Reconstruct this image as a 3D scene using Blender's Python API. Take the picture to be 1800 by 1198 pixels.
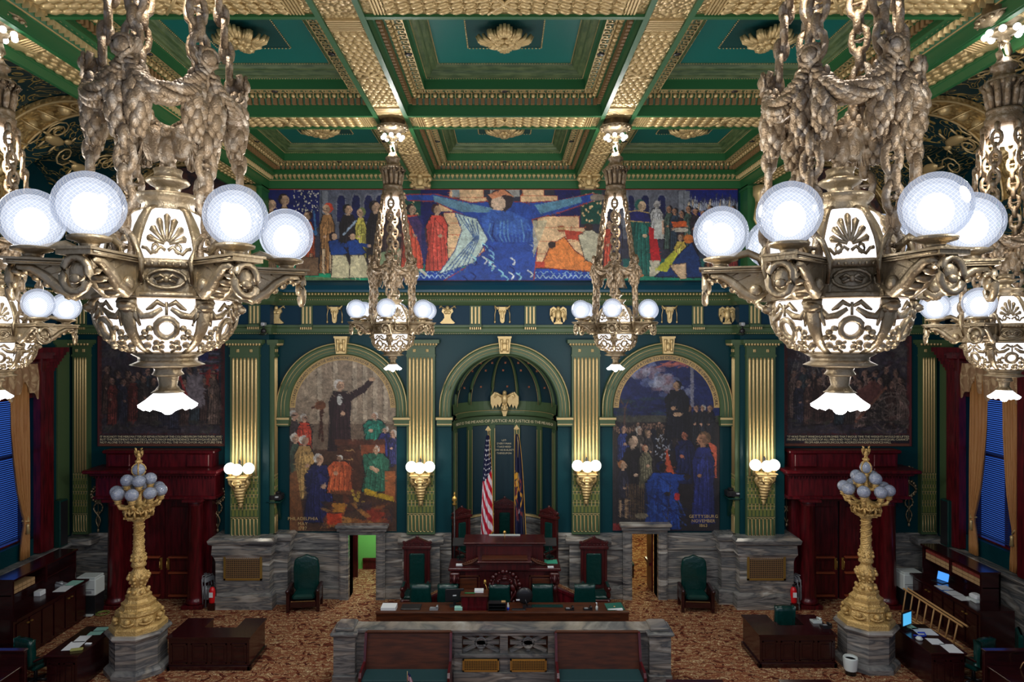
import bpy, math, random
import numpy as np
from mathutils import Matrix, Vector
PI = math.pi; TAU = 2*PI; R = math.radians
rnd = random.Random(7)
S = bpy.context.scene; C = S.collection
for o in list(bpy.data.objects): bpy.data.objects.remove(o)
# ---------- camera ----------
CAMZ = 8.63; FPX = 1200.0; CX = 887.0; CY = 600.0
cam = bpy.data.cameras.new('camera'); cam.sensor_width = 36; cam.lens = 24
cam.shift_x = (900-CX)/1800; cam.shift_y = (CY-599)/1800
cam.clip_start = .1; cam.clip_end = 200
co = bpy.data.objects.new('camera', cam); C.objects.link(co)
co.location = (0, 0, CAMZ); co.rotation_euler = (PI/2, 0, 0); S.camera = co
# ---------- world, exposure ----------
W = bpy.data.worlds.new('world'); S.world = W; W.use_nodes = True
W.node_tree.nodes['Background'].inputs[0].default_value = (.62, .72, 1, 1)
W.node_tree.nodes['Background'].inputs[1].default_value = .50
S.view_settings.view_transform = 'Standard'; S.view_settings.look = 'None'
S.view_settings.exposure = 0.0; S.view_settings.gamma = 1; S.view_settings.use_curve_mapping = False
S.cycles.use_denoising = True; S.cycles.max_bounces = 6; S.cycles.diffuse_bounces = 3
S.cycles.glossy_bounces = 3; S.cycles.transparent_max_bounces = 12; S.cycles.sample_clamp_indirect = 4
S.cycles.caustics_reflective = False; S.cycles.caustics_refractive = False
# lamp powers (watts)
P_UP, P_DOWN, P_HUB, P_SCONCE, P_ROOM = 120, 280, 125, 34, 60

def px(p, y): return (p-CX)/FPX*y
def pz(p, y): return CAMZ+(CY-p)/FPX*y
def lin(c):
    return tuple((x/12.92 if x <= .04045 else ((x+.055)/1.055)**2.4) for x in c)
def rgb(r, g, b): return lin((r/255, g/255, b/255))

# ---------- materials ----------
MATS = {}
def nodes(m): m.use_nodes = True; return m.node_tree.nodes, m.node_tree.links
def mat(name, col, rough=.5, metal=0, emit=0, ecol=None, bump=None, var=None, spec=None, coat=0, stretch=(1, 1, 1)):
    m = bpy.data.materials.new(name); MATS[name] = m
    n, l = nodes(m); b = n['Principled BSDF']
    b.inputs['Base Color'].default_value = (*col, 1); b.inputs['Roughness'].default_value = rough
    b.inputs['Metallic'].default_value = metal
    if spec is not None: b.inputs['Specular IOR Level'].default_value = spec
    if coat: b.inputs['Coat Weight'].default_value = coat; b.inputs['Coat Roughness'].default_value = .12
    if emit:
        b.inputs['Emission Color'].default_value = (*(ecol or col), 1); b.inputs['Emission Strength'].default_value = emit
    if bump or var:
        tc = n.new('ShaderNodeTexCoord'); mp = n.new('ShaderNodeMapping'); mp.inputs['Scale'].default_value = stretch
        l.new(tc.outputs['Object'], mp.inputs[0])
    if var:      # (scale, second colour, low, high)
        t = n.new('ShaderNodeTexNoise'); t.inputs['Scale'].default_value = var[0]; t.inputs['Detail'].default_value = 6
        t.inputs['Distortion'].default_value = var[4] if len(var) > 4 else 0
        l.new(mp.outputs[0], t.inputs['Vector'])
        r = n.new('ShaderNodeValToRGB'); r.color_ramp.elements[0].position = var[2]; r.color_ramp.elements[1].position = var[3]
        r.color_ramp.elements[0].color = (*col, 1); r.color_ramp.elements[1].color = (*var[1], 1)
        l.new(t.outputs['Fac'], r.inputs[0]); l.new(r.outputs[0], b.inputs['Base Color'])
    if bump:     # (kind, scale, distance)
        if bump[0] == 'v':
            t = n.new('ShaderNodeTexVoronoi'); t.inputs['Scale'].default_value = bump[1]; out = t.outputs['Distance']
        else:
            t = n.new('ShaderNodeTexNoise'); t.inputs['Scale'].default_value = bump[1]; t.inputs['Detail'].default_value = 4; out = t.outputs['Fac']
        l.new(mp.outputs[0], t.inputs['Vector'])
        bp = n.new('ShaderNodeBump'); bp.inputs['Distance'].default_value = bump[2]; bp.invert = bump[0] == 'v'
        l.new(out, bp.inputs['Height']); l.new(bp.outputs[0], b.inputs['Normal'])
    return m
GOLD = mat('gold_leaf', (.60, .44, .20), .40, .5, bump=('n', 14, .006))
GOLDB = mat('gilded_relief', (.62, .44, .18), .36, .7, bump=('v', 9, .035), var=(6, (.30, .19, .07), .45, .7))
GOLDS = mat('gilded_scale_relief', (.56, .41, .19), .38, .7, bump=('v', 13, .04))
BRONZE = mat('dusty_bronze', (.30, .22, .12), .40, .7, bump=('n', 40, .006), var=(9, (.48, .38, .25), .4, .8))
CHAINM = mat('dusty_chain_bronze', (.23, .155, .085), .48, .55, bump=('n', 60, .01), var=(14, (.50, .42, .32), .48, .8))
TORCH = mat('matt_gilt', (.66, .44, .16), .5, .4, bump=('v', 26, .012), var=(7, (.40, .24, .07), .5, .8))
PALEG = mat('pale_gilt', (.80, .70, .45), .45, .2)
GREEN = mat('green_paint', rgb(38, 94, 50), .42)
GREENL = mat('light_green_paint', rgb(84, 130, 92), .4)
OLIVE = mat('olive_green_paint', rgb(64, 86, 54), .5)
OLIVES = mat('striped_olive_paint', rgb(92, 108, 66), .5, var=(3, rgb(60, 82, 46), .4, .6), stretch=(1, 1, 9))
TEAL = mat('teal_panel_paint', rgb(0, 96, 88), .45)
TEALD = mat('dark_teal_panel_paint', rgb(4, 62, 60), .45)
WALLM = mat('deep_teal_wall_paint', rgb(0, 50, 57), .45, bump=('n', 12, .003), spec=.22)
BLUEB = mat('blue_teal_band', rgb(12, 66, 84), .45)
FRIEZE = mat('dark_blue_frieze_paint', rgb(2, 44, 64), .5, spec=.2)
MAHOG = mat('mahogany', rgb(92, 16, 24), .3, var=(3, rgb(46, 6, 11), .35, .7), stretch=(5, 5, .6), coat=.12)
MAHOD = mat('dark_mahogany', rgb(48, 12, 14), .24, var=(3, rgb(28, 6, 9), .35, .7), stretch=(.8, 6, 6), coat=.4)
WOOD = mat('warm_walnut', rgb(84, 40, 17), .5, var=(3, rgb(52, 23, 10), .35, .7), stretch=(.7, 5, 5), spec=.3)
RAILW = mat('highlit_orange_wood', rgb(150, 72, 42), .4)  # door rails coloured lighter, as if catching light from above
COPPER = mat('dull_copper', rgb(150, 84, 50), .5, .3)
REDW = mat('carved_red_wood', rgb(74, 20, 20), .32, var=(3, rgb(44, 10, 12), .35, .7), stretch=(5, 5, .6), coat=.15)
LEATH = mat('green_leather', rgb(6, 50, 46), .26, bump=('n', 8, .012))
CUSH = mat('green_cushion_cloth', rgb(2, 52, 56), .7, bump=('n', 80, .003))
BLACK = mat('black_plastic', (.012, .012, .014), .35)
WHITE = mat('white_paper', (.75, .78, .8), .7)
OFFW = mat('off_white_plastic', (.62, .68, .66), .45)
MINT = mat('pale_green_paper', rgb(150, 205, 190), .7)
GREY = mat('grey_metal', (.34, .36, .38), .4, .3)
REDP = mat('red_enamel', rgb(200, 22, 30), .3)
BRASS = mat('brass', rgb(210, 170, 90), .3, .8)
CURT = mat('gold_curtain_cloth', rgb(168, 118, 66), .62, bump=('n', 10, .02), var=(2, rgb(150, 96, 44), .35, .8), stretch=(3, 3, .4))
LADD = mat('pale_ladder_wood', rgb(190, 148, 96), .5)
LIME = mat('lime_green_paint', rgb(120, 200, 100), .6)
NAVY = mat('navy_cloth', rgb(14, 18, 52), .6)
GLASSW = mat('lit_frosted_glass', (.9, .9, .92), .3, emit=1.5, ecol=(1, .97, 1))
CORE = mat('lamp_core', (.9, .9, .95), .3, emit=3.2, ecol=(.93, .95, 1))
SHADE = mat('lit_tulip_shade', (1, 1, 1), .3, emit=3.5, ecol=(1, .98, 1))
SCON = mat('lit_sconce_globe', (1, 1, .95), .3, emit=3.0, ecol=(1, .97, .86))
SCREEN = mat('lit_screen', (.02, .1, .4), .3, emit=1.0, ecol=(.08, .35, 1))

def special():
    # cut glass globe: thin shell with a diamond cut pattern, partly see-through
    m = bpy.data.materials.new('cut_glass_globe'); n, l = nodes(m); n.clear()
    out = n.new('ShaderNodeOutputMaterial'); tc = n.new('ShaderNodeTexCoord')
    at = n.new('ShaderNodeAttribute'); at.attribute_name = 'gu'
    sp = n.new('ShaderNodeSeparateXYZ'); l.new(at.outputs['Vector'], sp.inputs[0])
    def mth(op, a, b=None):
        q = n.new('ShaderNodeMath'); q.operation = op
        for i, x in enumerate((a, b)):
            if x is None: continue
            if isinstance(x, (int, float)): q.inputs[i].default_value = x
            else: l.new(x, q.inputs[i])
        return q.outputs[0]
    u = mth('MULTIPLY', sp.outputs[0], 38.0); v = mth('MULTIPLY', sp.outputs[1], 20.0)
    def saw(x): return mth('ABSOLUTE', mth('SUBTRACT', mth('FRACT', x), .5))
    s1 = saw(mth('ADD', u, v)); s2 = saw(mth('SUBTRACT', u, v))
    mx = mth('MAXIMUM', s1, s2); k = mth('GREATER_THAN', mx, .41)
    e = n.new('ShaderNodeEmission'); e.inputs[1].default_value = .95
    mixc = n.new('ShaderNodeMix'); mixc.data_type = 'RGBA'; l.new(k, mixc.inputs[0])
    mixc.inputs[6].default_value = (.36, .43, .62, 1); mixc.inputs[7].default_value = (1, 1, 1, 1)
    l.new(mixc.outputs[2], e.inputs[0])
    tr = n.new('ShaderNodeBsdfTransparent'); tr.inputs[0].default_value = (.9, .94, 1, 1)
    gl = n.new('ShaderNodeBsdfGlossy'); gl.inputs['Roughness'].default_value = .1
    mixs = n.new('ShaderNodeMixShader'); l.new(mth('MULTIPLY_ADD', k, -.25), mixs.inputs[0])
    mixs.inputs[0].default_value = .5
    for q in list(mixs.inputs[0].links): l.remove(q)
    l.new(tr.outputs[0], mixs.inputs[1]); l.new(e.outputs[0], mixs.inputs[2])
    ad = n.new('ShaderNodeMixShader'); ad.inputs[0].default_value = .06
    l.new(mixs.outputs[0], ad.inputs[1]); l.new(gl.outputs[0], ad.inputs[2]); l.new(ad.outputs[0], out.inputs[0])
    # added glow shells inside the globe: milky, half see-through, fading the bulb's glow outward
    fr = bpy.data.materials.new('added_glow_shell'); n, l = nodes(fr); n.clear(); out = n.new('ShaderNodeOutputMaterial')
    e = n.new('ShaderNodeEmission'); e.inputs[0].default_value = (.9, .93, 1, 1); e.inputs[1].default_value = 1.7; tr = n.new('ShaderNodeBsdfTransparent')
    mx = n.new('ShaderNodeMixShader'); mx.inputs[0].default_value = .34; l.new(tr.outputs[0], mx.inputs[1]); l.new(e.outputs[0], mx.inputs[2]); l.new(mx.outputs[0], out.inputs[0]); MATS['liner'] = fr
    # unlit globe of the standing lamps
    g = mat('unlit_glass_globe', (.42, .48, .62), .12, 0, bump=('v', 30, .01), var=(18, (.75, .78, .85), .5, .7))
    g.node_tree.nodes['Principled BSDF'].inputs['Transmission Weight'].default_value = .35
    # marble with level veins
    mm = bpy.data.materials.new('grey_veined_marble'); n, l = nodes(mm); b = n['Principled BSDF']
    tc = n.new('ShaderNodeTexCoord'); mp = n.new('ShaderNodeMapping'); mp.inputs['Scale'].default_value = (.6, .6, 4.6)
    l.new(tc.outputs['Object'], mp.inputs[0])
    t = n.new('ShaderNodeTexNoise'); t.inputs['Scale'].default_value = 1.1; t.inputs['Detail'].default_value = 9; t.inputs['Distortion'].default_value = .9
    l.new(mp.outputs[0], t.inputs['Vector'])
    r = n.new('ShaderNodeValToRGB'); e = r.color_ramp.elements
    e[0].position = .3; e[0].color = (*rgb(58, 60, 64), 1); e[1].position = .70; e[1].color = (*rgb(186, 184, 176), 1)
    q = e.new(.42); q.color = (*rgb(132, 130, 126), 1); q = e.new(.5); q.color = (*rgb(84, 86, 88), 1); q = e.new(.58); q.color = (*rgb(140, 132, 122), 1)
    l.new(t.outputs['Fac'], r.inputs[0]); l.new(r.outputs[0], b.inputs['Base Color']); b.inputs['Roughness'].default_value = .22
    # carpet: red brown ground with cream and brown scroll work
    cm = bpy.data.materials.new('patterned_carpet'); n, l = nodes(cm); b = n['Principled BSDF']
    tc = n.new('ShaderNodeTexCoord')
    ns = n.new('ShaderNodeTexNoise'); ns.inputs['Scale'].default_value = 2.1; ns.inputs['Detail'].default_value = 2.6; ns.inputs['Distortion'].default_value = 3.4
    l.new(tc.outputs['Object'], ns.inputs['Vector'])
    v = n.new('ShaderNodeTexWave'); v.wave_type = 'RINGS'; v.inputs['Scale'].default_value = 1.6; v.inputs['Distortion'].default_value = 9; v.inputs['Detail'].default_value = 3; v.inputs['Detail Scale'].default_value = 2.2
    l.new(tc.outputs['Object'], v.inputs['Vector'])
    r = n.new('ShaderNodeValToRGB'); r.color_ramp.interpolation = 'CONSTANT'; e = r.color_ramp.elements
    e[0].position = 0; e[0].color = (*rgb(70, 32, 24), 1); e[1].position = .40; e[1].color = (*rgb(96, 48, 36), 1)
    for p, c in ((.44, (190, 160, 118)), (.485, (112, 62, 46)), (.52, (160, 116, 80)), (.56, (92, 48, 36)), (.585, (206, 184, 142)), (.63, (128, 84, 58))):
        q = e.new(p); q.color = (*rgb(*c), 1)
    l.new(ns.outputs['Fac'], r.inputs[0])
    r2 = n.new('ShaderNodeValToRGB'); e = r2.color_ramp.elements; e[0].position = .55; e[0].color = (0, 0, 0, 1); e[1].position = .6; e[1].color = (.7, .7, .7, 1)
    l.new(v.outputs['Fac'], r2.inputs[0])
    mx = n.new('ShaderNodeMix'); mx.data_type = 'RGBA'; l.new(r2.outputs[0], mx.inputs[0]); l.new(r.outputs[0], mx.inputs[6]); mx.inputs[7].default_value = (*rgb(120, 60, 40), 1)
    l.new(mx.outputs[2], b.inputs['Base Color']); b.inputs['Roughness'].default_value = .9; b.inputs['Specular IOR Level'].default_value = .1
    # vault: dark teal with gold arabesques
    vm = bpy.data.materials.new('gold_arabesque_on_teal'); n, l = nodes(vm); b = n['Principled BSDF']
    tc = n.new('ShaderNodeTexCoord')
    ns = n.new('ShaderNodeTexNoise'); ns.inputs['Scale'].default_value = 1.0; ns.inputs['Detail'].default_value = 1.5; ns.inputs['Distortion'].default_value = 3.4
    l.new(tc.outputs['Object'], ns.inputs['Vector'])
    r = n.new('ShaderNodeValToRGB'); e = r.color_ramp.elements; e[0].position = .462; e[0].color = (0, 0, 0, 1); e[1].position = .47; e[1].color = (1, 1, 1, 1)
    for p, c in ((.502, 1), (.51, 0), (.60, 0), (.606, 1), (.622, 1), (.63, 0)):
        q = e.new(p); q.color = (c, c, c, 1)
    l.new(ns.outputs['Fac'], r.inputs[0])
    mx = n.new('ShaderNodeMix'); mx.data_type = 'RGBA'; l.new(r.outputs[0], mx.inputs[0])
    mx.inputs[6].default_value = (*rgb(4, 44, 48), 1); mx.inputs[7].default_value = (.6, .43, .13, 1)
    l.new(mx.outputs[2], b.inputs['Base Color']); mm2 = n.new('ShaderNodeMath'); mm2.operation = 'MULTIPLY'; mm2.inputs[1].default_value = .6
    l.new(r.outputs[0], mm2.inputs[0]); l.new(mm2.outputs[0], b.inputs['Metallic']); b.inputs['Roughness'].default_value = .4
    bp = n.new('ShaderNodeBump'); bp.inputs['Distance'].default_value = .03; l.new(r.outputs[0], bp.inputs['Height']); l.new(bp.outputs[0], b.inputs['Normal'])
    # painted colour attribute
    pm = bpy.data.materials.new('painted_canvas'); n, l = nodes(pm); b = n['Principled BSDF']
    at = n.new('ShaderNodeAttribute'); at.attribute_name = 'paint'
    l.new(at.outputs['Color'], b.inputs['Base Color']); b.inputs['Roughness'].default_value = .62
    # lit stained glass
    sm = bpy.data.materials.new('lit_stained_glass'); n, l = nodes(sm); b = n['Principled BSDF']
    tc = n.new('ShaderNodeTexCoord'); v = n.new('ShaderNodeTexVoronoi'); v.inputs['Scale'].default_value = 2.6; l.new(tc.outputs['Object'], v.inputs['Vector'])
    r = n.new('ShaderNodeValToRGB'); r.color_ramp.interpolation = 'CONSTANT'; e = r.color_ramp.elements
    e[0].position = 0; e[0].color = (.0, .02, .25, 1); e[1].position = .45; e[1].color = (0, .3, .22, 1)
    q = e.new(.62); q.color = (.02, .12, .5, 1); q = e.new(.8); q.color = (.1, .5, .1, 1)
    l.new(v.outputs['Color'], r.inputs[0]); l.new(r.outputs[0], b.inputs['Base Color']); l.new(r.outputs[0], b.inputs['Emission Color']); b.inputs['Emission Strength'].default_value = .7
    bl = bpy.data.materials.new('daylit_blue_window'); n, l = nodes(bl); b = n['Principled BSDF']
    b.inputs['Base Color'].default_value = (.05, .1, .3, 1); b.inputs['Emission Color'].default_value = (.06, .2, .9, 1); b.inputs['Emission Strength'].default_value = .5
    return m, g, mm, cm, vm, pm, sm, bl
GLOBE, UNLIT, MARBLE, CARPET, VAULT, PAINT, STAIN, DAYBLUE = special()

# ---------- mesh builder ----------
class MB:
    def __init__(s): s.v = []; s.f = []; s.sm = []; s.M = Matrix()
    def add(s, vs, fs, smooth=False):
        o = len(s.v); M = s.M
        s.v += [tuple(M @ Vector(p)) for p in vs]
        s.f += [tuple(o+i for i in f) for f in fs]; s.sm += [smooth]*len(fs); return s
    def box(s, x0, x1, y0, y1, z0, z1, b=0):
        if b:    # chamfered box
            b = min(b, abs(x1-x0)/3, abs(y1-y0)/3, abs(z1-z0)/3)
            vs = []
            for z, i in ((z0, b), (z0+b, 0), (z1-b, 0), (z1, b)):
                X0, X1, Y0, Y1 = x0+i, x1-i, y0+i, y1-i; c = b
                vs += [(X0+c, Y0, z), (X1-c, Y0, z), (X1, Y0+c, z), (X1, Y1-c, z), (X1-c, Y1, z), (X0+c, Y1, z), (X0, Y1-c, z), (X0, Y0+c, z)]
            fs = [tuple(range(7, -1, -1)), tuple(range(24, 32))]
            for r in range(3):
                for i in range(8): j = (i+1) % 8; fs.append((r*8+i, r*8+j, r*8+8+j, r*8+8+i))
            return s.add(vs, fs)
        return s.add([(x0, y0, z0), (x1, y0, z0), (x1, y1, z0), (x0, y1, z0), (x0, y0, z1), (x1, y0, z1), (x1, y1, z1), (x0, y1, z1)],
                     [(3, 2, 1, 0), (4, 5, 6, 7), (0, 1, 5, 4), (1, 2, 6, 5), (2, 3, 7, 6), (3, 0, 4, 7)])
    def lathe(s, prof, n=16, c=(0, 0, 0), smooth=True, a0=0, scal=None, cap=True):
        vs = []; fs = []; m = len(prof)
        for i in range(n):
            a = a0+TAU*i/n
            for (r, z) in prof:
                k = 1+(scal[0]*math.cos(scal[1]*a) if scal else 0)
                vs.append((c[0]+r*k*math.cos(a), c[1]+r*k*math.sin(a), c[2]+z))
        for i in range(n):
            j = (i+1) % n
            for k in range(m-1): fs.append((i*m+k, j*m+k, j*m+k+1, i*m+k+1))
        if cap:
            fs.append(tuple(i*m for i in range(n-1, -1, -1))); fs.append(tuple(i*m+m-1 for i in range(n)))
        return s.add(vs, fs, smooth)
    def cyl(s, c, r, h, n=12, r2=None): return s.lathe([(r, 0), (r if r2 is None else r2, h)], n, c)
    def sph(s, c, r, sc=(1, 1, 1), nu=12, nv=8, rot=None):
        vs = []; fs = []
        for j in range(1, nv):
            t = PI*j/nv
            for i in range(nu):
                a = TAU*i/nu; p = Vector((r*sc[0]*math.sin(t)*math.cos(a), r*sc[1]*math.sin(t)*math.sin(a), r*sc[2]*math.cos(t)))
                if rot is not None: p = rot @ p
                vs.append((c[0]+p.x, c[1]+p.y, c[2]+p.z))
        for e in (1, -1):
            p = Vector((0, 0, r*sc[2]*e))
            if rot is not None: p = rot @ p
            vs.append((c[0]+p.x, c[1]+p.y, c[2]+p.z))
        T = (nv-1)*nu
        for j in range(nv-2):
            for i in range(nu): k = (i+1) % nu; fs.append((j*nu+i, (j+1)*nu+i, (j+1)*nu+k, j*nu+k))
        for i in range(nu):
            k = (i+1) % nu; fs.append((T, i, k)); fs.append((T+1, (nv-2)*nu+k, (nv-2)*nu+i))
        return s.add(vs, fs, True)
    def tube(s, pts, r, n=6, closed=False, smooth=True, flat=1.0, up=(0, 0, 1)):
        P = [Vector(p) for p in pts]; m = len(P); vs = []; fs = []
        for i, p in enumerate(P):
            if closed: d = P[(i+1) % m]-P[i-1]
            else: d = P[min(i+1, m-1)]-P[max(i-1, 0)]
            d.normalize(); u = Vector(up)
            if abs(d.dot(u)) > .95: u = Vector((1, 0, 0)) if abs(d.x) < .9 else Vector((0, 1, 0))
            a = d.cross(u).normalized(); b = a.cross(d)
            rr = r[i] if isinstance(r, (list, tuple)) else r
            for k in range(n):
                t = TAU*k/n; q = p+a*(math.cos(t)*rr)+b*(math.sin(t)*rr*flat); vs.append(q[:])
        for i in range(m if closed else m-1):
            j = (i+1) % m
            for k in range(n): l = (k+1) % n; fs.append((i*n+k, i*n+l, j*n+l, j*n+k))
        if not closed: fs.append(tuple(range(n-1, -1, -1))); fs.append(tuple((m-1)*n+k for k in range(n)))
        return s.add(vs, fs, smooth)
    def prism(s, poly, d0, d1, plane='xz'):
        """outline in plane, thickness d0..d1 along the third axis"""
        f = {'xz': lambda a, b, d: (a, d, b), 'xy': lambda a, b, d: (a, b, d), 'yz': lambda a, b, d: (d, a, b)}[plane]
        n = len(poly); vs = [f(a, b, d0) for a, b in poly]+[f(a, b, d1) for a, b in poly]
        fs = [tuple(range(n)), tuple(range(2*n-1, n-1, -1))]+[(i, n+i, n+(i+1) % n, (i+1) % n) for i in range(n)]
        return s.add(vs, fs)
    def ring(s, w, l, prof, z=0, c=(0, 0)):
        """rectangular mitred moulding: profile points (inset, height)"""
        vs = []; fs = []
        for (i, h) in prof:
            a = w/2-i; b = l/2-i
            vs += [(c[0]-a, c[1]-b, z+h), (c[0]+a, c[1]-b, z+h), (c[0]+a, c[1]+b, z+h), (c[0]-a, c[1]+b, z+h)]
        for k in range(len(prof)-1):
            for i in range(4): j = (i+1) % 4; fs.append((k*4+i, k*4+j, k*4+4+j, k*4+4+i))
        return s.add(vs, fs)
    def run(s, path, prof):
        """moulding along a plan path (x, y) list; profile points (out, z), out towards the left-hand normal"""
        vs = []; fs = []; n = len(path); m = len(prof)
        for i, p in enumerate(path):
            p = Vector(p); a = (p-Vector(path[i-1])).normalized() if i else None
            b = (Vector(path[i+1])-p).normalized() if i < n-1 else None
            a = a or b; b = b or a
            na = Vector((-a.y, a.x)); nb = Vector((-b.y, b.x)); nn = (na+nb).normalized(); k = 1/max(.3, nn.dot(na))
            for (o, z) in prof: vs.append((p.x+nn.x*o*k, p.y+nn.y*o*k, z))
        for i in range(n-1):
            for k in range(m-1): fs.append((i*m+k, (i+1)*m+k, (i+1)*m+k+1, i*m+k+1))
        return s.add(vs, fs)
    def build(s, name, m, parent=None, **props):
        me = bpy.data.meshes.new(name); me.from_pydata(s.v, [], s.f)
        me.polygons.foreach_set('use_smooth', s.sm); me.materials.append(m); me.update()
        o = bpy.data.objects.new(name, me); C.objects.link(o)
        if parent is not None: o.parent = parent
        for k, v in props.items(): o[k] = v
        return o
def tag(o, label, cat, group=None):
    o['label'] = label; o['category'] = cat
    if group: o['group'] = group
    return o
def thing(name, label, cat, loc=(0, 0, 0), rz=0, group=None, sc=1):
    o = bpy.data.objects.new(name, None); C.objects.link(o); o.empty_display_size = .2
    o.location = loc; o.rotation_euler = (0, 0, rz); o.scale = (sc, sc, sc); return tag(o, label, cat, group)
def dup(src, loc=None, rz=None, label=None, sc=None, parent=None):
    c = src.copy(); C.objects.link(c)
    if parent is not None: c.parent = parent
    if loc is not None: c.location = loc
    if rz is not None: c.rotation_euler = (0, 0, rz)
    if sc is not None: c.scale = (sc, sc, sc)
    if label: c['label'] = label
    for ch in list(src.children): dup(ch, parent=c)
    return c
def struct(mb, name, m, parent=None):
    o = mb.build(name, m, parent)
    if parent is None: o['kind'] = 'structure'
    return o
def light(loc, w, col=(1, .95, .86), r=.12, parent=None, name='lamp_light'):
    d = bpy.data.lights.new(name, 'POINT'); d.energy = w; d.color = col; d.shadow_soft_size = r
    o = bpy.data.objects.new(name, d); C.objects.link(o); o.location = loc
    if parent is not None: o.parent = parent
    return o
def arc(c, r, a0, a1, n): return [(c[0]+r*math.cos(a0+(a1-a0)*i/n), c[1]+r*math.sin(a0+(a1-a0)*i/n)) for i in range(n+1)]

# ---------- lettering ----------
GLY = {}
def glyph(ch):
    if ch not in GLY:
        cu = bpy.data.curves.new('g', 'FONT'); cu.body = ch; cu.resolution_u = 2; cu.extrude = .03
        o = bpy.data.objects.new('g', cu); me = o.to_mesh()
        vs = [v.co.copy() for v in me.vertices]; fs = [tuple(p.vertices) for p in me.polygons]
        x0 = min([v.x for v in vs], default=0); x1 = max([v.x for v in vs], default=.3)
        GLY[ch] = ([(v.x-x0, v.y, v.z) for v in vs], fs, x1-x0); o.to_mesh_clear()
        bpy.data.objects.remove(o); bpy.data.curves.remove(cu)
    return GLY[ch]
def text(mb, s, size, place, gap=.1, width=None):
    """place(x) -> Matrix at distance x along the line (x=0 is the middle)"""
    adv = []
    for ch in s: adv.append(.28 if ch == ' ' else glyph(ch)[2])
    tot = sum(adv)+gap*(len(s)-1); k = size if width is None else size
    sx = size if width is None else width/tot
    x = -tot/2*sx; keep = mb.M.copy()
    for ch, a in zip(s, adv):
        if ch != ' ':
            g = glyph(ch); M = place(x+a*sx/2)
            mb.M = M @ Matrix.Diagonal((sx, size, size, 1)) @ Matrix.Translation((-a/2, 0, 0))
            mb.add(g[0], g[1])
        x += (a+gap)*sx
    mb.M = keep; return mb
STAND = Matrix.Rotation(PI/2, 4, 'X')      # letters upright, facing the camera side (-Y)
# ================= the room =================
YW = 23.0; XS = 14.55; mpp = YW/FPX
HB = 5.52+CAMZ           # underside of ceiling beams
HS = 5.14+CAMZ           # underside of the side beams
def Z(p, y=YW): return pz(p, y)
struct(MB().box(-18, 18, -1, 35, -.2, 0), 'floor', CARPET)
NX = 1.79; NC = Z(716)                    # niche half width and arch centre height
AX = 5.44; ZT = Z(587)                    # mural arch centre, bottom of entablature
# back wall with arched openings: built from column strips so the niche and doors are real holes
def wall_back():
    mb = MB(); T = .5
    holes = [(-5.22, -4.30, 0, Z(937)), (4.26, 5.14, 0, Z(937))]
    def solid(x0, x1, z0, z1): mb.box(x0, x1, YW, YW+T, z0, z1)
    top = HB+.6
    xs = [-XS-.5, -5.22, -4.30, -NX, NX, 4.26, 5.14, XS+.5]
    solid(xs[0], xs[1], 0, top); solid(xs[1], xs[2], Z(937), top); solid(xs[2], xs[3], 0, top)
    solid(xs[4], xs[5], 0, top); solid(xs[5], xs[6], Z(937), top); solid(xs[6], xs[7], 0, top)
    a = arc((0, NC), NX, PI, 0, 28)
    mb.prism([(-NX, top)]+a+[(NX, top)], YW, YW+T)
    return struct(mb, 'wall_back', WALLM)
wall_back()
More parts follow.
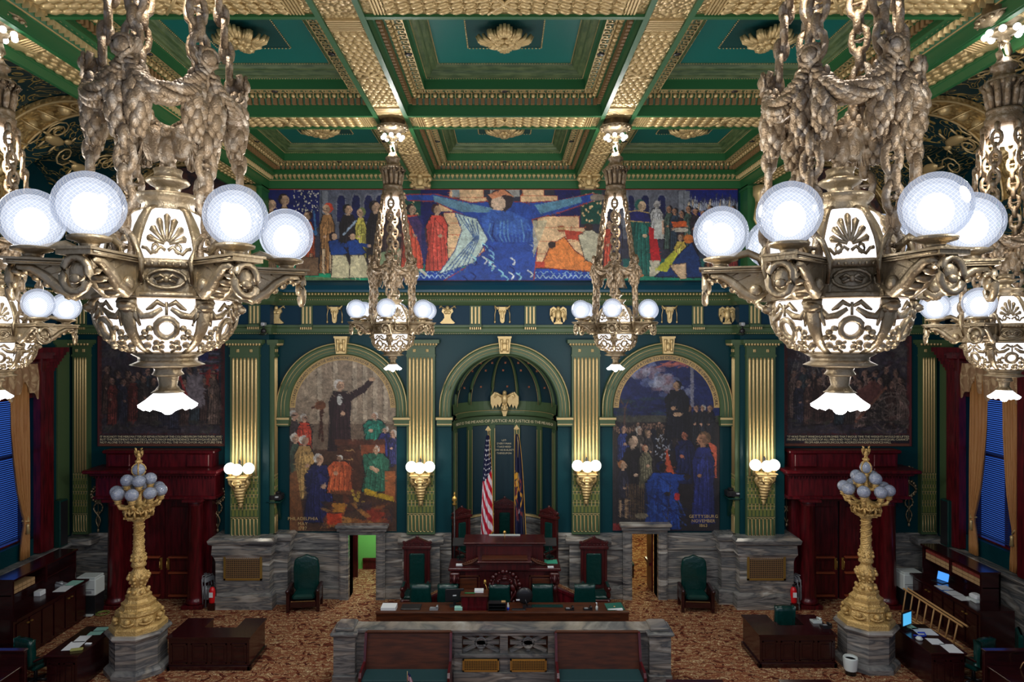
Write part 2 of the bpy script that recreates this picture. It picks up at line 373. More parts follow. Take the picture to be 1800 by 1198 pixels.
# niche: curved wall, quarter dome, ribs, cornice
def niche():
    N = 28; r = NX
    mb = MB(); ps = [(r*math.cos(PI-PI*i/N), YW+.02+r*math.sin(PI*i/N)) for i in range(N+1)]
    mb.add([(x, y, z) for x, y in ps for z in (0, NC)], [(2*i, 2*i+1, 2*i+3, 2*i+2) for i in range(N)], True)
    vs = []; fs = []; K = 14
    for j in range(K+1):
        e = PI/2*j/K
        for i in range(N+1):
            a = PI-PI*i/N; vs.append((r*math.cos(e)*math.cos(a), YW+.02+r*math.cos(e)*math.sin(a), NC+r*math.sin(e)))
    for j in range(K):
        for i in range(N): fs.append((j*(N+1)+i, (j+1)*(N+1)+i, (j+1)*(N+1)+i+1, j*(N+1)+i+1))
    mb.add(vs, fs, True); nw = struct(mb, 'wall_niche', mat('niche_teal_paint', rgb(4, 44, 56), .5))
    pl = list(reversed(ps))
    mb = MB(); mb.run(pl, [(-.0, Z(712)), (.03, Z(712)), (.05, 6.3), (.06, 6.16), (.14, 6.14), (.16, 6.06), (.2, 6.0), (.05, 5.93), (.04, 5.62), (0, 5.6)])
    struct(mb, 'niche_cornice', OLIVE, nw)
    mb = MB()
    for z in (6.15, 6.02): mb.tube([(x*.92, YW+.02+(y-YW-.02)*.92, z) for x, y in ps], .010, 5)
    struct(mb, 'niche_gilt_line', GOLD, nw)
    mb = MB(); g = MB()
    for k in range(6):           # ribs up the dome and strips down the wall
        a = PI-PI*(k+.5)/6+ (0 if k else 0)
        for dx in (-1, 0, 1): pass
        pts = []
        for j in range(15):
            e = PI/2*j/14*.97; pts.append(((r-.02)*math.cos(e)*math.cos(a), YW+(r-.02)*math.cos(e)*math.sin(a), NC+(r-.02)*math.sin(e)))
        rib = mb.tube(pts, [.075*(1-.6*j/14) for j in range(15)], 6)
        g.tube([(p[0]*.95, YW+(p[1]-YW)*.95-.01, p[2]-.02) for p in pts], .008, 4)
        bx, by = (r-.03)*math.cos(a), YW+(r-.03)*math.sin(a)
        mb.M = Matrix.Translation((bx, by, 0)) @ Matrix.Rotation(a, 4, 'Z'); mb.box(-.04, .03, -.11, .11, 2.4, 5.62); mb.M = Matrix()
        for d in (-.09, .09):
            g.M = Matrix.Translation((bx, by, 0)) @ Matrix.Rotation(a, 4, 'Z'); g.box(-.045, -.03, d-.01, d+.01, 2.5, 5.5); g.M = Matrix()
    struct(mb, 'niche_rib', OLIVE, nw); struct(g, 'niche_rib_gilding', GOLD, nw)
    g = MB()
    rs = random.Random(3)
    for k in range(5):
        for e in (.35, .75, 1.0):
            a = PI-PI*(k+1)/6+rs.uniform(-.06, .06)
            rr = r-.03; p = (rr*math.cos(e)*math.cos(a), YW+rr*math.cos(e)*math.sin(a), NC+rr*math.sin(e))
            g.M = Matrix.Translation(p) @ Matrix.Rotation(PI/4, 4, 'Y')
            g.box(-.04, .04, -.01, .01, -.012, .012).box(-.012, .012, -.01, .01, -.04, .04); g.M = Matrix()
    struct(g, 'niche_star', COPPER, nw)
    mb = MB(); mb.run(pl, [(0, 2.38), (.06, 2.38), (.12, 2.3), (.12, 2.2), (.06, 2.1), (.05, .4), (.12, .3), (.12, 0)])
    struct(mb, 'niche_marble_dado', MARBLE, nw)
    mb = MB(); mb.run(pl, [(.0, 2.44), (.1, 2.44), (.12, 2.38), (0, 2.38)]); struct(mb, 'niche_dado_gilding', GOLD, nw)
    # curved inscription
    t = MB(); rr = r-.07
    def place(x):
        a = PI/2 - x/rr
        return Matrix.Translation((rr*math.cos(a), YW+rr*math.sin(a), 5.72)) @ Matrix.Rotation(a-PI/2, 4, 'Z') @ STAND
    text(t, 'MENT·IS·THE·MEANS·OF·JUSTICE·AS·JUSTICE·IS·THE·MEANS·OF', .14, place, .12, width=4.5)
    struct(t, 'niche_inscription', PALEG, nw)
    t = MB()
    for i, s in enumerate(('·LET·', 'EVERY·MAN', '·TAKE·HEED·', 'HOW·HE·BUILDETH', '·THEREUPON·')):
        z = pz(775+i*5.7, 24.7)
        text(t, s, .088, lambda x, z=z: Matrix.Translation((x-.02, YW+r-.06, z)) @ STAND, .14)
    struct(t, 'niche_motto', PALEG, nw)
niche()

# archivolts: green moulded arch with gilt lines, imposts, keystone
def archivolt(cx, idx, lettered=None):
    mb = MB(); g = MB(); c = (cx, NC); N = 32
    prof = [(1.79, 0), (1.79, .10), (1.83, .16), (1.92, .16), (1.94, .20), (2.10, .20), (2.13, .24), (2.19, .22), (2.20, 0)]
    path = [(PI, Z(731)-NC)]+[(PI-PI*i/N, 0) for i in range(N+1)]+[(0, Z(731)-NC)]
    def P(k, rr): a, dz = path[k]; return (cx+rr*math.cos(a), NC+rr*math.sin(a)+dz)
    vs = []; fs = []; m = len(prof)
    for k in range(len(path)):
        for rr, d in prof: x, z = P(k, rr); vs.append((x, YW-d, z))
    for k in range(len(path)-1):
        for i in range(m-1): fs.append((k*m+i, k*m+m+i, k*m+m+i+1, k*m+i+1))
    mb.add(vs, fs); a = struct(mb, 'trim_%d' % idx, OLIVE)
    for rr, d, w in ((1.93, .175, .010), (2.03, .205, .012), (2.165, .235, .018)):
        g.tube([(P(k, rr)[0], YW-d, P(k, rr)[1]) for k in range(len(path))], w, 5)
    struct(g, 'arch_gilding', GOLD, a)
    mb = MB(); g = MB()
    for s in (-1, 1):
        x0, x1 = sorted((cx+s*1.76, cx+s*2.26))
        mb.box(x0, x1, YW-.26, YW, Z(747), Z(737)).box(x0-.03, x1+.03, YW-.3, YW, Z(737), Z(731))
        g.box(x0-.03, x1+.03, YW-.315, YW-.3, Z(735.5), Z(732)).box(x0, x1, YW-.275, YW-.26, Z(744.5), Z(743))
    struct(mb, 'impost', OLIVE, a); struct(g, 'impost_gilding', GOLD, a)
    mb = MB(); x = cx
    mb.prism([(x-.16, Z(621)), (x+.16, Z(621)), (x+.21, Z(594)), (x-.21, Z(594))], YW-.34, YW)
    for k in (-1, 1): mb.tube([(x+k*.1, YW-.36, Z(596)-j*.07) for j in range(7)], [.055, .06, .04, .03, .04, .055, .04], 6)
    mb.sph((x, YW-.36, Z(609)), .09, (1, .6, 1.6)); mb.box(x-.23, x+.23, YW-.38, YW, Z(594), Z(591))
    struct(mb, 'keystone', GOLD, a)
    if lettered:
        bd = MB(); rr0, rr1 = 1.60, 1.785; vs = []; fs = []
        for k in range(N+1):
            t = PI-PI*k/N
            for rr in (rr0, rr1): vs.append((cx+rr*math.cos(t), YW-.045, NC+rr*math.sin(t)))
        for k in range(N): fs.append((2*k, 2*k+1, 2*k+3, 2*k+2))
        bd.add(vs, fs); struct(bd, 'inscription_band', mat('tan_band_%d' % idx, rgb(176, 146, 92), .5), a)
        t = MB()
        def place(s, rr=1.635):
            q = PI/2 - s/rr
            return Matrix.Translation((cx+rr*math.cos(q), YW-.05, NC+rr*math.sin(q))) @ Matrix.Rotation(-(q-PI/2), 4, 'Y') @ STAND
        text(t, lettered, .15, place, .1, width=5.0); struct(t, 'inscription', BLACK, a)
archivolt(0, 1)
archivolt(-AX, 2, 'LET·US·RAISE·A·STANDARD·TO·WHICH·THE·WISE·AND·HONEST·CAN·REPAIR·THE·EVENT·IS·IN·THE·HAND·OF·GOD')
archivolt(AX, 3, 'IT·IS·FOR·US·THE·LIVING·RATHER·TO·BE·DEDICATED·TO·THE·UNFINISHED·WORK')

# side walls with tall window openings, entablature path, clerestory
WY0, WY1, WZ0, WZ1 = 18.9, 21.55, 2.55, 8.0      # window opening of each bay
BAYS = [20.2, 14.1, 8.0]; OFF = {-1: -.35, 1: .1}
ZC1 = Z(509)                                     # top of the big cornice
for s, nm in ((-1, 'left'), (1, 'right')):
    mb = MB(); x0, x1 = sorted((s*XS, s*(XS+.5)))
    ys = [0]
    for c in reversed(BAYS): ys += [c-1.33+OFF[s], c+1.35+OFF[s]]
    ys.append(23.4)
    for i in range(0, len(ys), 2): mb.box(x0, x1, ys[i], ys[i+1], 0, ZC1)
    for i in range(1, len(ys)-1, 2): mb.box(x0, x1, ys[i], ys[i+1], 0, WZ0).box(x0, x1, ys[i], ys[i+1], WZ1, ZC1)
    struct(mb, 'wall_'+nm, WALLM)
# entablature: runs along left wall, back wall with breaks, right wall
PF = 22.45     # face of the corner piers
pier = (7.78, 9.14)
path = [(XS, 0), (XS, YW), (pier[1], YW), (pier[1], PF), (pier[0], PF), (pier[0], YW)]
path = [(XS, 0), (XS, 22.95), (9.2, 22.95), (9.2, PF), (7.75, PF), (7.75, 22.95), (-7.75, 22.95), (-7.75, PF), (-9.2, PF), (-9.2, 22.95), (-XS, 22.95), (-XS, 0)]
e = struct(MB().run(path, [(0, Z(515)), (.42, Z(515)), (.45, Z(517)), (.5, Z(521)), (.36, Z(523)), (.3, Z(526)), (.26, Z(531)), (.2, Z(534)), (.12, Z(537)), (0, Z(537))]), 'trim_4', OLIVE)
struct(MB().run(path, [(0, Z(495)), (.2, Z(497)), (.34, Z(503)), (.46, Z(511)), (.44, Z(515)), (0, Z(515))]), 'cornice_top_band', BLUEB, e)
struct(MB().run(path, [(0, Z(537)), (.05, Z(537)), (.05, Z(571)), (0, Z(571))]), 'frieze_band', FRIEZE, e)
struct(MB().run(path, [(0, Z(571)), (.14, Z(571)), (.14, Z(575)), (.1, Z(577)), (.1, Z(583)), (.12, Z(585)), (.12, Z(587)), (0, Z(588))]), 'architrave', OLIVE, e)
def beads(path, out, z, r, step, mb=None, sc=(1, 1, 1)):
    mb = mb or MB()
    for i in range(len(path)-1):
        a = Vector(path[i]); b = Vector(path[i+1]); d = (b-a); L = d.length; d.normalize(); nn = Vector((-d.y, d.x)); n = max(1, int(L/step))
        for k in range(n):
            p = a+d*((k+.5)*L/n)+nn*out
            mb.add([(p.x-r*sc[0], p.y, z), (p.x, p.y-r*sc[1], z), (p.x+r*sc[0], p.y, z), (p.x, p.y+r*sc[1], z), (p.x, p.y, z+r*sc[2]), (p.x, p.y, z-r*sc[2])],
                   [(0, 1, 4), (1, 2, 4), (2, 3, 4), (3, 0, 4), (1, 0, 5), (2, 1, 5), (3, 2, 5), (0, 3, 5)], True)
    return mb
p2 = path[1:-1]; p2 = [(XS, 15)]+p2+[(-XS, 15)]
struct(beads(p2, .50, Z(518.5), .05, .105), 'gilt_bead_course', GOLD, e)
struct(beads(p2, .33, Z(527.5), .022, .075), 'small_gilt_bead_course', GOLD, e)
struct(beads(p2, .13, Z(586), .018, .075), 'architrave_bead_course', GOLD, e)
# ceiling -------------------------------------------------
BX, BW = 2.78, .42; BH = HB; SBX = 8.0
BYS = [17.1, 11.1, 5.1]
def beams():
    g = MB(); gr = MB(); T = .1; TOPH = .5
    for s in (-1, 1):
        g.box(s*BX-BW+T, s*BX+BW-T, 0, 22.75, BH, BH+.1)
        for k in (-1, 1): gr.box(*sorted((s*BX+k*(BW-T), s*BX+k*BW)), 0, 22.9, BH-.05, BH+.19)
    for y in BYS:
        for x0, x1 in ((-7.75, -BX-BW), (-BX+BW, BX-BW), (BX+BW, 7.75)):
            g.box(x0, x1, y-.42, y+.42, BH+.003, BH+.1)
            for k in (-1, 1): gr.box(x0, x1, *sorted((y+k*.42, y+k*.52)), BH-.046, BH+.19)
    c = struct(gr, 'ceiling', GREEN); struct(g, 'beam_soffit', GOLDS, c)
    # ribbed and crossed bands on the soffits
    b = MB()
    for y in BYS:
        for s in (-1, 1):
            for d in (-1, 1):
                for k in range(6):
                    b.box(s*BX-.3, s*BX+.3, y+d*(.62+k*.07)-.02, y+d*(.62+k*.07)+.02, BH-.03, BH)
                    x = s*BX+d*(.6+k*.055); b.box(x-.016, x+.016, y-.4, y+.4, BH-.025, BH)
        for xm in (0, -5.4, 5.4):
            for d in (-1, 1): b.tube([(xm-d*.28, y-.38, BH-.01), (xm, y, BH-.03), (xm+d*.28, y+.38, BH-.01)], .035, 5)
    for s in (-1, 1):
        for ym in (20.0, 14.1, 8.1):
            for d in (-1, 1): b.tube([(s*BX-d*.3, ym-.2, BH-.01), (s*BX, ym, BH-.03), (s*BX+d*.3, ym+.2, BH-.01)], .035, 5)
    # leaf courses as real relief: overlapping tongues
    for y in BYS[:2]:
        for (x0, x1) in ((-7.6, -3.6), (-2.0, 2.0), (3.6, 7.6)):
            n = 9; xm = (x0+x1)/2
            for k in range(n*2):
                x = x0+(k+.5)*(x1-x0)/(n*2); s = 1 if x > xm else -1
                for j in range(4):
                    yy = y-.3+j*.2; b.sph((x, yy, BH-.0), .12, (1.1, .75, .42), 6, 4, Matrix.Rotation(s*.3, 3, 'Y'))
    for s in (-1, 1):
        for (y0, y1) in ((18.3, 22.6), (12.2, 15.9)):
            n = int((y1-y0)/.16)
            for k in range(n):
                for j in range(4):
                    b.sph((s*BX-.22+j*.147+(k % 2)*.05-.02, y0+(k+.5)*(y1-y0)/n, BH+.005), .085, (.9, 1.1, .5), 6, 4)
    struct(b, 'soffit_relief', GOLD, c)
    return c
CEIL = beams()
def coffer(x0, x1, y0, y1, detail=True):
    w, l = x1-x0, y1-y0; c = ((x0+x1)/2, (y0+y1)/2); z = BH
    a = MB().ring(w, l, [(.012, -.02), (.012, .19), (.05, .19), (.05, .22), (.10, .35), (.20, .36), (.22, .38)], z, c).ring(w, l, [(.47, .42), (.47, .64), (.52, .66)], z, c)
    o = struct(a, 'ceiling_coffer', GREEN)
    struct(MB().ring(w, l, [(.52, .66), (.56, .70), (.62, .70), (.66, .74), (.68, .80), (.74, .81), (.78, .86), (.80, .90), (.84, .90)], z, c), 'ogee_moulding', OLIVES, o)
    struct(MB().ring(w, l, [(.22, .38), (.22, .43), (.27, .43), (.47, .43)], z, c), 'key_ground', OLIVE, o)
    wi, li = w/2-.84, l/2-.84; q = .8
    m = MB().box(c[0]-wi, c[0]+wi, c[1]-li, c[1]+li, z+.9, z+.95); struct(m, 'coffer_panel', TEAL, o)
    m = MB().ring(2*q, 2*q, [(-.0, .9), (-.0, .88), (.04, .88), (.04, .895)], z, c).box(c[0]-q+.03, c[0]+q-.03, c[1]-q+.03, c[1]+q-.03, z+.885, z+.9); struct(m, 'inner_panel', TEALD, o)
    def rect(i): return [(c[0]-w/2+i, c[1]-l/2+i), (c[0]+w/2-i, c[1]-l/2+i), (c[0]+w/2-i, c[1]+l/2-i), (c[0]-w/2+i, c[1]+l/2-i), (c[0]-w/2+i, c[1]-l/2+i)]
    b = MB(); beads(rect(.53), 0, z+.655, .016, .06, b); beads(rect(.83), 0, z+.885, .016, .06, b)
    i = w/2-q
    rr = [(c[0]-q, c[1]-q), (c[0]+q, c[1]-q), (c[0]+q, c[1]+q), (c[0]-q, c[1]+q), (c[0]-q, c[1]-q)]
    beads(rr, 0, z+.875, .022, .075, b); struct(b, 'gilt_beading', GOLD, o)
    d = MB()           # dentils
    R0 = rect(.10)
    eg = MB(); R1 = rect(.2); ky = MB()
    for i in range(4):
        A = Vector(R0[i]); B = Vector(R0[i+1]); D = (B-A).normalized(); Nn = Vector((-D.y, D.x)); L = (B-A).length; n = int(L/.15)
        ang = math.atan2(D.y, D.x)
        for k in range(n):
            p = A+D*((k+.5)*L/n)
            d.M = Matrix.Translation((p.x, p.y, z)) @ Matrix.Rotation(ang, 4, 'Z'); d.box(-.045, .045, -.045, .03, .20, .35); d.M = Matrix()
        A = Vector(R1[i]); B = Vector(R1[i+1]); L = (B-A).length; n = int(L/.19)
        for k in range(n):
            p = A+D*((k+.5)*L/n)
            eg.sph((p.x+Nn.x*.01, p.y+Nn.y*.01, z+.375), .055, (1, 1, 1.05), 7, 5)
            q2 = A+D*(k*L/n); eg.M = Matrix.Translation((q2.x, q2.y, z+.375)) @ Matrix.Rotation(ang, 4, 'Z'); eg.box(-.012, .012, -.02, .05, -.06, .06)
            eg.M = Matrix()
        # greek key: square meander on the soffit between inset .27 and .46
        A = Vector(rect(.28)[i]); B = Vector(rect(.28)[i+1]); L = (B-A).length; n = int(L/.21); u = L/n
        seg = [(0, 0, 1, 0), (1, 0, 1, 1), (.3, 1, 1, 1), (.3, .4, .3, 1), (.3, .4, .65, .4), (0, 0, 0, .16)]
        for k in range(n):
            ky.M = Matrix.Translation((A.x+D.x*k*u, A.y+D.y*k*u, z)) @ Matrix.Rotation(ang, 4, 'Z')
            for (a0, b0, a1, b1) in ((0, 0, .85, 0), (.85, 0, .85, 1), (.28, 1, .85, 1), (.28, .45, .28, 1), (.28, .45, .55, .45), (0, 0, 0, .0)):
                X0, X1 = sorted((a0*u, a1*u)); Y0, Y1 = sorted((.01+b0*.15, .01+b1*.15)); h = .011
                ky.box(X0-h, X1+h, Y0-h, Y1+h, .412, .43)
            ky.box(0, u, -.02, -.005, .412, .43).box(0, u, .175, .19, .412, .43); ky.M = Matrix()
    struct(d, 'dentil', mat('dull_bronze_paint', rgb(136, 104, 66), .5) if 'dull_bronze_paint' not in MATS else MATS['dull_bronze_paint'], o)
    struct(eg, 'egg_and_dart', GOLD, o); struct(ky, 'greek_key', GOLD, o)
    v = MB()           # small black downlights in the key band
    for (vx, vy) in ((c[0]-w/2+.37, c[1]), (c[0]+w/2-.37, c[1]), (c[0], c[1]+l/2-.37)): v.lathe([(.0, 0), (.075, 0), (.075, .02)], 10, (vx, vy, z+.4))
    struct(v, 'round_vent', BLACK, o)
    return o
def rosette(c, z, label, s=1.0, first=[None]):
    if first[0] is None:
        t = thing('ceiling_rosette', label, 'rosette', (c[0], c[1], z), 0, 'gilt rosettes in the ceiling coffers')
        p = MB()
        for k in range(8):
            a = TAU*k/8
            big = k % 2 == 0; L = 1.0 if big else .8
            for i in range(-3, 4):
                e = 1-.05*i*i; sp = i*(.14 if big else .09)
                p.tube([(q*L*math.cos(a+sp*w2), q*L*math.sin(a+sp*w2), z2) for q, w2, z2 in ((.12, .3, -.1), (.26, .8, -.2), (.40*e, 1.0, -.24), (.52*e, 1.05, -.2), (.58*e, 1.0, -.1))], [.04, .05, .052, .048, .03], 6)
        p.build('petal_ring', GOLD, t)
        q = MB()
        for k in range(6): a = TAU*k/6; q.sph((.13*math.cos(a), .13*math.sin(a), -.24), .085, (1, 1, .8), 8, 6)
        q.sph((0, 0, -.3), .08); q.lathe([(.2, 0), (.22, -.1), (.16, -.2)], 14); q.build('centre_boss', GOLD, t); first[0] = t; return t
    return dup(first[0], (c[0], c[1], z), 0, label, s)
yr = [(17.62, 22.9), (11.62, 16.58), (5.62, 10.58)]
rows = ['row nearest the tall mural', 'middle row in view', 'row overhead']
cols = [(-7.72, -3.2, 'left'), (-2.36, 2.36, 'centre'), (3.2, 7.72, 'right')]
for (y0, y1), rw in zip(yr, rows):
    for x0, x1, cn in cols:
        if y0 < 6: struct(MB().box(x0, x1, y0, y1, BH+.4, BH+.5), 'ceiling', GREEN); continue
        coffer(x0, x1, y0, y1)
        rosette(((x0+x1)/2, (y0+y1)/2), BH+.88, 'gilt acanthus rosette in the %s coffer of the %s' % (cn, rw))
# inner cornice of the ceiling on back wall and sides, side beams
def inner():
    pth = [(SBX-.02, 0), (SBX-.02, 22.98), (-SBX+.02, 22.98), (-SBX+.02, 0)]
    m = MB().run(pth, [(0, BH+.19), (.3, BH+.19), (.34, BH+.06), (.2, BH+.02), (.1, BH-.12), (.06, BH-.14), (.06, HS), (-.1, HS)])
    o = struct(m, 'ceiling_cornice', GREEN)
    g = MB()
    for i in range(3):
        A = Vector(pth[i]); B = Vector(pth[i+1]); 
        if i == 0: A = Vector((pth[0][0], 8))
        if i == 2: B = Vector((pth[3][0], 8))
        D = (B-A).normalized(); Nn = Vector((-D.y, D.x)); L = (B-A).length; n = int(L/.15); ang = math.atan2(D.y, D.x)
        for k in range(n):
            p = A+D*((k+.5)*L/n)
            g.M = Matrix.Translation((p.x, p.y, 0)) @ Matrix.Rotation(ang, 4, 'Z')
            g.prism([(-.06, BH+.02), (.06, BH+.02), (.0, BH-.1)], .14, .27)
            g.sph((0, .24, BH+.03), .055, (1.1, .7, .8), 6, 4); g.box(-.075, .075, .1, .12, BH-.13, BH-.11); g.M = Matrix()
    struct(g, 'leaf_moulding', GOLD, o)
    for s in (-1, 1):
        b = MB(); x0, x1 = sorted((s*SBX, s*8.68)); b.box(x0, x1, 0, 23, HS+.03, HS+1.0)
        q = struct(b, 'ceiling_side_beam', GOLDS)
        b = MB()
        for xx in (SBX-.06, 8.62): b.box(*sorted((s*xx, s*(xx+.1))), 0, 23, HS-.03, HS+.1)
        b.box(*sorted((s*8.64, s*8.72)), 0, 23, HS-.2, HS+.35)
        struct(b, 'beam_edge', GREEN, q)
        b = MB()
        for y in BYS[:2]:
            for d in (-1, 1):
                for k in range(7): b.tube([(s*8.05, y+d*(.55+k*.07)-.06, HS+.01), (s*8.34, y+d*(.55+k*.07)+.03, HS-.02), (s*8.62, y+d*(.55+k*.07)-.06, HS+.01)], .022, 4)
        for y in range(0, 40):
            yy = 12.2+y*.27
            if abs(yy-17.1) < 1.1 or yy > 22.8: continue
            for j in range(4): b.sph((s*(8.14+j*.14), yy+(j % 2)*.09, HS+.03), .08, (.9, 1.2, .5), 6, 4)
        struct(b, 'beam_relief', GOLD, q)
    # bracket blocks where long beams meet the wall
    for s, nm in ((-1, 'left'), (1, 'right')):
        x = s*BX; b = MB()
        b.box(x-.36, x+.36, 22.35, 22.9, BH-.1, BH-.02).box(x-.3, x+.3, 22.45, 22.9, BH-.42, BH-.1, .03)
        for k in (-1, 1): b.sph((x+k*.3, 22.5, BH-.16), .1).sph((x+k*.28, 22.5, BH-.38), .08).tube([(x+k*.3, 22.42, BH-.2), (x+k*.2, 22.4, BH-.3), (x+k*.3, 22.42, BH-.38)], .03, 5)
        b.sph((x, 22.42, BH-.24), .13, (1, .6, 1.3)).sph((x, 22.4, BH-.08), .1); b.box(x-.14, x+.14, 22.4, 22.6, BH-.5, BH-.42)
        tag(b.build('beam_bracket', GOLD), 'gilt scrolled bracket under the %s long ceiling beam, above the tall mural' % nm, 'bracket', 'gilt brackets above the tall mural')
inner()
# aisle vaults: barrel along the hall crossed by a barrel per bay
def vaults():
    R0 = 2.36; HC = CAMZ+3.64; XC = 10.6; fl = ZC1+.0
    for s, nm in ((-1, 'left'), (1, 'right')):
        xs = np.linspace(8.68, XS+.4, 44); ys = np.linspace(2, 22.99, 132)
        vs = []; fs = []
        def H(x, y):
            hb = R0*R0-(x-XC)**2; hb = HC+math.sqrt(hb) if hb > 0 else None
            c = min(BAYS, key=lambda q: abs(q-y)); hc = 2.3**2-(y-c)**2; hc = HC+math.sqrt(hc)-.25 if (hc > 0 and x > XC) else None
            if hb is None and hc is None: return fl
            return max(q for q in (hb, hc) if q is not None)
        for x in xs:
            for y in ys: vs.append((s*x, y, H(x, y)))
        n = len(ys)
        for i in range(len(xs)-1):
            for j in range(n-1): fs.append((i*n+j, i*n+j+1, i*n+n+j+1, i*n+n+j))
        o = struct(MB().add(vs, fs, False), 'ceiling_vault', VAULT)
        # gilt ribs
        g = MB(); gd = MB()
        for y in (22.9, 17.1, 11.1):
            pts = [(s*(XC+(R0-.02)*math.cos(a)), HC+(R0-.02)*math.sin(a)) for a in [R(146)-R(146)*k/24 for k in range(25)]]
            w = .28 if y > 22 else .5
            vv = []; ff = []
            for (x, z) in pts:
                cx, cz = s*XC, HC; dx, dz = (cx-x)/R0, (cz-z)/R0
                vv += [(x, y-w, z), (x+dx*.1, y-w, z+dz*.1), (x+dx*.1, y+w, z+dz*.1), (x, y+w, z)]
            for k in range(24):
                for i in range(3): ff.append((4*k+i, 4*k+i+1, 4*k+5+i, 4*k+4+i))
            g.add(vv, ff)
            for k in range(1, 24, 2):
                x, z = pts[k]; x += (s*XC-x)*.05; z += (HC-z)*.05
                if y < 22: gd.sph((x, y, z), .17, (1, 1, 1), 8, 5); gd.tube([(x, y+.32*math.cos(t*TAU/10), z+.0+.0) if False else (x+.28*math.sin(t*TAU/10)*(-(z-HC)/R0)*s*-1*s, y+.3*math.cos(t*TAU/10), z+.28*math.sin(t*TAU/10)*((x-s*XC)/R0)*s*s) for t in range(10)], .03, 4, True)
            for e2 in (-w+.04, w-.04):
                gd.tube([(x+(s*XC-x)*.05, y+e2, z+(HC-z)*.05) for x, z in pts], .035, 5)
        struct(g, 'gilt_vault_rib', GOLDB, o); struct(gd, 'rib_medallion', GOLD, o)
        # gilt animals and scrolls in relief on the vault
        b = MB(); rs = random.Random(11)
        for y, ph in ((19.2, 75), (20.9, 62), (19.9, 38), (21.6, 95), (14.8, 70), (13.2, 48), (15.9, 40), (18.3, 50), (14.6, 100)):
            a = R(ph); x = s*(XC+(R0-.08)*math.cos(a)); z = HC+(R0-.08)*math.sin(a)
            t = Matrix.Rotation((PI/2-a)*s, 3, 'Y')
            for q in ((0, 0, .2, (1.9, .8, .35)), (.42, .12, .11, (1.3, .8, .5)), (-.4, .1, .07, (2.6, .6, .5)), (-.25, -.25, .05, (.7, 3, .5)), (.2, -.27, .05, (.7, 3, .5)), (.5, .26, .05, (.6, 2, .5))):
                v = t @ Vector((q[1], q[0], 0)); b.sph((x+v.x, y+v.y, z+v.z), q[2], (q[3][1], q[3][0], q[3][2]), 8, 5, t)
            for k in range(3):
                cc = Vector((rs.uniform(-.5, .5), rs.uniform(-.9, .9), 0)); pts = []
                for j in range(14):
                    rr = .34*(1-j/16); aa = j*.7+k*2
                    v = t @ (cc+Vector((rr*math.cos(aa), rr*math.sin(aa), 0))); pts.append((x+v.x, y+v.y, z+v.z))
                b.tube(pts, .025, 4)
        struct(b, 'vault_relief', GOLD, o)
        # corner pier below the side beam at the mural, gilt figure on it
        b = MB(); b.box(*sorted((s*7.94, s*8.66)), 22.3, 23, ZC1, HS+.03).box(*sorted((s*7.9, s*8.72)), 22.25, 23, HS-.14, HS-.06)
        struct(b, 'ceiling_pier', GREEN)
        b = MB(); x = s*8.34
        b.lathe([(.16, ZC1+.02), (.18, ZC1+.1), (.1, ZC1+.2), (.12, ZC1+.5), (.17, ZC1+.8), (.13, ZC1+1.2), (.19, ZC1+1.6), (.15, ZC1+1.9), (.08, ZC1+2.05), (.12, ZC1+2.2), (.1, ZC1+2.4), (.2, ZC1+2.55), (.24, ZC1+2.9), (.3, ZC1+3.0), (.3, HS-.12)], 12, (x, 22.08, 0))
        for k in (-1, 1): b.tube([(x+k*.12, 22.0, ZC1+1.9), (x+k*.28, 22.0, ZC1+2.2), (x+k*.2, 22.0, ZC1+2.75)], .05, 6)
        tag(b.build('gilt_herm_figure', GOLD), 'gilt figure column standing on the cornice at the %s end of the tall mural' % nm, 'sculpture', 'gilt figure columns beside the tall mural')
        # lunette picture at the end of the aisle and outer wall with stained glass
        struct(MB().prism([(s*XC+q[0]*1, q[1]) for q in [(2.2*math.cos(a), HC+2.2*math.sin(a)) for a in [PI*k/20 for k in range(21)]]]+[(s*XC-2.2, ZC1), (s*XC+2.2, ZC1)], 22.93, 22.97), 'trim_lunette', mat('dim_lunette_%s' % nm, rgb(46, 40, 46), .6, var=(2.2, rgb(96, 62, 50), .42, .62, 1.5)))
        x0, x1 = sorted((s*XS, s*(XS+.4)))
        struct(MB().box(x0, x1, 0, 23.4, ZC1, HC+R0+.3), 'wall_clerestory_'+nm, WALLM)
        for k, c in enumerate(BAYS[:2]):
            w = [(c+.75*math.cos(a), 11.9+1.05*math.sin(a)) for a in [TAU*j/24 for j in range(24)]]
            o = struct(MB().prism(w, *sorted((s*(XS-.03), s*(XS-.08))), 'yz'), 'window_%d' % (k+(1 if s < 0 else 3)), STAIN)
            struct(MB().tube([(s*(XS-.08), q[0], q[1]) for q in w], .09, 6, True), 'window_frame', GOLD, o)
vaults()
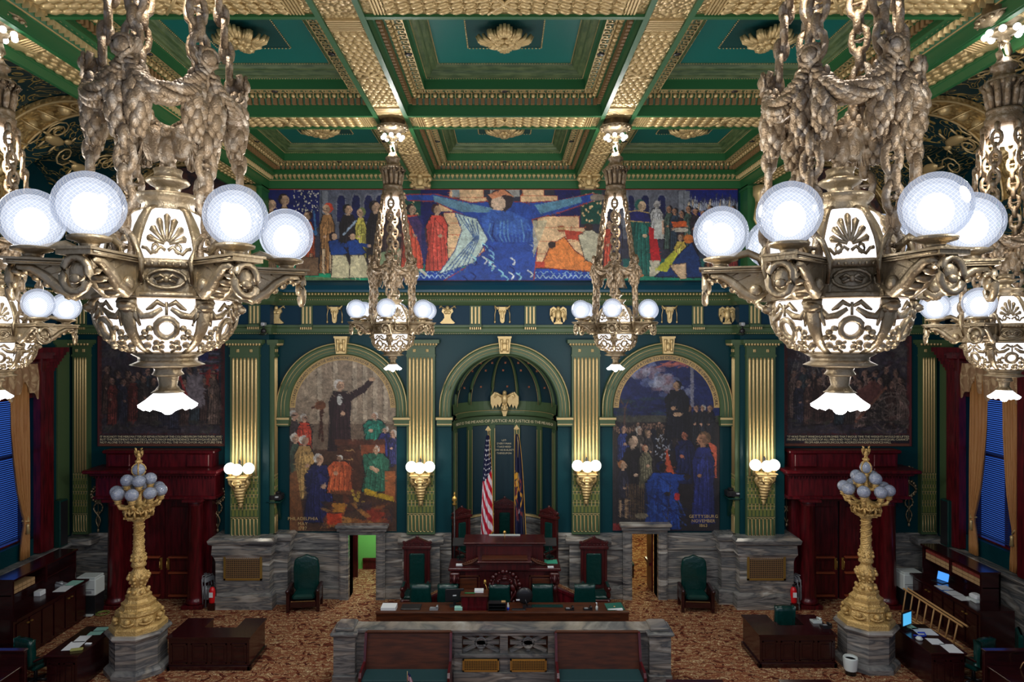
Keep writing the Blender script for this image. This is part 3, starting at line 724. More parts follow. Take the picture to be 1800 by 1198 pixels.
# ================= painted canvases =================
class Canvas:
    """a small painter: colours in sRGB 0-255, coordinates in the canvas's own units"""
    def __init__(s, x0, y0, x1, y1, step, base):
        s.x0, s.y0, s.x1, s.y1 = x0, y0, x1, y1
        s.nx = int((x1-x0)/step)+1; s.ny = int((y1-y0)/step)+1
        s.X, s.Y = np.meshgrid(np.linspace(x0, x1, s.nx), np.linspace(y0, y1, s.ny))
        s.a = np.zeros((s.ny, s.nx, 3)); s.a[:] = base; s.rs = np.random.RandomState(5)
    def mask(s, m, c, k=1.0): s.a[m] = s.a[m]*(1-k)+np.array(c)*k
    def win(s, x0, x1, y0, y1):
        fx = (s.nx-1)/(s.x1-s.x0); fy = (s.ny-1)/(s.y1-s.y0)
        return (slice(max(0, int((y0-s.y0)*fy)-1), max(0, int((y1-s.y0)*fy)+3)), slice(max(0, int((x0-s.x0)*fx)-1), max(0, int((x1-s.x0)*fx)+3)))
    def put(s, w, m, c, k): v = s.a[w]; v[m] = v[m]*(1-k)+np.array(c)*k
    def poly(s, pts, c, k=1.0, line=None):
        w = s.win(min(p[0] for p in pts), max(p[0] for p in pts), min(p[1] for p in pts), max(p[1] for p in pts)); X, Y = s.X[w], s.Y[w]
        m = np.zeros(X.shape, bool); n = len(pts)
        for i in range(n):
            (xa, ya), (xb, yb) = pts[i], pts[(i+1) % n]
            if ya != yb: m ^= ((Y >= min(ya, yb)) & (Y < max(ya, yb))) & (X < xa+(Y-ya)*(xb-xa)/(yb-ya))
        s.put(w, m, c, k)
        if line: s.line(list(pts)+[pts[0]], line[1], line[0])
    def ell(s, cx, cy, rx, ry, c, k=1.0):
        w = s.win(cx-rx, cx+rx, cy-ry, cy+ry); s.put(w, ((s.X[w]-cx)/rx)**2+((s.Y[w]-cy)/ry)**2 < 1, c, k)
    def line(s, pts, wd, c, k=1.0):
        for (xa, ya), (xb, yb) in zip(pts, pts[1:]):
            w = s.win(min(xa, xb)-wd, max(xa, xb)+wd, min(ya, yb)-wd, max(ya, yb)+wd); X, Y = s.X[w], s.Y[w]
            dx, dy = xb-xa, yb-ya; L = dx*dx+dy*dy+1e-9; t = np.clip(((X-xa)*dx+(Y-ya)*dy)/L, 0, 1)
            s.put(w, (X-xa-t*dx)**2+(Y-ya-t*dy)**2 < wd*wd, c, k)
    def strokes(s, n, L=5, w=.8, amt=34, seed=3):
        r = random.Random(seed)
        for i in range(n):
            x = r.uniform(s.x0+2, s.x1-2); y = r.uniform(s.y0+2, s.y1-2); j = int((y-s.y0)/(s.y1-s.y0)*(s.ny-1)); k = int((x-s.x0)/(s.x1-s.x0)*(s.nx-1))
            d = r.uniform(-amt, amt*.8); c = s.a[j, k]*(1+d/110)+d*.25; a = 1.57+math.sin(x*.05)+math.cos(y*.06)+r.uniform(-.5, .5); l = L*r.uniform(.4, 1.2)
            s.line([(x-l*math.cos(a), y-l*math.sin(a)), (x, y), (x+l*math.cos(a+.5), y+l*math.sin(a+.5))], w*r.uniform(.6, 1.4), c, .7)
    def rect(s, x0, y0, x1, y1, c, k=1.0): s.mask((s.X >= x0) & (s.X < x1) & (s.Y >= y0) & (s.Y < y1), c, k)
    def mottle(s, amt=.18, sc=(9, 9)):
        for f in (1, 3):
            q = s.rs.rand(int(s.ny*f/sc[1])+3, int(s.nx*f/sc[0])+3); yy = np.linspace(0, q.shape[0]-1.01, s.ny); xx = np.linspace(0, q.shape[1]-1.01, s.nx)
            yi = yy.astype(int); xi = xx.astype(int); fy = (yy-yi)[:, None]; fx = (xx-xi)[None]
            g = (q[yi][:, xi]*(1-fy)*(1-fx)+q[yi+1][:, xi]*fy*(1-fx)+q[yi][:, xi+1]*(1-fy)*fx+q[yi+1][:, xi+1]*fy*fx)
            s.a *= (1+amt*(g-.5)*2)[..., None]
        s.a *= (1+.06*s.rs.randn(s.ny, s.nx))[..., None]
    def figure(s, x, top, h, w, robe, skin=(196, 160, 128), hair=(60, 40, 34), turn=1, legs=None, arm=None, ink=(24, 20, 26)):
        hr = h*.066 if h > 60 else h*.09; sh = top+hr*2.3; bot = top+h
        body = [(x-w*.24, sh), (x+w*.24, sh), (x+w*.46, sh+h*.16), (x+w*.42, sh+h*.45), (x+w*.5, bot), (x-w*.5, bot), (x-w*.38, sh+h*.45), (x-w*.46, sh+h*.16)]
        s.poly(body, robe, line=(ink, .8)); dk = [c*.6 for c in robe]; lt = [min(255, c*1.35+14) for c in robe]
        for i in range(5):
            xx = x-w*.36+w*.18*i; s.line([(xx*.6+x*.4, sh+h*.12), (xx, sh+h*.5), (xx+turn*w*.05, bot)], .9, dk, .8)
            s.line([(xx*.6+x*.4+1.6, sh+h*.16), (xx+2, sh+h*.5), (xx+2+turn*w*.05, bot-2)], .7, lt, .5)
        if legs:
            for k in (-.22, .22): s.poly([(x+k*w-3, bot-h*.35), (x+k*w+3.5, bot-h*.35), (x+k*w+2.5, bot), (x+k*w-2, bot)], legs, line=(ink, .6))
        if arm:
            s.line([(x+turn*w*.36, sh+h*.07), arm], w*.09, robe); s.line([(x+turn*w*.36, sh+h*.07-w*.09), (arm[0], arm[1]-w*.08)], .7, ink); s.ell(arm[0], arm[1], w*.1, w*.08, skin)
        s.rect(x-hr*.4, top+hr*1.5, x+hr*.4, sh+1, skin)
        s.ell(x-turn*hr*.25, top+hr*.9, hr*1.05, hr*1.12, hair); s.ell(x+turn*hr*.2, top+hr*1.12, hr*.78, hr*.98, skin)
        s.ell(x-turn*hr*.3, top+hr*1.3, hr*.45, hr*.7, [q*.72 for q in skin], .8); s.line([(x+turn*hr*.05, top+hr*1.0), (x+turn*hr*.3, top+hr*.98)], .45, ink); s.line([(x+turn*hr*.5, top+hr*.9), (x+turn*hr*.78, top+hr*1.3), (x+turn*hr*.5, top+hr*1.4)], .45, [q*.6 for q in skin]);
        s.poly([(x-turn*w*.1, sh+h*.05), (x+turn*w*.3, sh+h*.22), (x+turn*w*.12, sh+h*.34), (x-turn*w*.02, sh+h*.28)], lt, .35, line=(dk, .6)); s.ell(x+turn*w*.14, sh+h*.32, w*.07+1, w*.05+1, skin)
        s.poly([(x-turn*w*.46, sh+h*.16), (x-turn*w*.2, sh+h*.1), (x-turn*w*.24, bot), (x-turn*w*.5, bot)], dk, .45)
        s.line([(x+turn*hr*.3, top+hr*1.65), (x+turn*hr*.6, top+hr*1.6)], .4, (120, 60, 50))
    def build(s, name, place, thick=.03, mask=None, m=None, parent=None, place_back=None):
        """place(x, y) -> world point; cells outside mask are left out"""
        col = np.clip(s.a/255, 0, 1); col = np.where(col <= .04045, col/12.92, ((col+.055)/1.055)**2.4)
        vs = [place(x, y) for x, y in zip(s.X.ravel(), s.Y.ravel())]
        nx = s.nx; j, i = np.meshgrid(np.arange(s.ny-1), np.arange(nx-1), indexing='ij')
        if mask is not None:
            mk = mask(s.X, s.Y); ok = mk[:-1, :-1] | mk[1:, :-1] | mk[:-1, 1:] | mk[1:, 1:]; j = j[ok]; i = i[ok]
        k = (j*nx+i).ravel(); fs = np.stack([k, k+nx, k+nx+1, k+1], 1)
        used, inv = np.unique(fs, return_inverse=True); fs = inv.reshape(-1, 4)
        co_ = np.array(vs, 'f')[used]; cc = np.concatenate([col.reshape(-1, 3), np.ones((s.nx*s.ny, 1))], 1)[used]
        me = bpy.data.meshes.new(name); n = len(co_); me.vertices.add(n); me.vertices.foreach_set('co', co_.ravel())
        me.loops.add(fs.size); me.loops.foreach_set('vertex_index', fs.ravel()); me.polygons.add(len(fs)); me.polygons.foreach_set('loop_start', np.arange(0, fs.size, 4))
        me.update(calc_edges=True); me.polygons.foreach_set('use_smooth', [True]*len(fs))
        at = me.attributes.new('paint', 'FLOAT_COLOR', 'POINT'); at.data.foreach_set('color', cc.astype('f').ravel())
        me.materials.append(m or PAINT); o = bpy.data.objects.new(name, me); C.objects.link(o)
        if parent is not None: o.parent = parent
        if thick:
            md = o.modifiers.new('thick', 'SOLIDIFY'); md.thickness = thick; md.offset = 0
        return o
SK = (200, 164, 132)
def tall_mural():
    c = Canvas(470, 332, 1297, 493, 1.0, (52, 52, 66)); r = random.Random(2)
    # skies, arcades, steps, lawn, water
    c.rect(470, 332, 562, 400, (20, 28, 92)); c.rect(562, 332, 716, 420, (86, 90, 104)); c.rect(716, 332, 800, 400, (22, 26, 92)); c.rect(975, 332, 1020, 400, (24, 26, 90)); c.rect(1088, 332, 1206, 420, (98, 100, 110)); c.rect(1206, 332, 1297, 400, (16, 28, 110))
    for x in (600, 626, 648, 668, 1108, 1134, 1163):
        c.ell(x, 352, 9, 13, (110, 112, 122)); c.rect(x-9, 352, x+9, 392, (110, 112, 122)); c.ell(x, 353, 7, 10, (24, 28, 74)); c.rect(x-7, 353, x+7, 390, (24, 28, 74))
    for x in (566, 690, 1094, 1192, 1202): c.rect(x, 336, x+11, 400, (128, 132, 140)); c.line([(x, 336), (x, 400)], .8, (50, 52, 62))
    for i in range(60): c.ell(r.uniform(516, 560), r.uniform(334, 372), 1, 1.3, (220, 214, 190))
    c.rect(772, 347, 800, 372, (236, 196, 146))
    lv = [(790, 333, 850, 347), (808, 347, 855, 362), (780, 374, 860, 392), (768, 392, 868, 412), (768, 412, 868, 436), (758, 436, 868, 464), (918, 333, 956, 344), (915, 344, 980, 362), (945, 380, 1018, 400), (930, 400, 1030, 424), (935, 424, 1040, 446), (930, 446, 1045, 470)]
    for x0, y0, x1, y1 in lv: c.rect(x0, y0, x1, y1, (238, 198, 150)); c.line([(x0, y0), (x1, y0), (x1, y1), (x0, y1), (x0, y0)], .6, (196, 96, 60))
    c.rect(795, 333, 808, 347, (150, 160, 160)); c.rect(862, 333, 914, 346, (160, 158, 150))
    for x0 in (704, 1022):
        c.rect(x0, 334, x0+36, 394, (22, 76, 62))
        for i in range(26): c.ell(x0+r.uniform(2, 34), r.uniform(337, 392), 1.8, 2, (230, 196, 140))
    c.rect(470, 462, 740, 493, (20, 150, 104)); c.rect(1045, 470, 1297, 493, (20, 130, 100)); c.rect(1045, 455, 1297, 470, (36, 96, 90))
    c.rect(735, 463, 830, 476, (30, 150, 116)); c.poly([(480, 484), (600, 488), (640, 493), (470, 493)], (96, 130, 84))
    c.poly([(712, 482), (790, 470), (1040, 474), (1050, 493), (705, 493)], (30, 70, 168))
    for k in range(16):
        x = 712+k*21; c.line([(x+j*1.6, 486+3*math.sin(j*.9+k)) for j in range(14)], .8, (170, 200, 220)); c.line([(x+4+j*1.5, 479+2.4*math.sin(j*.8+k*2)) for j in range(12)], .6, (150, 190, 214))
    # left crowd
    f = c.figure
    for x, t, h, w, rb, hr, tn, lg in ((477, 350, 130, 18, (150, 118, 84), (40, 28, 24), 1, None), (500, 342, 132, 20, (148, 120, 88), (44, 30, 26), 1, (176, 146, 110)), (540, 372, 112, 30, (196, 84, 44), (52, 26, 22), -1, (190, 156, 120)),
        (575, 358, 122, 30, (156, 112, 66), (204, 70, 44), -1, (206, 178, 140)), (612, 360, 116, 34, (34, 28, 30), (24, 20, 22), 1, None), (634, 366, 106, 22, (206, 192, 84), (110, 120, 70), -1, None), (660, 354, 134, 34, (30, 24, 28), (30, 22, 22), 1, None),
        (679, 358, 100, 20, (60, 42, 44), (206, 74, 46), 1, None), (700, 366, 100, 26, (52, 44, 50), (34, 26, 26), 1, None)):
        f(x, t, h, w, rb, SK, hr, tn, lg)
    c.rect(520, 452, 560, 484, (120, 92, 66)); c.line([(520, 452), (560, 452), (560, 484), (520, 484), (520, 452)], .8, (50, 36, 28))
    c.line([(604, 412), (626, 388)], 1.6, (150, 170, 190)); c.line([(545, 400), (556, 412), (552, 372)], 1.6, (60, 110, 160))
    for x, y in ((586, 408), (618, 408)):
        c.poly([(x-9, y+16), (x+8, y+12), (x+26, y+36), (x+10, y+44), (x-4, y+40)], (26, 66, 140), line=((16, 20, 50), .8)); c.poly([(x-2, y+40), (x+22, y+40), (x+34, y+72), (x+40, y+80), (x-4, y+80)], (216, 206, 164), line=((70, 60, 50), .8))
        c.ell(x-1, y+7, 7, 8, (40, 26, 26)); c.ell(x+2, y+8, 5, 6, SK); c.line([(x+6, y+20), (x+28, y+24)], 3.2, (26, 60, 128)); c.ell(x+31, y+24, 4, 2.6, SK)
    c.poly([(650, 470), (668, 444), (700, 434), (716, 446), (712, 470), (690, 486), (660, 488)], (126, 142, 106), line=((40, 44, 36), .8)); c.ell(706, 446, 8, 7, (190, 170, 140)); c.poly([(712, 448), (738, 446), (744, 470), (716, 470)], (196, 204, 180), line=((60, 60, 54), .7)); c.line([(716, 452), (748, 482)], 2.6, (206, 206, 186))
    f(724, 360, 112, 40, (220, 88, 62), SK, (50, 30, 28), 1); f(768, 360, 116, 42, (224, 84, 68), SK, (60, 32, 28), 1)
    c.poly([(716, 382), (742, 378), (752, 440), (746, 470), (738, 430)], (40, 44, 110), .8)
    # central robed form with drapery to both sides
    bl = (40, 74, 158)
    c.poly([(712, 342), (765, 341), (830, 356), (874, 352), (930, 356), (985, 352), (1040, 340), (1062, 344), (1040, 354), (988, 372), (935, 386), (946, 424), (938, 493), (780, 493), (818, 470), (852, 440), (838, 386), (800, 372), (765, 354), (716, 352)], bl, line=((150, 60, 60), .9))
    c.poly([(760, 343), (828, 358), (868, 366), (862, 374), (812, 372), (764, 354)], (104, 146, 168)); c.poly([(940, 360), (1020, 345), (1024, 355), (950, 376)], (96, 146, 172))
    c.poly([(800, 374), (838, 384), (858, 420), (832, 462), (770, 482), (800, 440), (812, 404)], (196, 216, 206), line=((60, 80, 130), .9))
    for k in range(5): c.line([(806+k*8, 378+k*3), (834+k*2, 418), (780+k*9, 478)], 1.0, (70, 100, 150), .9)
    c.ell(706, 347, 9, 4, SK); c.ell(1050, 347, 13, 6, (150, 136, 120))
    c.ell(880, 352, 22, 20, (52, 40, 44)); c.ell(876, 358, 13, 14, (214, 184, 156)); c.poly([(858, 342), (884, 332), (904, 346), (888, 342), (866, 350)], (206, 136, 96)); c.poly([(862, 368), (900, 372), (930, 388), (922, 412), (852, 412), (846, 384)], (58, 96, 176))
    for k in range(22):
        x = 850+r.uniform(-60, 88); y = r.uniform(420, 486)
        if x < 850-(y-420)*.9: x = 860
        c.line([(x+8*math.sin(t*.5), y+t*2.3) for t in range(6)], 1.3, (r.choice([(150, 210, 220), (120, 170, 210), (230, 236, 230), (20, 36, 100), (24, 44, 120)])), .85)
    for k in range(12): c.line([(862+k*6, 384+r.uniform(0, 10)), (858+k*7, 404+r.uniform(0, 16)), (866+k*6, 424)], 1.2, r.choice([(24, 40, 104), (100, 150, 200), (70, 110, 180)]), .8)
    c.poly([(936, 388), (962, 388), (950, 420), (938, 452)], (206, 196, 160), .8)
    # right crowd
    c.poly([(950, 470), (968, 430), (992, 416), (1010, 440), (1052, 470), (1046, 478)], (236, 138, 66), line=((130, 50, 40), .9)); c.ell(970, 430, 7, 6, (54, 34, 30)); c.poly([(992, 404), (1030, 408), (1030, 424), (996, 420)], (196, 74, 50)); c.poly([(1016, 414), (1036, 400), (1052, 412), (1050, 466), (1028, 456)], (206, 200, 170), line=((80, 70, 60), .8)); c.ell(1034, 399, 8, 7, (60, 42, 36))
    c.ell(987, 402, 8, 6, (176, 96, 60)); c.rect(980, 400, 995, 404, (220, 180, 120)); c.rect(942, 460, 958, 470, (200, 70, 50))
    f(1072, 388, 90, 28, (200, 80, 56), SK, (40, 28, 28), -1); f(1084, 372, 110, 22, (60, 60, 80), SK, (40, 28, 28), 1)
    f(1127, 352, 132, 44, (30, 96, 84), (206, 176, 140), (30, 90, 80), 1, arm=(1176, 412)); c.poly([(1104, 372), (1120, 370), (1140, 374), (1158, 392), (1104, 388)], (34, 34, 96), line=((180, 150, 90), .8))
    f(1154, 354, 60, 26, (190, 188, 184), (190, 184, 176), (196, 190, 184), -1); c.poly([(1140, 398), (1152, 402), (1162, 460), (1144, 460)], (190, 34, 40)); c.rect(1142, 458, 1160, 486, (204, 196, 170)); c.rect(1150, 386, 1176, 420, (196, 196, 186)); c.rect(1164, 388, 1176, 412, (210, 170, 140))
    for i in range(26): c.poly([(1208+i*3.4, 372-r.uniform(0, 18)), (1212+i*3.4, 338+r.uniform(0, 14)), (1214+i*3.4, 374)], r.choice([(190, 196, 206), (150, 156, 176), (210, 190, 160)]), line=((60, 60, 80), .4))
    for i, x in enumerate((1176, 1186, 1198, 1210, 1222, 1236, 1248, 1262, 1275, 1288)): f(x, 362+(i % 3)*4, 76, 20, r.choice([(44, 60, 76), (52, 40, 48), (30, 30, 40), (70, 90, 80)]), (176, 128, 98), (30, 22, 24), -1)
    c.poly([(1180, 390), (1208, 388), (1206, 398), (1184, 400)], (200, 90, 40)); c.ell(1196, 404, 14, 4, (200, 190, 170))
    f(1196, 412, 76, 26, (206, 180, 80), SK, (110, 70, 40), -1); c.poly([(1150, 486), (1180, 462), (1200, 440), (1216, 426), (1228, 450), (1236, 488)], (30, 56, 108), line=((18, 22, 50), .9)); c.poly([(1152, 474), (1184, 440), (1192, 446), (1172, 478)], (190, 190, 60)); c.ell(1210, 420, 9, 8, (196, 110, 50)); c.poly([(1176, 466), (1206, 462), (1206, 490), (1196, 490)], (224, 190, 150), line=((100, 70, 50), .7))
    f(1250, 396, 92, 26, (120, 76, 52), (150, 96, 66), (30, 22, 24), -1, (140, 90, 60)); f(1270, 400, 90, 24, (120, 118, 108), (150, 110, 80), (30, 22, 24), -1); f(1288, 396, 94, 20, (130, 40, 36), (150, 110, 80), (30, 22, 24), -1)
    for x in (1110, 1096): c.ell(x, 484, 22, 4, (206, 120, 70))
    c.strokes(5200, 3, .6, 16); c.mottle(.12); c.a *= .93; c.line([(470, 332.5), (1297, 332.5)], 1, (150, 60, 40))
    o = c.build('mural', lambda x, y: (px(x, YW-.03), YW-.03, pz(y, YW-.03)), .02)
    tag(o, 'long wide painted mural of robed figures above the cornice, under the coffered ceiling', 'mural')
tall_mural()
def arch_mask(cx):
    def f(X, Y):
        x = px(X, YW)-cx; z = pz(Y, YW); return (np.abs(x) < 1.785) & ((z < NC) | (x*x+(z-NC)**2 < 1.785**2))
    return f
def arched_mural(sign):
    cx = AX*sign; xm = CX+cx/mpp; x0, x1, y0, y1 = xm-95, xm+95, 622, 933; r = random.Random(9+sign)
    if sign < 0:
        c = Canvas(x0, y0, x1, y1, 1.0, (150, 132, 112)); q = lambda a: xm-602+a
        for x in (556, 584, 618, 636, 654, 672): c.rect(q(x), 622, q(x+9), 740, (176, 160, 138)); c.line([(q(x), 622), (q(x), 740)], .7, (104, 90, 76))
        c.rect(q(530), 650, q(556), 700, (164, 146, 124)); c.rect(q(505), 745, q(700), 790, (110, 92, 76)); c.rect(q(505), 790, q(700), 933, (70, 46, 34))
        f = lambda x, *a, **k: c.figure(q(x), *a, **k)
        for x, t, h, w, rb in ((516, 722, 110, 20, (62, 50, 52)), (534, 728, 90, 30, (190, 62, 40)), (518, 762, 110, 22, (60, 80, 66)), (657, 725, 60, 44, (30, 110, 92)), (676, 750, 70, 30, (40, 44, 104)), (690, 756, 60, 20, (46, 48, 100))):
            f(x, t, h, w, rb, (196, 154, 128), (196, 190, 180), 1 if x < 600 else -1)
        c.line([(q(548), 716), (q(562), 712), (q(566), 775)], 2.2, (66, 34, 24)); c.line([(q(566), 712), (q(560), 770)], 2, (66, 34, 24)); c.ell(q(562), 712, 10, 8, (110, 66, 40))
        c.figure(q(596), 668, 124, 42, (48, 28, 32), (206, 166, 136), (210, 204, 196), 1, arm=None); c.poly([(q(608), 692), (q(636), 678), (q(650), 664), (q(656), 670), (q(642), 688), (q(612), 706)], (44, 26, 30)); c.ell(q(653), 666, 6, 4, SK); c.ell(q(596), 702, 5, 10, (206, 206, 200))
        c.rect(q(588), 772, q(676), 782, (84, 46, 32)); c.rect(q(592), 782, q(632), 870, (76, 44, 30)); c.rect(q(634), 782, q(676), 800, (140, 74, 44))
        for y in (790, 806, 824): c.line([(q(604), y), (q(612), y+2), (q(620), y)], .9, (180, 140, 90))
        f(534, 766, 110, 40, (184, 146, 88), (190, 150, 124), (206, 200, 190), 1, None); f(560, 798, 120, 56, (32, 36, 84), (200, 160, 130), (206, 202, 196), 1, arm=(q(600), 848)); f(596, 800, 66, 48, (206, 96, 54), (206, 160, 128), (214, 210, 200), -1); f(660, 784, 80, 52, (50, 108, 84), (206, 164, 132), (196, 190, 182), -1, arm=(q(660), 826))
        c.rect(q(580), 862, q(634), 868, (110, 64, 40)); c.rect(q(602), 868, q(612), 920, (96, 52, 34)); c.poly([(q(676), 828), (q(694), 828), (q(694), 880), (q(676), 872)], (160, 92, 50))
        c.poly([(q(505), 836), (q(520), 826), (q(528), 880), (q(534), 932), (q(505), 932)], (120, 76, 44)); c.poly([(q(640), 858), (q(690), 872), (q(692), 882), (q(664), 874), (q(640), 868)], (186, 150, 40))
        for i in range(14): c.ell(q(622+i*1.6+r.uniform(-6, 6)), 862+i*3.4, 3, 3, (184, 150, 60))
        for i in range(70): c.poly([(q(r.uniform(560, 690)), r.uniform(880, 928)) for _ in range(3)], r.choice([(140, 84, 44), (90, 52, 36), (52, 38, 36), (170, 120, 60), (60, 44, 50), (150, 50, 30)]), .8)
        c.rect(q(574), 902, q(600), 922, (196, 66, 34)); c.rect(q(584), 884, q(606), 900, (190, 128, 50))
    else:
        c = Canvas(x0, y0, x1, y1, 1.0, (30, 42, 96)); q = lambda a: xm-1169+a
        for i in range(60):
            t = i/59; c.ell(q(1118+t*70+r.uniform(-16, 22)), 640+t*52+r.uniform(-12, 16), r.uniform(5, 13), r.uniform(3, 8), r.choice([(140, 150, 186), (170, 176, 196), (110, 124, 170), (150, 120, 132)]), .6)
        for i in range(14): c.line([(q(1150+i*5), 640+r.uniform(-6, 6)), (q(1176+i*5), 634+r.uniform(-4, 12))], 1.6, (200, 110, 96), .6)
        for i in range(50): x = r.uniform(1076, 1180); c.ell(q(x), r.uniform(700, 730), 14, 3, r.choice([(28, 40, 90), (36, 60, 76), (22, 30, 70)]), .8)
        c.rect(q(1074), 730, q(1266), 745, (70, 70, 64)); c.rect(q(1074), 742, q(1266), 933, (34, 30, 36)); c.line([(q(1096), 744), (q(1096), 716), (q(1088), 700)], 1.2, (90, 66, 60)); c.line([(q(1096), 720), (q(1104), 700)], .9, (90, 66, 60))
        c.rect(q(1212), 640, q(1218), 716, (140, 140, 160))
        f = lambda x, *a, **k: c.figure(q(x), *a, **k)
        for i in range(24): f(1078+i*4.6, 744+r.uniform(-3, 10), 40, 9, r.choice([(60, 50, 50), (40, 44, 70), (70, 58, 50)]), (150, 116, 98), (50, 40, 36), 1)
        for x, rb, h in ((1208, (28, 30, 40), (110, 66, 40)), (1222, (30, 34, 44), (70, 60, 56)), (1233, (34, 38, 50), (206, 200, 190)), (1246, (30, 32, 44), (96, 70, 50))): f(x, 712, 70, 20, rb, (190, 146, 120), h, -1)
        f(1188, 670, 100, 46, (22, 24, 36), (190, 150, 118), (24, 20, 22), -1); c.ell(q(1189), 728, 8, 4, SK)
        f(1094, 748, 60, 24, (40, 56, 120), (190, 150, 128), (30, 36, 70), 1); f(1122, 750, 60, 22, (74, 66, 62), (190, 160, 140), (206, 200, 190), 1); f(1138, 756, 80, 20, (60, 56, 60), (180, 146, 120), (110, 90, 70), 1)
        f(1110, 764, 150, 42, (24, 22, 28), (206, 176, 150), (24, 20, 22), 1); f(1133, 782, 76, 26, (110, 106, 84), (200, 160, 130), (130, 60, 36), 1); f(1093, 810, 100, 24, (36, 36, 52), (206, 166, 136), (150, 96, 56), 1, (170, 140, 110))
        for i in range(9): c.line([(q(1100+i*3.6), 850), (q(1098+i*4), 912)], 1.0, (110, 84, 56), .7)
        for i in range(40): c.ell(q(r.uniform(1150, 1176)), r.uniform(764, 810), 1.2, 1.4, (170, 176, 190))
        c.poly([(q(1170), 790), (q(1180), 820), (q(1184), 838), (q(1166), 834)], (206, 90, 60)); c.poly([(q(1244), 776), (q(1258), 784), (q(1258), 840), (q(1250), 836)], (206, 96, 70))
        f(1202, 758, 92, 40, (26, 34, 78), (180, 110, 84), (24, 22, 30), -1); f(1234, 760, 160, 44, (34, 44, 112), (180, 130, 100), (110, 84, 60), -1); f(1162, 812, 118, 66, (30, 66, 150), (40, 34, 40), (26, 34, 80), 1, arm=(q(1206), 838))
        for i in range(30): c.line([(q(r.uniform(1130, 1200)), r.uniform(850, 910)), (q(r.uniform(1140, 1210)), r.uniform(870, 926))], 1.2, r.choice([(22, 48, 120), (50, 90, 176), (18, 30, 80), (60, 50, 50)]), .7)
        c.ell(q(1188), 872, 5, 7, (200, 50, 50)); c.ell(q(1126), 906, 12, 5, (120, 110, 90)); c.rect(q(1076), 920, q(1090), 932, (130, 40, 40))
    c.strokes(4200, 3.5, .6, 15, 8); c.mottle(.14)
    c.a *= (.86 if sign < 0 else .80)
    o = c.build('mural', lambda x, y: (px(x, YW-.03), YW-.03, pz(y, YW-.03)), .02, arch_mask(cx))
    tag(o, ('arched painted mural of seated and standing people in coats, brown and red tones' if sign < 0 else 'arched painted mural with night blue sky, a dark cloaked speaker and blue coated crowd'), 'mural')
    t = MB()
    L = ('PHILADELPHIA', 'MAY', '1787') if sign < 0 else ('GETTYSBURG', 'NOVEMBER', '1863')
    X = px(xm-602+532, YW) if sign < 0 else px(xm-1169+1234, YW)
    for i, s in enumerate(L): text(t, s, .15, lambda x, i=i: Matrix.Translation((X+x, YW-.046, pz((913, 922, 930)[i] if sign < 0 else (909, 917, 925)[i], YW))) @ STAND, .12)
    t.build('mural_lettering', GOLD, o)
arched_mural(-1); arched_mural(1)
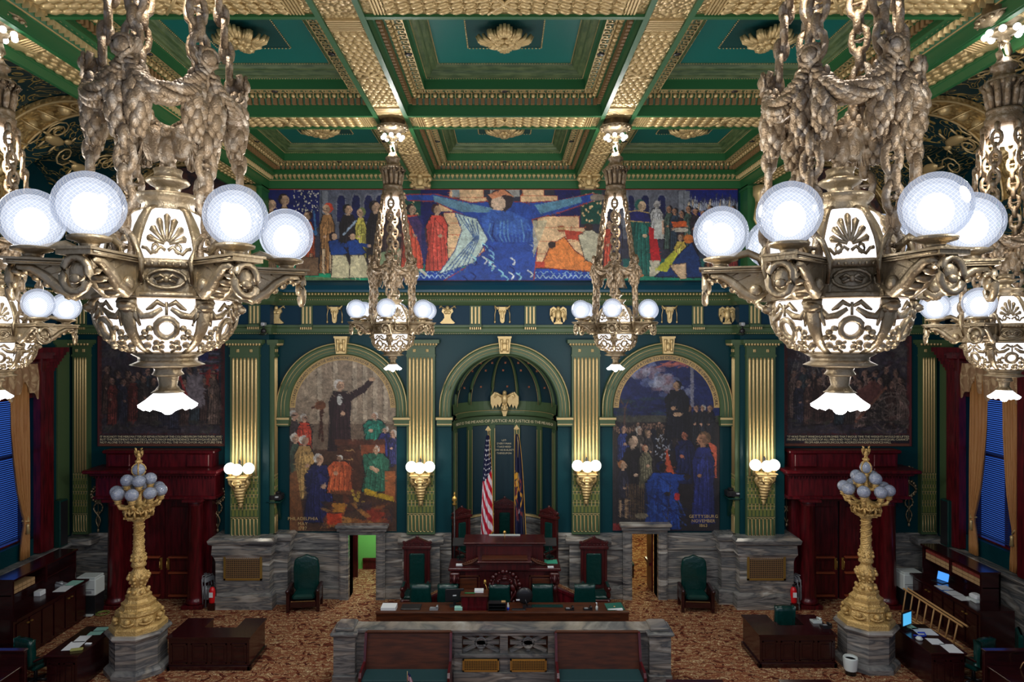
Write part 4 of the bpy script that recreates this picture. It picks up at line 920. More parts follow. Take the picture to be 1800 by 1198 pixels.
def side_mural(s):
    xm = CX+s*11.55/mpp; c = Canvas(xm-113, 590, xm+113, 784, 1.0, (84, 40, 40)); r = random.Random(20+s); q = lambda a: xm-285+a
    c.rect(q(180), 598, q(390), 762, (58, 52, 62))
    for i in range(110): x, y = r.uniform(184, 386), r.uniform(602, 650); c.ell(q(x), y, r.uniform(3, 9), r.uniform(3, 7), r.choice([(44, 48, 56), (74, 70, 72), (90, 84, 80), (60, 40, 46)]), .6)
    cols_ = [(40, 40, 54), (70, 50, 46), (52, 62, 70), (110, 90, 84), (96, 44, 40), (60, 52, 50)]
    for row, (t, h) in enumerate(((648, 84), (664, 84))):
        for i in range(11): c.figure(q(190+i*18+row*9), t+r.uniform(-5, 6), h, 22, r.choice(cols_), (134, 104, 92), (34, 28, 30), r.choice([-1, 1]))
    if s < 0:
        c.poly([(q(330), 660), (q(356), 652), (q(362), 712), (q(340), 720), (q(326), 700)], (120, 110, 116)); c.line([(q(310), 640), (q(334), 712)], 2, (140, 50, 50)); c.poly([(q(362), 655), (q(384), 640), (q(386), 700), (q(366), 690)], (160, 56, 44)); c.figure(q(376), 650, 96, 24, (104, 84, 76), (150, 116, 96), (30, 24, 26), -1)
        for i in range(8): c.rect(q(352), 606+i*7, q(386), 609+i*7, (110, 40, 50) if i % 2 else (90, 90, 110))
        c.rect(q(352), 606, q(368), 634, (40, 46, 96))
    else:
        for rr in (16, 30, 36): c.mask(np.abs(np.hypot(c.X-q(362), (c.Y-726))-rr) < 1.2, (110, 96, 90))
        for k in range(12): c.line([(q(362), 726), (q(362)+34*math.cos(k*TAU/12), 726+34*math.sin(k*TAU/12))], 1, (104, 90, 84))
        for k in range(7): c.line([(q(200+k*3), 610), (q(186+k*10), 656)], 1, (110, 104, 104))
        c.line([(q(300), 740), (q(352), 680)], 2.4, (120, 80, 66)); c.poly([(q(296), 690), (q(330), 668), (q(350), 680), (q(320), 716)], (96, 60, 56))
    for i in range(60): c.ell(q(r.uniform(184, 386)), r.uniform(738, 760), r.uniform(3, 10), 2.4, r.choice([(50, 44, 52), (76, 66, 66), (60, 58, 50)]), .7)
    c.rect(q(176), 764, q(394), 779, (40, 36, 46)); c.strokes(2500, 4, .8, 18, 5); c.mottle(.2); c.a *= .85; c.rect(q(172), 780, q(398), 784, (104, 62, 46)); c.rect(q(172), 590, q(176), 784, (86, 34, 40)); c.rect(q(394), 590, q(398), 784, (86, 34, 40))
    o = c.build('mural', lambda x, y: (px(x, YW-.03), YW-.03, pz(y, YW-.03)), .02)
    tag(o, ('dim rectangular crowd mural with red border above the wooden doorway, flag in its corner' if s < 0 else 'dim rectangular crowd mural with a large spoked wheel above the wooden doorway'), 'mural')
    t = MB(); X = px(xm, YW)
    L = ('IT·WAS·NOT·THE·MERE·MATTER·OF·SEPARATION·OF·THE·COLONIES·FROM·THE·MOTHERLAND', 'BUT·THE·SENTIMENT·IN·THE·DECLARATION·OF·INDEPENDENCE·WHICH·GAVE·LIBERTY', 'NOT·ALONE·TO·THIS·COUNTRY·BUT·HOPE·TO·ALL·THE·WORLD·FOR·ALL·FUTURE·TIME') if s < 0 else \
        ('"IT·WAS·THAT·WHICH·GAVE·PROMISE·THAT·IN·DUE·TIME·THE·WEIGHTS·WOULD·BE·LIFTED', 'FROM·THE·SHOULDERS·OF·ALL·MEN·AND·THAT·ALL·SHOULD·HAVE·AN·EQUAL·CHANCE"', 'FROM·ABRAHAM·LINCOLNS·ADDRESS·IN·INDEPENDENCE·HALL')
    for i, w in enumerate(L): text(t, w, .1, lambda x, i=i: Matrix.Translation((X+x, YW-.046, pz(768.5+i*5, YW))) @ STAND, .1, width=4.1 if i < 2 or s < 0 else 2.9)
    t.build('mural_lettering', PALEG, o)
side_mural(-1); side_mural(1)

# ================= marble wainscot and piers =================
def dado(path, out=0, top=2.2, kid=None):
    prof = [(0, top), (.06+out, top), (.06+out, top-.5), (.1+out, top-.55), (.05+out, top-.62), (.04+out, .42), (.12+out, .34), (.12+out, 0)]
    return MB().run(path, prof)
def marble():
    for i, (a, b) in enumerate(((5.72, 7.7), (1.79, 3.7))): 
        pass
    segs = [((7.75, YW), (5.42, YW)), ((3.98, YW), (NX, YW)), ((-NX, YW), (-4.02, YW)), ((-5.5, YW), (-7.75, YW)), ((XS, YW), (12.9, YW)), ((-12.9, YW), (-XS, YW)), ((9.2, YW), (9.25, YW)), ]
    m = MB()
    for a, b in segs: m.run([a, b], [(0, 2.2), (.06, 2.2), (.06, 1.7), (.1, 1.66), (.04, 1.6), (.04, .42), (.12, .34), (.12, 0)])
    for x0, x1 in ((9.2, 9.9), (-9.9, -9.2)): m.box(x0, x1, YW-.1, YW, 0, 2.2)
    for s in (-1, 1):      # side walls: ledge under the windows
        m.run([(s*XS, 0), (s*XS, YW)] if s > 0 else [(s*XS, YW), (s*XS, 0)], [(0, 2.05), (.32, 2.05), (.36, 1.98), (.3, 1.9), (.2, 1.84), (.16, 1.4), (.2, 1.36), (.12, .4), (.22, .3), (.22, 0)])
        for x in (s*2.77,): # pedestals under the inner pilasters
            m.box(x-.62, x+.62, 22.62, YW, 0, 2.0).box(x-.68, x+.68, 22.55, YW, 0, .35)
    o = struct(m, 'trim_5', MARBLE)
    b = MB()
    for s in (-1, 1):
        x = s*2.77; b.tube([(x-.75, 22.6, 2.04), (x+.75, 22.6, 2.04)], .13, 10); b.box(x-.7, x+.7, 22.6, YW, 1.96, 2.15)
        x0, x1 = sorted((s*13.6, s*(XS))); b.box(x0, x1, 22.4, YW, 1.9, 2.15, .05)
    struct(b, 'ledge_moulding', MARBLE, o)
    for s, nm in ((-1, 'left'), (1, 'right')):
        m = MB()
        x0, x1 = sorted((s*7.75, s*9.2)); m.box(x0, x1, PF, YW+.1, 2.2, ZT)
        struct(m, 'wall_pier_'+nm, WALLM)
        m = MB(); x0, x1 = sorted((s*7.62, s*9.36))
        prof = [(.0, 2.3), (.12, 2.3), (.2, 2.22), (.17, 2.1), (.08, 2.04), (.1, 1.75), (.04, 1.65), (.0, 1.5), (0, .5), (.12, .42), (.14, 0)]
        pth = [(x1, YW), (x1, 22.1), (x0, 22.1), (x0, YW)]
        m.run(pth, prof); m.add([(x0, 22.1, 2.3), (x1, 22.1, 2.3), (x1, YW, 2.3), (x0, YW, 2.3)], [(0, 1, 2, 3)])
        xx = s*7.62; m2 = [(xx, YW), (xx, 22.5), (xx-s*.45, 22.5), (xx-s*.45, YW)]
        if s < 0: m2 = m2[::-1]; m.run([(-7.17, YW), (-7.17, 22.55), (-7.62, 22.55)], prof)
        else: m.run([(7.62, 22.55), (7.17, 22.55), (7.17, YW)], prof)
        m.box(*sorted((s*7.17, s*7.62)), 22.55, YW, 2.0, 2.29)
        struct(m, 'trim_%d' % (7+s), MARBLE)
        g = MB(); cx = s*8.46; y = 22.09
        g.box(cx-.62, cx+.62, y-.05, y, .92, .98).box(cx-.62, cx+.62, y-.05, y, 1.74, 1.8).box(cx-.62, cx-.56, y-.05, y, .92, 1.8).box(cx+.56, cx+.62, y-.05, y, .92, 1.8)
        gt = thing('wall_grille', 'bronze heating grille in the marble base of the %s pier beneath a wall lamp' % nm, 'grille', (0, 0, 0), 0, 'bronze grilles in the marble piers')
        g.build('grille_frame', BRASS, gt); g = MB()
        for k in range(19): g.box(cx-.54+k*.06-.008, cx-.54+k*.06+.008, y-.035, y-.02, .98, 1.74)
        for k in range(13): g.box(cx-.56, cx+.56, y-.03, y-.015, .98+k*.0625, .996+k*.0625)
        g.build('lattice', MATS['dull_bronze_paint'], gt); MB().box(cx-.57, cx+.57, y-.012, y+.0, .96, 1.76).build('backing', BLACK, gt)
marble()
# marble door surrounds and the rooms behind
for s, nm, x0, x1, zt in ((-1, 'left', -5.22, -4.30, Z(937)), (1, 'right', 4.26, 5.14, Z(935))):
    m = MB(); 
    for a, b in ((x0-.3, x0), (x1, x1+.3)): m.box(a, b, 22.8, YW+.5, 0, zt).box(a+.05, b-.05, 22.76, 22.8, .1, zt)
    m.box(x0-.3, x1+.3, 22.8, YW+.5, zt, zt+.14).box(x0-.36, x1+.36, 22.7, YW, zt+.14, zt+.24).box(x0-.42, x1+.42, 22.62, YW, zt+.24, zt+.36, .03)
    d = struct(m, 'door_%d' % (1 if s < 0 else 2), MARBLE)
    m = MB()
    if s < 0:
        m.box(-6.9, -3.0, 25.95, 26.05, 0, 4).box(-6.9, -6.8, 23.5, 26, 0, 4); struct(m, 'wall_far_room', LIME)
        m = MB().box(-5.72, -5.38, 25.0, 25.1, 0, 3.4).box(-5.38, -3, 25.85, 25.95, .33, .42).box(-5.38, -3, 25.9, 25.95, 0, .35); struct(m, 'door_frame_far_room', MAHOG)
        struct(MB().box(-6.6, -3, 23.5, 27, 3.4, 3.5).box(-3.1, -3, 23.5, 27, 0, 3.5), 'ceiling_far_room', OFFW)
        light((-4.3, 24.6, 3.1), P_ROOM*2.0, (1, .97, .9))
    else:
        struct(MB().box(3, 8.5, 33.5, 33.6, 0, 4).box(8.4, 8.5, 23.5, 33.5, 0, 4).box(3, 3.1, 23.5, 33.5, 0, 4), 'wall_far_corridor', mat('pale_plaster', rgb(206, 190, 130), .7))
        struct(MB().box(3, 8.5, 23.5, 33.6, 3.4, 3.5), 'ceiling_far_corridor', OFFW)
        m = MB().box(5.06, 5.11, 23.5, 24.3, 0.02, 2.1).box(4.98, 5.06, 23.55, 24.25, .9, 1.0); m.build('door_leaf', MAHOG, d)
        t = thing('side_chair', 'dark wooden chair glimpsed through the right marble doorway', 'chair', (4.5, 25.2, 0))
        MB().box(-.25, .25, -.25, .25, .42, .5, .02).build('seat', CUSH, t)
        MB().box(-.25, .25, .2, .26, .5, 1.1, .02).build('backrest', MAHOD, t)
        for a in (-.2, .2):
            for b in (-.2, .2): MB().box(a-.03, a+.03, b-.03, b+.03, 0, .43).build('leg', MAHOD, t)
        light((5.2, 25.2, 3.1), P_ROOM*1.3, (1, .86, .45)); light((6.0, 29.0, 3.1), P_ROOM*1.8, (1, .9, .55))

# ================= pilasters =================
def pilaster(label, loc, rz=0, w=.94, zt=8.69, z0=2.19, first={}):
    key = round(w, 2)
    if key in first: return dup(first[key], loc, rz, label)
    t = thing('fluted_pilaster', label, 'pilaster', loc, rz, 'gilt fluted pilasters'); first[key] = t; h = w/2
    MB().box(-h, h, -.14, .05, z0, 8.15).build('shaft_ground', OLIVE, t)
    g = MB(); n = 7 if w > .7 else 5; st = (w-.08)/n
    for k in range(n):
        x = -h+.04+st*(k+.5)
        g.lathe([(st*.36, 4.25), (st*.38, 8.02), (st*.2, 8.1)], 8, (x, -.14, 0))
    g.build('gilt_reeding', GOLD, t)
    p = MB(); gl = MB()
    for k in range(n):
        x = -h+.04+st*(k+.5); a = st*.42
        for z1, z2 in ((2.28, 2.84),): gl.tube([(x-a, -.15, z2), (x-a, -.15, z1+a), (x-a*.6, -.15, z1+.02), (x, -.15, z1), (x+a*.6, -.15, z1+.02), (x+a, -.15, z1+a), (x+a, -.15, z2), (x, -.15, z2+.01)], .014, 4, True)
        z = 2.92
        for hh in (.3, .08, .3, .2, .3, .06):
            p.box(x-a*.8, x+a*.8, -.165, -.14, z, z+hh*.82, .02); z += hh*.95+.02
            for d in (-1, 1): gl.box(x+d*a-.006, x+d*a+.006, -.155, -.14, z-.1, z+.02)
    for z in (2.88, 3.24, 3.62, 4.0, 4.2): gl.box(-h+.02, h-.02, -.158, -.14, z, z+.014)
    p.build('lower_relief', GREENL if 0 else mat('olive_gilt_relief_%d' % (w*100), rgb(110, 116, 60), .45, .25), t); gl.build('lower_gilt_line', GOLD, t)
    c = MB(); c.box(-h-.02, h+.02, -.18, .05, 8.13, 8.2).box(-h, h, -.15, .05, 8.2, 8.45).box(-h-.04, h+.04, -.2, .05, 8.45, 8.52).box(-h-.16, h+.16, -.32, .05, 8.57, zt).box(-h-.1, h+.1, -.26, .05, 8.52, 8.57)
    c.build('capital', OLIVE, t)
    g = MB()
    for k in range(int(w/.09)+2): g.sph((-h-.06+k*(w+.12)/(int(w/.09)+1), -.27, 8.55), .045, (1, 1, 1.3), 6, 4)
    for x in (-w*.23, w*.23):
        for q in range(4): a = q*PI/2+PI/4; g.sph((x+.03*math.cos(a), -.16, 8.33+.03*math.sin(a)), .035, (1, .6, 1), 6, 4)
    g.build('capital_gilding', GOLD, t)
    return t
pilaster('gilt fluted pilaster between the arched brown mural and the central niche', (-2.80, 22.95, 0))
pilaster('gilt fluted pilaster between the central niche and the arched blue mural', (2.72, 22.95, 0))
pilaster('gilt fluted pilaster on the pier between the flag mural and the arched brown mural', (-8.50, PF, 0))
pilaster('gilt fluted pilaster on the pier between the arched blue mural and the wheel mural', (8.38, PF, 0))
for s, nm in ((-1, 'left'), (1, 'right')):
    pilaster('narrow gilt pilaster on the side return of the %s pier, facing the arched mural' % nm, (s*7.75, 22.72, 0), s*R(-90), .36)
    pilaster('gilt fluted pilaster in the back corner beside the %s wooden doorway' % nm, (s*14.18, 22.95, 0), 0, .52)
    pilaster('gilt fluted pilaster on the %s side wall next to the red window frame' % nm, (s*XS, 22.45, 0), s*R(90), .6)

# ================= frieze ornaments =================
def eagle_mb(s=1.0, spread=.5, lift=.55, mb=None):
    b = mb or MB(); K = b.M.copy(); b.M = b.M @ Matrix.Scale(s, 4)
    b.sph((0, 0, .32), .15, (.9, .8, 1.5), 10, 7).sph((0, -.03, .56), .085, (1, 1, 1.1), 8, 6).sph((.04, -.12, .56), .03, (1, 2, .8), 6, 4)
    b.prism([(-.13, -.02), (.13, -.02), (.07, .2), (-.07, .2)], -.03, .04)
    for k in (-1, 1):
        for j in range(6):
            t = j/5; x0 = k*.1; tip = (k*(spread*(.55+.45*math.sin(t*PI*.6))), .02, .12+lift*(.15+.85*t)); mid = (k*(.14+spread*.35), -.01, .46+lift*.35*t)
            b.tube([(x0, 0, .46), mid, tip], [.05, .055, .018], 5, flat=.6)
        b.sph((k*.06, -.02, .12), .05, (1, 1, 1.6), 6, 4); b.tube([(k*.1, 0, .42), (k*.3*spread/.5, -.02, .5+lift*.5), (k*spread*.8, 0, .3+lift)], [.06, .06, .03], 6)
    b.M = K; return b
def triglyph():
    pass
tri0 = None; ORN = {}
step = 48.6; names = []
def frieze():
    global tri0
    zc = Z(554)
    tri0 = thing('triglyph', 'x', 'triglyph', (0, 0, 0), 0, 'green and gilt triglyphs of the frieze')
    MB().box(-.19, .19, -.05, 0, Z(571), Z(537.5)).box(-.21, .21, -.2, 0, Z(574.5), Z(571)).build('triglyph_block', OLIVE, tri0)
    g = MB()
    for x in (-.12, 0, .12): g.box(x-.03, x+.03, -.075, -.05, Z(569), Z(539), .01)
    for k in range(6): g.box(-.17+k*.068-.018, -.17+k*.068+.018, -.17, -.1, Z(579), Z(575))
    g.build('gilt_bar', GOLD, tri0)
    # bull skull, armour trophy, eagle
    b = MB(); b.prism([(-.1, .26), (.1, .26), (.13, .12), (.08, -.02), (.07, -.22), (.03, -.28), (-.03, -.28), (-.07, -.22), (-.08, -.02), (-.13, .12)], -.09, 0)
    for k in (-1, 1):
        b.tube([(k*.08, -.05, .24), (k*.2, -.06, .24), (k*.27, -.05, .33)], [.04, .03, .008], 5); b.sph((k*.08, -.09, .1), .04); b.sph((k*.13, -.04, .2), .05, (1.5, .6, .6))
        b.tube([(k*.26, -.04, .28), (k*.22, -.04, .16), (k*.25, -.04, .02), (k*.25, -.04, -.2)], .014, 4).sph((k*.25, -.04, -.24), .035, (1, 1, 1.4), 6, 4)
    b.sph((0, -.09, .0), .05, (1, .6, 3)); ORN['B'] = b
    b = MB(); b.prism([(-.09, .16), (-.16, .2), (-.19, .1), (-.12, .02), (-.1, -.1), (-.13, -.16), (-.25, -.27), (-.2, -.3), (.2, -.3), (.25, -.27), (.13, -.16), (.1, -.1), (.12, .02), (.19, .1), (.16, .2), (.09, .16)], -.1, 0)
    b.sph((0, -.08, .22), .07, (1, 1, 1.1)).sph((-.05, -.1, .08), .07, (1, .6, 1)).sph((.05, -.1, .08), .07, (1, .6, 1))
    for k in (-1, 1): b.tube([(k*.26, -.04, .3), (-k*.1, -.04, .08)], .018, 4).tube([(k*.28, -.04, .22), (k*.2, -.04, .3)], .018, 4)
    for k in range(5): b.box(-.12+k*.06-.02, -.12+k*.06+.02, -.12, -.1, -.3, -.14)
    ORN['A'] = b
    b = MB(); b.M = Matrix.Translation((0, -.08, -.28)); eagle_mb(.86, .32, .02, b); b.M = Matrix(); b.box(-.14, .14, -.08, 0, -.31, -.26)
    for k in (-1, 1): b.prism([(k*.05, .2), (k*.16, .27), (k*.27, .2), (k*.28, .0), (k*.22, -.2), (k*.17, -.26), (k*.14, -.1), (k*.07, .0)], -.08, 0)
    ORN['E'] = b
    full = {'B': ('bull_skull_ornament', 'gilt bull skull ornament hung with tassels'), 'A': ('armour_trophy_ornament', 'gilt armour trophy ornament with crossed swords'), 'E': ('eagle_ornament', 'gilt eagle ornament with folded wings')}
    places = {'B': {589: 'above the arched brown mural', 883: 'above the central niche', 1176: 'above the arched blue mural'}, 'A': {487: 'left of the arched brown mural', 787: 'beside the niche arch crown', 1078: 'behind the right rear chandelier'},
              'E': {688: 'behind the left rear chandelier', 981: 'right of the niche arch crown', 1277: 'right of the arched blue mural'}}
    src = {}
    for k, d in places.items():
        for x, w in d.items():
            lab = '%s on the frieze %s' % (full[k][1], w)
            loc = (px(x, 22.9), 22.885, pz(553, 22.9))
            if k not in src: o = ORN[k].build(full[k][0], GOLD); o.location = loc; src[k] = tag(o, lab, 'ornament', full[k][1].replace('ornament', 'ornaments')); continue
            o = src[k].copy(); C.objects.link(o); o.location = loc; o['label'] = lab
    wh = {540: 'over the arched brown mural, left of its keystone', 637: 'over the arched brown mural, right of its keystone', 738: 'over the pilaster left of the niche', 836: 'over the niche arch, left of its keystone', 932: 'over the niche arch, right of its keystone', 1030: 'over the pilaster right of the niche', 1127: 'over the arched blue mural, left of its keystone', 1226: 'over the arched blue mural, right of its keystone'}
    first = True
    def put(loc, lab, rz=0):
        nonlocal first
        if first: tri0.location = loc; tri0.rotation_euler = (0, 0, rz); tri0['label'] = lab; first = False
        else: dup(tri0, loc, rz, lab)
    for x, w in wh.items(): put((px(x, 22.9), 22.9, 0), 'green triglyph with three gilt bars '+w)
    for s, nm, m in ((-1, 'left', 'flag'), (1, 'right', 'wheel')):
        put((s*8.2, PF-.05, 0), 'green triglyph with gilt bars above the %s pier, inner of two' % nm); put((s*8.95, PF-.05, 0), 'green triglyph with gilt bars above the %s pier, outer of two' % nm)
        for i, x in enumerate((10.1, 11.1, 12.1, 13.1, 14.2)):
            put((s*x, 22.9, 0), 'green triglyph over the dim %s mural, %s from the room corner' % (m, ('fifth', 'fourth', 'third', 'second', 'first')[i]))
        for i, y in enumerate((22.3, 21.0, 19.7, 18.4)):
            put((s*(XS-.05), y, 0), 'green triglyph on the %s side wall, %s from the room corner' % (nm, ('first', 'second', 'third', 'fourth')[i]), s*R(90))
frieze()
# niche eagle
o = MB(); o.M = Matrix.Translation((0, 0, .1)); eagle_mb(.95, .52, .1, o); o.M = Matrix(); o.lathe([(.12, 0), (.14, .06), (.06, .1), (.1, .16)], 10)
for k in (-1, 1): o.prism([(k*.08, .5), (k*.2, .62), (k*.36, .66), (k*.5, .5), (k*.5, .25), (k*.42, .05), (k*.36, .2), (k*.3, .08), (k*.25, .24), (k*.18, .12), (k*.1, .3)], -.03, .05)
o = o.build('niche_eagle', GOLD); o.location = (0, 24.5, pz(721, 24.5)); tag(o, 'gilt eagle with open wings perched on the cornice of the central niche', 'eagle sculpture')
MB().prism([(-.12, .04), (.12, .04), (.05, -.2), (-.05, -.2)], -.05, .25).build('perch_bracket', GOLD, o)
# ================= chandeliers =================
# local origin: camera height; h values are metres above it, r from the axis; arms at 0, 60 ... degrees (0 = towards the camera side)
def pol(r, a, z): return (r*math.sin(a), -r*math.cos(a), z)
def globe_mesh(r, nu=20, nv=12):
    vs = []; fs = []; uv = []
    for j in range(nv+1):
        t = .32+(PI-.32-.02)*j/nv; t = PI-t    # open a little at the bottom
        for i in range(nu+1):
            a = TAU*i/nu; vs.append((r*math.sin(t)*math.cos(a), r*math.sin(t)*math.sin(a), r*math.cos(t)*-1 if False else r*math.cos(t))); uv.append((i/nu, j/nv, 0))
    for j in range(nv):
        for i in range(nu): k = j*(nu+1)+i; fs.append((k, k+1, k+nu+2, k+nu+1))
    me = bpy.data.meshes.new('globe'); me.from_pydata(vs, [], fs); me.polygons.foreach_set('use_smooth', [True]*len(fs))
    at = me.attributes.new('gu', 'FLOAT_VECTOR', 'POINT'); at.data.foreach_set('vector', np.array(uv, 'f').ravel()); me.materials.append(GLOBE); me.update()
    return me
def bowl_r(h):       # outline of the lower bowl
    T = [(.33, .60), (.24, .60), (.15, .585), (.05, .535), (-.03, .44), (-.09, .29)]
    for (h0, r0), (h1, r1) in zip(T, T[1:]):
        if h <= h0 and h >= h1: return r0+(r1-r0)*(h0-h)/(h0-h1)
    return T[-1][1] if h < 0 else T[0][1]
def dome_r(h):       # upper dome
    t = max(0, min(1, (h-.63)/(1.08-.63))); return .52*math.cos(t*1.1)**.8*1.0 if t < 1 else .22
def chandelier():
    t = thing('chandelier', 'x', 'chandelier', (0, 0, 0), 0, 'bronze globe chandeliers')
    MB().lathe([(.05, -.22), (.09, -.26), (.08, -.3), (.07, -.36), (.10, -.40), (.13, -.42)], 16).lathe([(.27, -.10), (.22, -.13), (.22, -.16), (.28, -.19), (.2, -.21), (.11, -.215), (.1, -.24), (.12, -.27), (.08, -.29)], 24, scal=(.025, 12)).build('lower_stem', BRONZE, t)
    # tulip shade: a flared scalloped skirt and the bulb inside
    m = MB(); P = [(.10, -.40), (.13, -.43), (.19, -.48), (.245, -.53), (.235, -.55), (.1, -.5)]; vs = []; fs = []; N = 48
    for i in range(N):
        a = TAU*i/N; sc = 1+.10*math.cos(12*a)
        for k, (r, z) in enumerate(P): q = k/4; vs.append((r*(1+(sc-1)*min(q, 1))*math.cos(a), r*(1+(sc-1)*min(q, 1))*math.sin(a), z+(.012*math.cos(12*a) if k in (3, 4) else 0)))
    for i in range(N):
        j = (i+1) % N
        for k in range(5): fs.append((i*6+k, j*6+k, j*6+k+1, i*6+k+1))
    m.add(vs, fs, True); m.sph((0, 0, -.53), .075); m.build('tulip_shade', SHADE, t).scale = (0.86, 0.86, 1)
    # bowl
    hs = [.33, .28, .22, .15, .08, 0, -.05, -.09]
    MB().lathe([(bowl_r(h)-.03, h) for h in hs], 24, cap=False).lathe([(.3, .30), (.3, -.05)], 12, cap=True).build('bowl_glass', GLASSW, t).scale = (0.87, 0.87, 1)
    f = MB()
    for k in range(6):
        a = R(60*k); pts = [pol(bowl_r(h)+.005, a, h) for h in hs]; f.tube(pts, [.085, .075, .072, .066, .058, .05, .042, .036], 6, flat=.45, up=pol(1, a, 0)); f.tube([pol(.61, a-.13, .30), pol(.635, a, .30), pol(.61, a+.13, .30)], .035, 5); f.tube([pol(.61, a-.11, .24), pol(.63, a, .24), pol(.61, a+.11, .24)], .022, 5)
        f.sph(pol(.62, a, .27), .07, (1.2, 1.2, .6), 8, 5)
        c = R(60*k+30)
        def S(da, h, off=.0): return pol(bowl_r(h)+off, c+da, h)
        f.tube([S(.17*math.cos(q)*.9, .10+.075*math.sin(q)) for q in [TAU*j/14 for j in range(14)]], .028, 5, True)      # wreath
        f.tube([S(0, .30), S(0, .2)], .016, 4)
        for s in (-1, 1):
            f.tube([S(s*.02, .27), S(s*.12, .30), S(s*.2, .26), S(s*.27, .24)], [.014, .022, .02, .008], 4)
            f.tube([S(s*.06, .25), S(s*.2, .2), S(s*.33, .19), S(s*.42, .26)], [.018, .03, .03, .015], 5)
            f.tube([S(s*.42, .28), S(s*.41, .2), S(s*.37, .12)], [.02, .03, .012], 5)
            for (da, h, r) in ((.24, .10, .034), (.32, .07, .036), (.27, .03, .036), (.18, -.01, .034), (.38, .03, .034), (.1, -.04, .03), (.36, -.03, .04), (.24, -.05, .035)): f.sph(S(s*da, h), r, (1, 1, .8), 6, 4)
            f.tube([S(s*.05, .0), S(s*.16, -.02), S(s*.2, -.06), S(s*.1, -.08)], .014, 4)
    f.lathe([(.24, -.07), (.30, -.085), (.30, -.1), (.2, -.11)], 24, cap=False).build('bowl_frame', BRONZE, t).scale = (0.87, 0.87, 1)
    # band with pierced frieze
    b = MB(); b.lathe([(.55, .34), (.63, .335), (.64, .36), (.62, .375), (.60, .38), (.58, .38)], 24, cap=False).lathe([(.57, .56), (.61, .57), (.63, .60), (.62, .63), (.5, .64)], 24, cap=False).lathe([(.57, .36), (.57, .58)], 24, cap=False)
    for k in range(6):
        c = R(60*k+30)
        def B_(da, h): return pol(.60, c+da, h)
        b.tube([B_(.26*math.cos(q), .475+.07*math.sin(q)) for q in [TAU*j/16 for j in range(16)]], .014, 4, True)
        for s in (-1, 1):
            b.tube([B_(s*(.36+.06*math.cos(q)), .475+.05*math.sin(q)) for q in [TAU*j/8 for j in range(8)]], .012, 4, True)
            b.tube([B_(0, .475), B_(s*.08, .505), B_(s*.16, .48), B_(s*.12, .45), B_(0, .475)], .014, 4)
        b.sph(B_(0, .475), .028, nu=6, nv=4)
        for j in range(12): b.sph(pol(.635, R(60*k+5*j), .585), .014, nu=5, nv=3)
    b.build('pierced_band', BRONZE, t).scale = (0.87, 0.87, 1)
    # dome
    dh = [.63, .72, .81, .90, .98, 1.04, 1.08]
    MB().lathe([(dome_r(h)-.02, h) for h in dh], 24, cap=False).lathe([(.22, .66), (.1, 1.0)], 10).build('dome_glass', GLASSW, t).scale = (0.86, 0.86, 1)
    d = MB()
    for k in range(6):
        a = R(60*k); d.tube([pol(dome_r(h)+.01, a, h) for h in dh], [.055]*4+[.05, .045, .04], 6, flat=.4, up=pol(1, a, 0))
        c = R(60*k+30)
        def D_(da, h): return pol(dome_r(h)+.005, c+da, h)
        for i in range(-3, 4):
            an = i*.42; L = .27-.022*abs(i)
            d.tube([D_(math.sin(an)*L*q*1.7, .745+math.cos(an)*L*q*.95) for q in (.12, .55, .9, 1.0)], [.012, .02, .034, .014], 5)
        for s in (-1, 1):
            d.tube([D_(s*(.02+.075*q), .70+.028*math.sin(q*1.7)) for q in range(6)], .016, 5)
            d.tube([D_(s*(.18+.05*math.cos(q)), .715+.035*math.sin(q)) for q in [TAU*j/8 for j in range(8)]], .013, 4, True)
    d.lathe([(.28, 1.02), (.24, 1.05), (.23, 1.12), (.265, 1.145), (.29, 1.165), (.295, 1.185), (.28, 1.2), (.22, 1.205), (.1, 1.21)], 32, scal=(.012, 16)).build('dome_frame', BRONZE, t).scale = (0.86, 0.86, 1)
    MB().lathe([(.11, 1.20), (.085, 1.24), (.1, 1.27), (.15, 1.295), (.165, 1.315), (.155, 1.335), (.11, 1.345), (.1, 1.38), (.11, 1.42)], 20, scal=(.03, 10)).build('finial_urn', BRONZE, t)
    e = MB(); e.M = Matrix.Translation((0, 0, 1.38)) @ Matrix.Rotation(.0, 4, 'Z'); eagle_mb(.62, .46, .05, e); e.M = Matrix()
    for k in (-1, 1): e.sph((k*.12, 0, 1.64), .1, (1.1, .6, 1.6), 8, 5)
    e.build('bird_finial', CHAINM, t)
    # arms with globes
    gm = globe_mesh(.233)
    arm0 = None
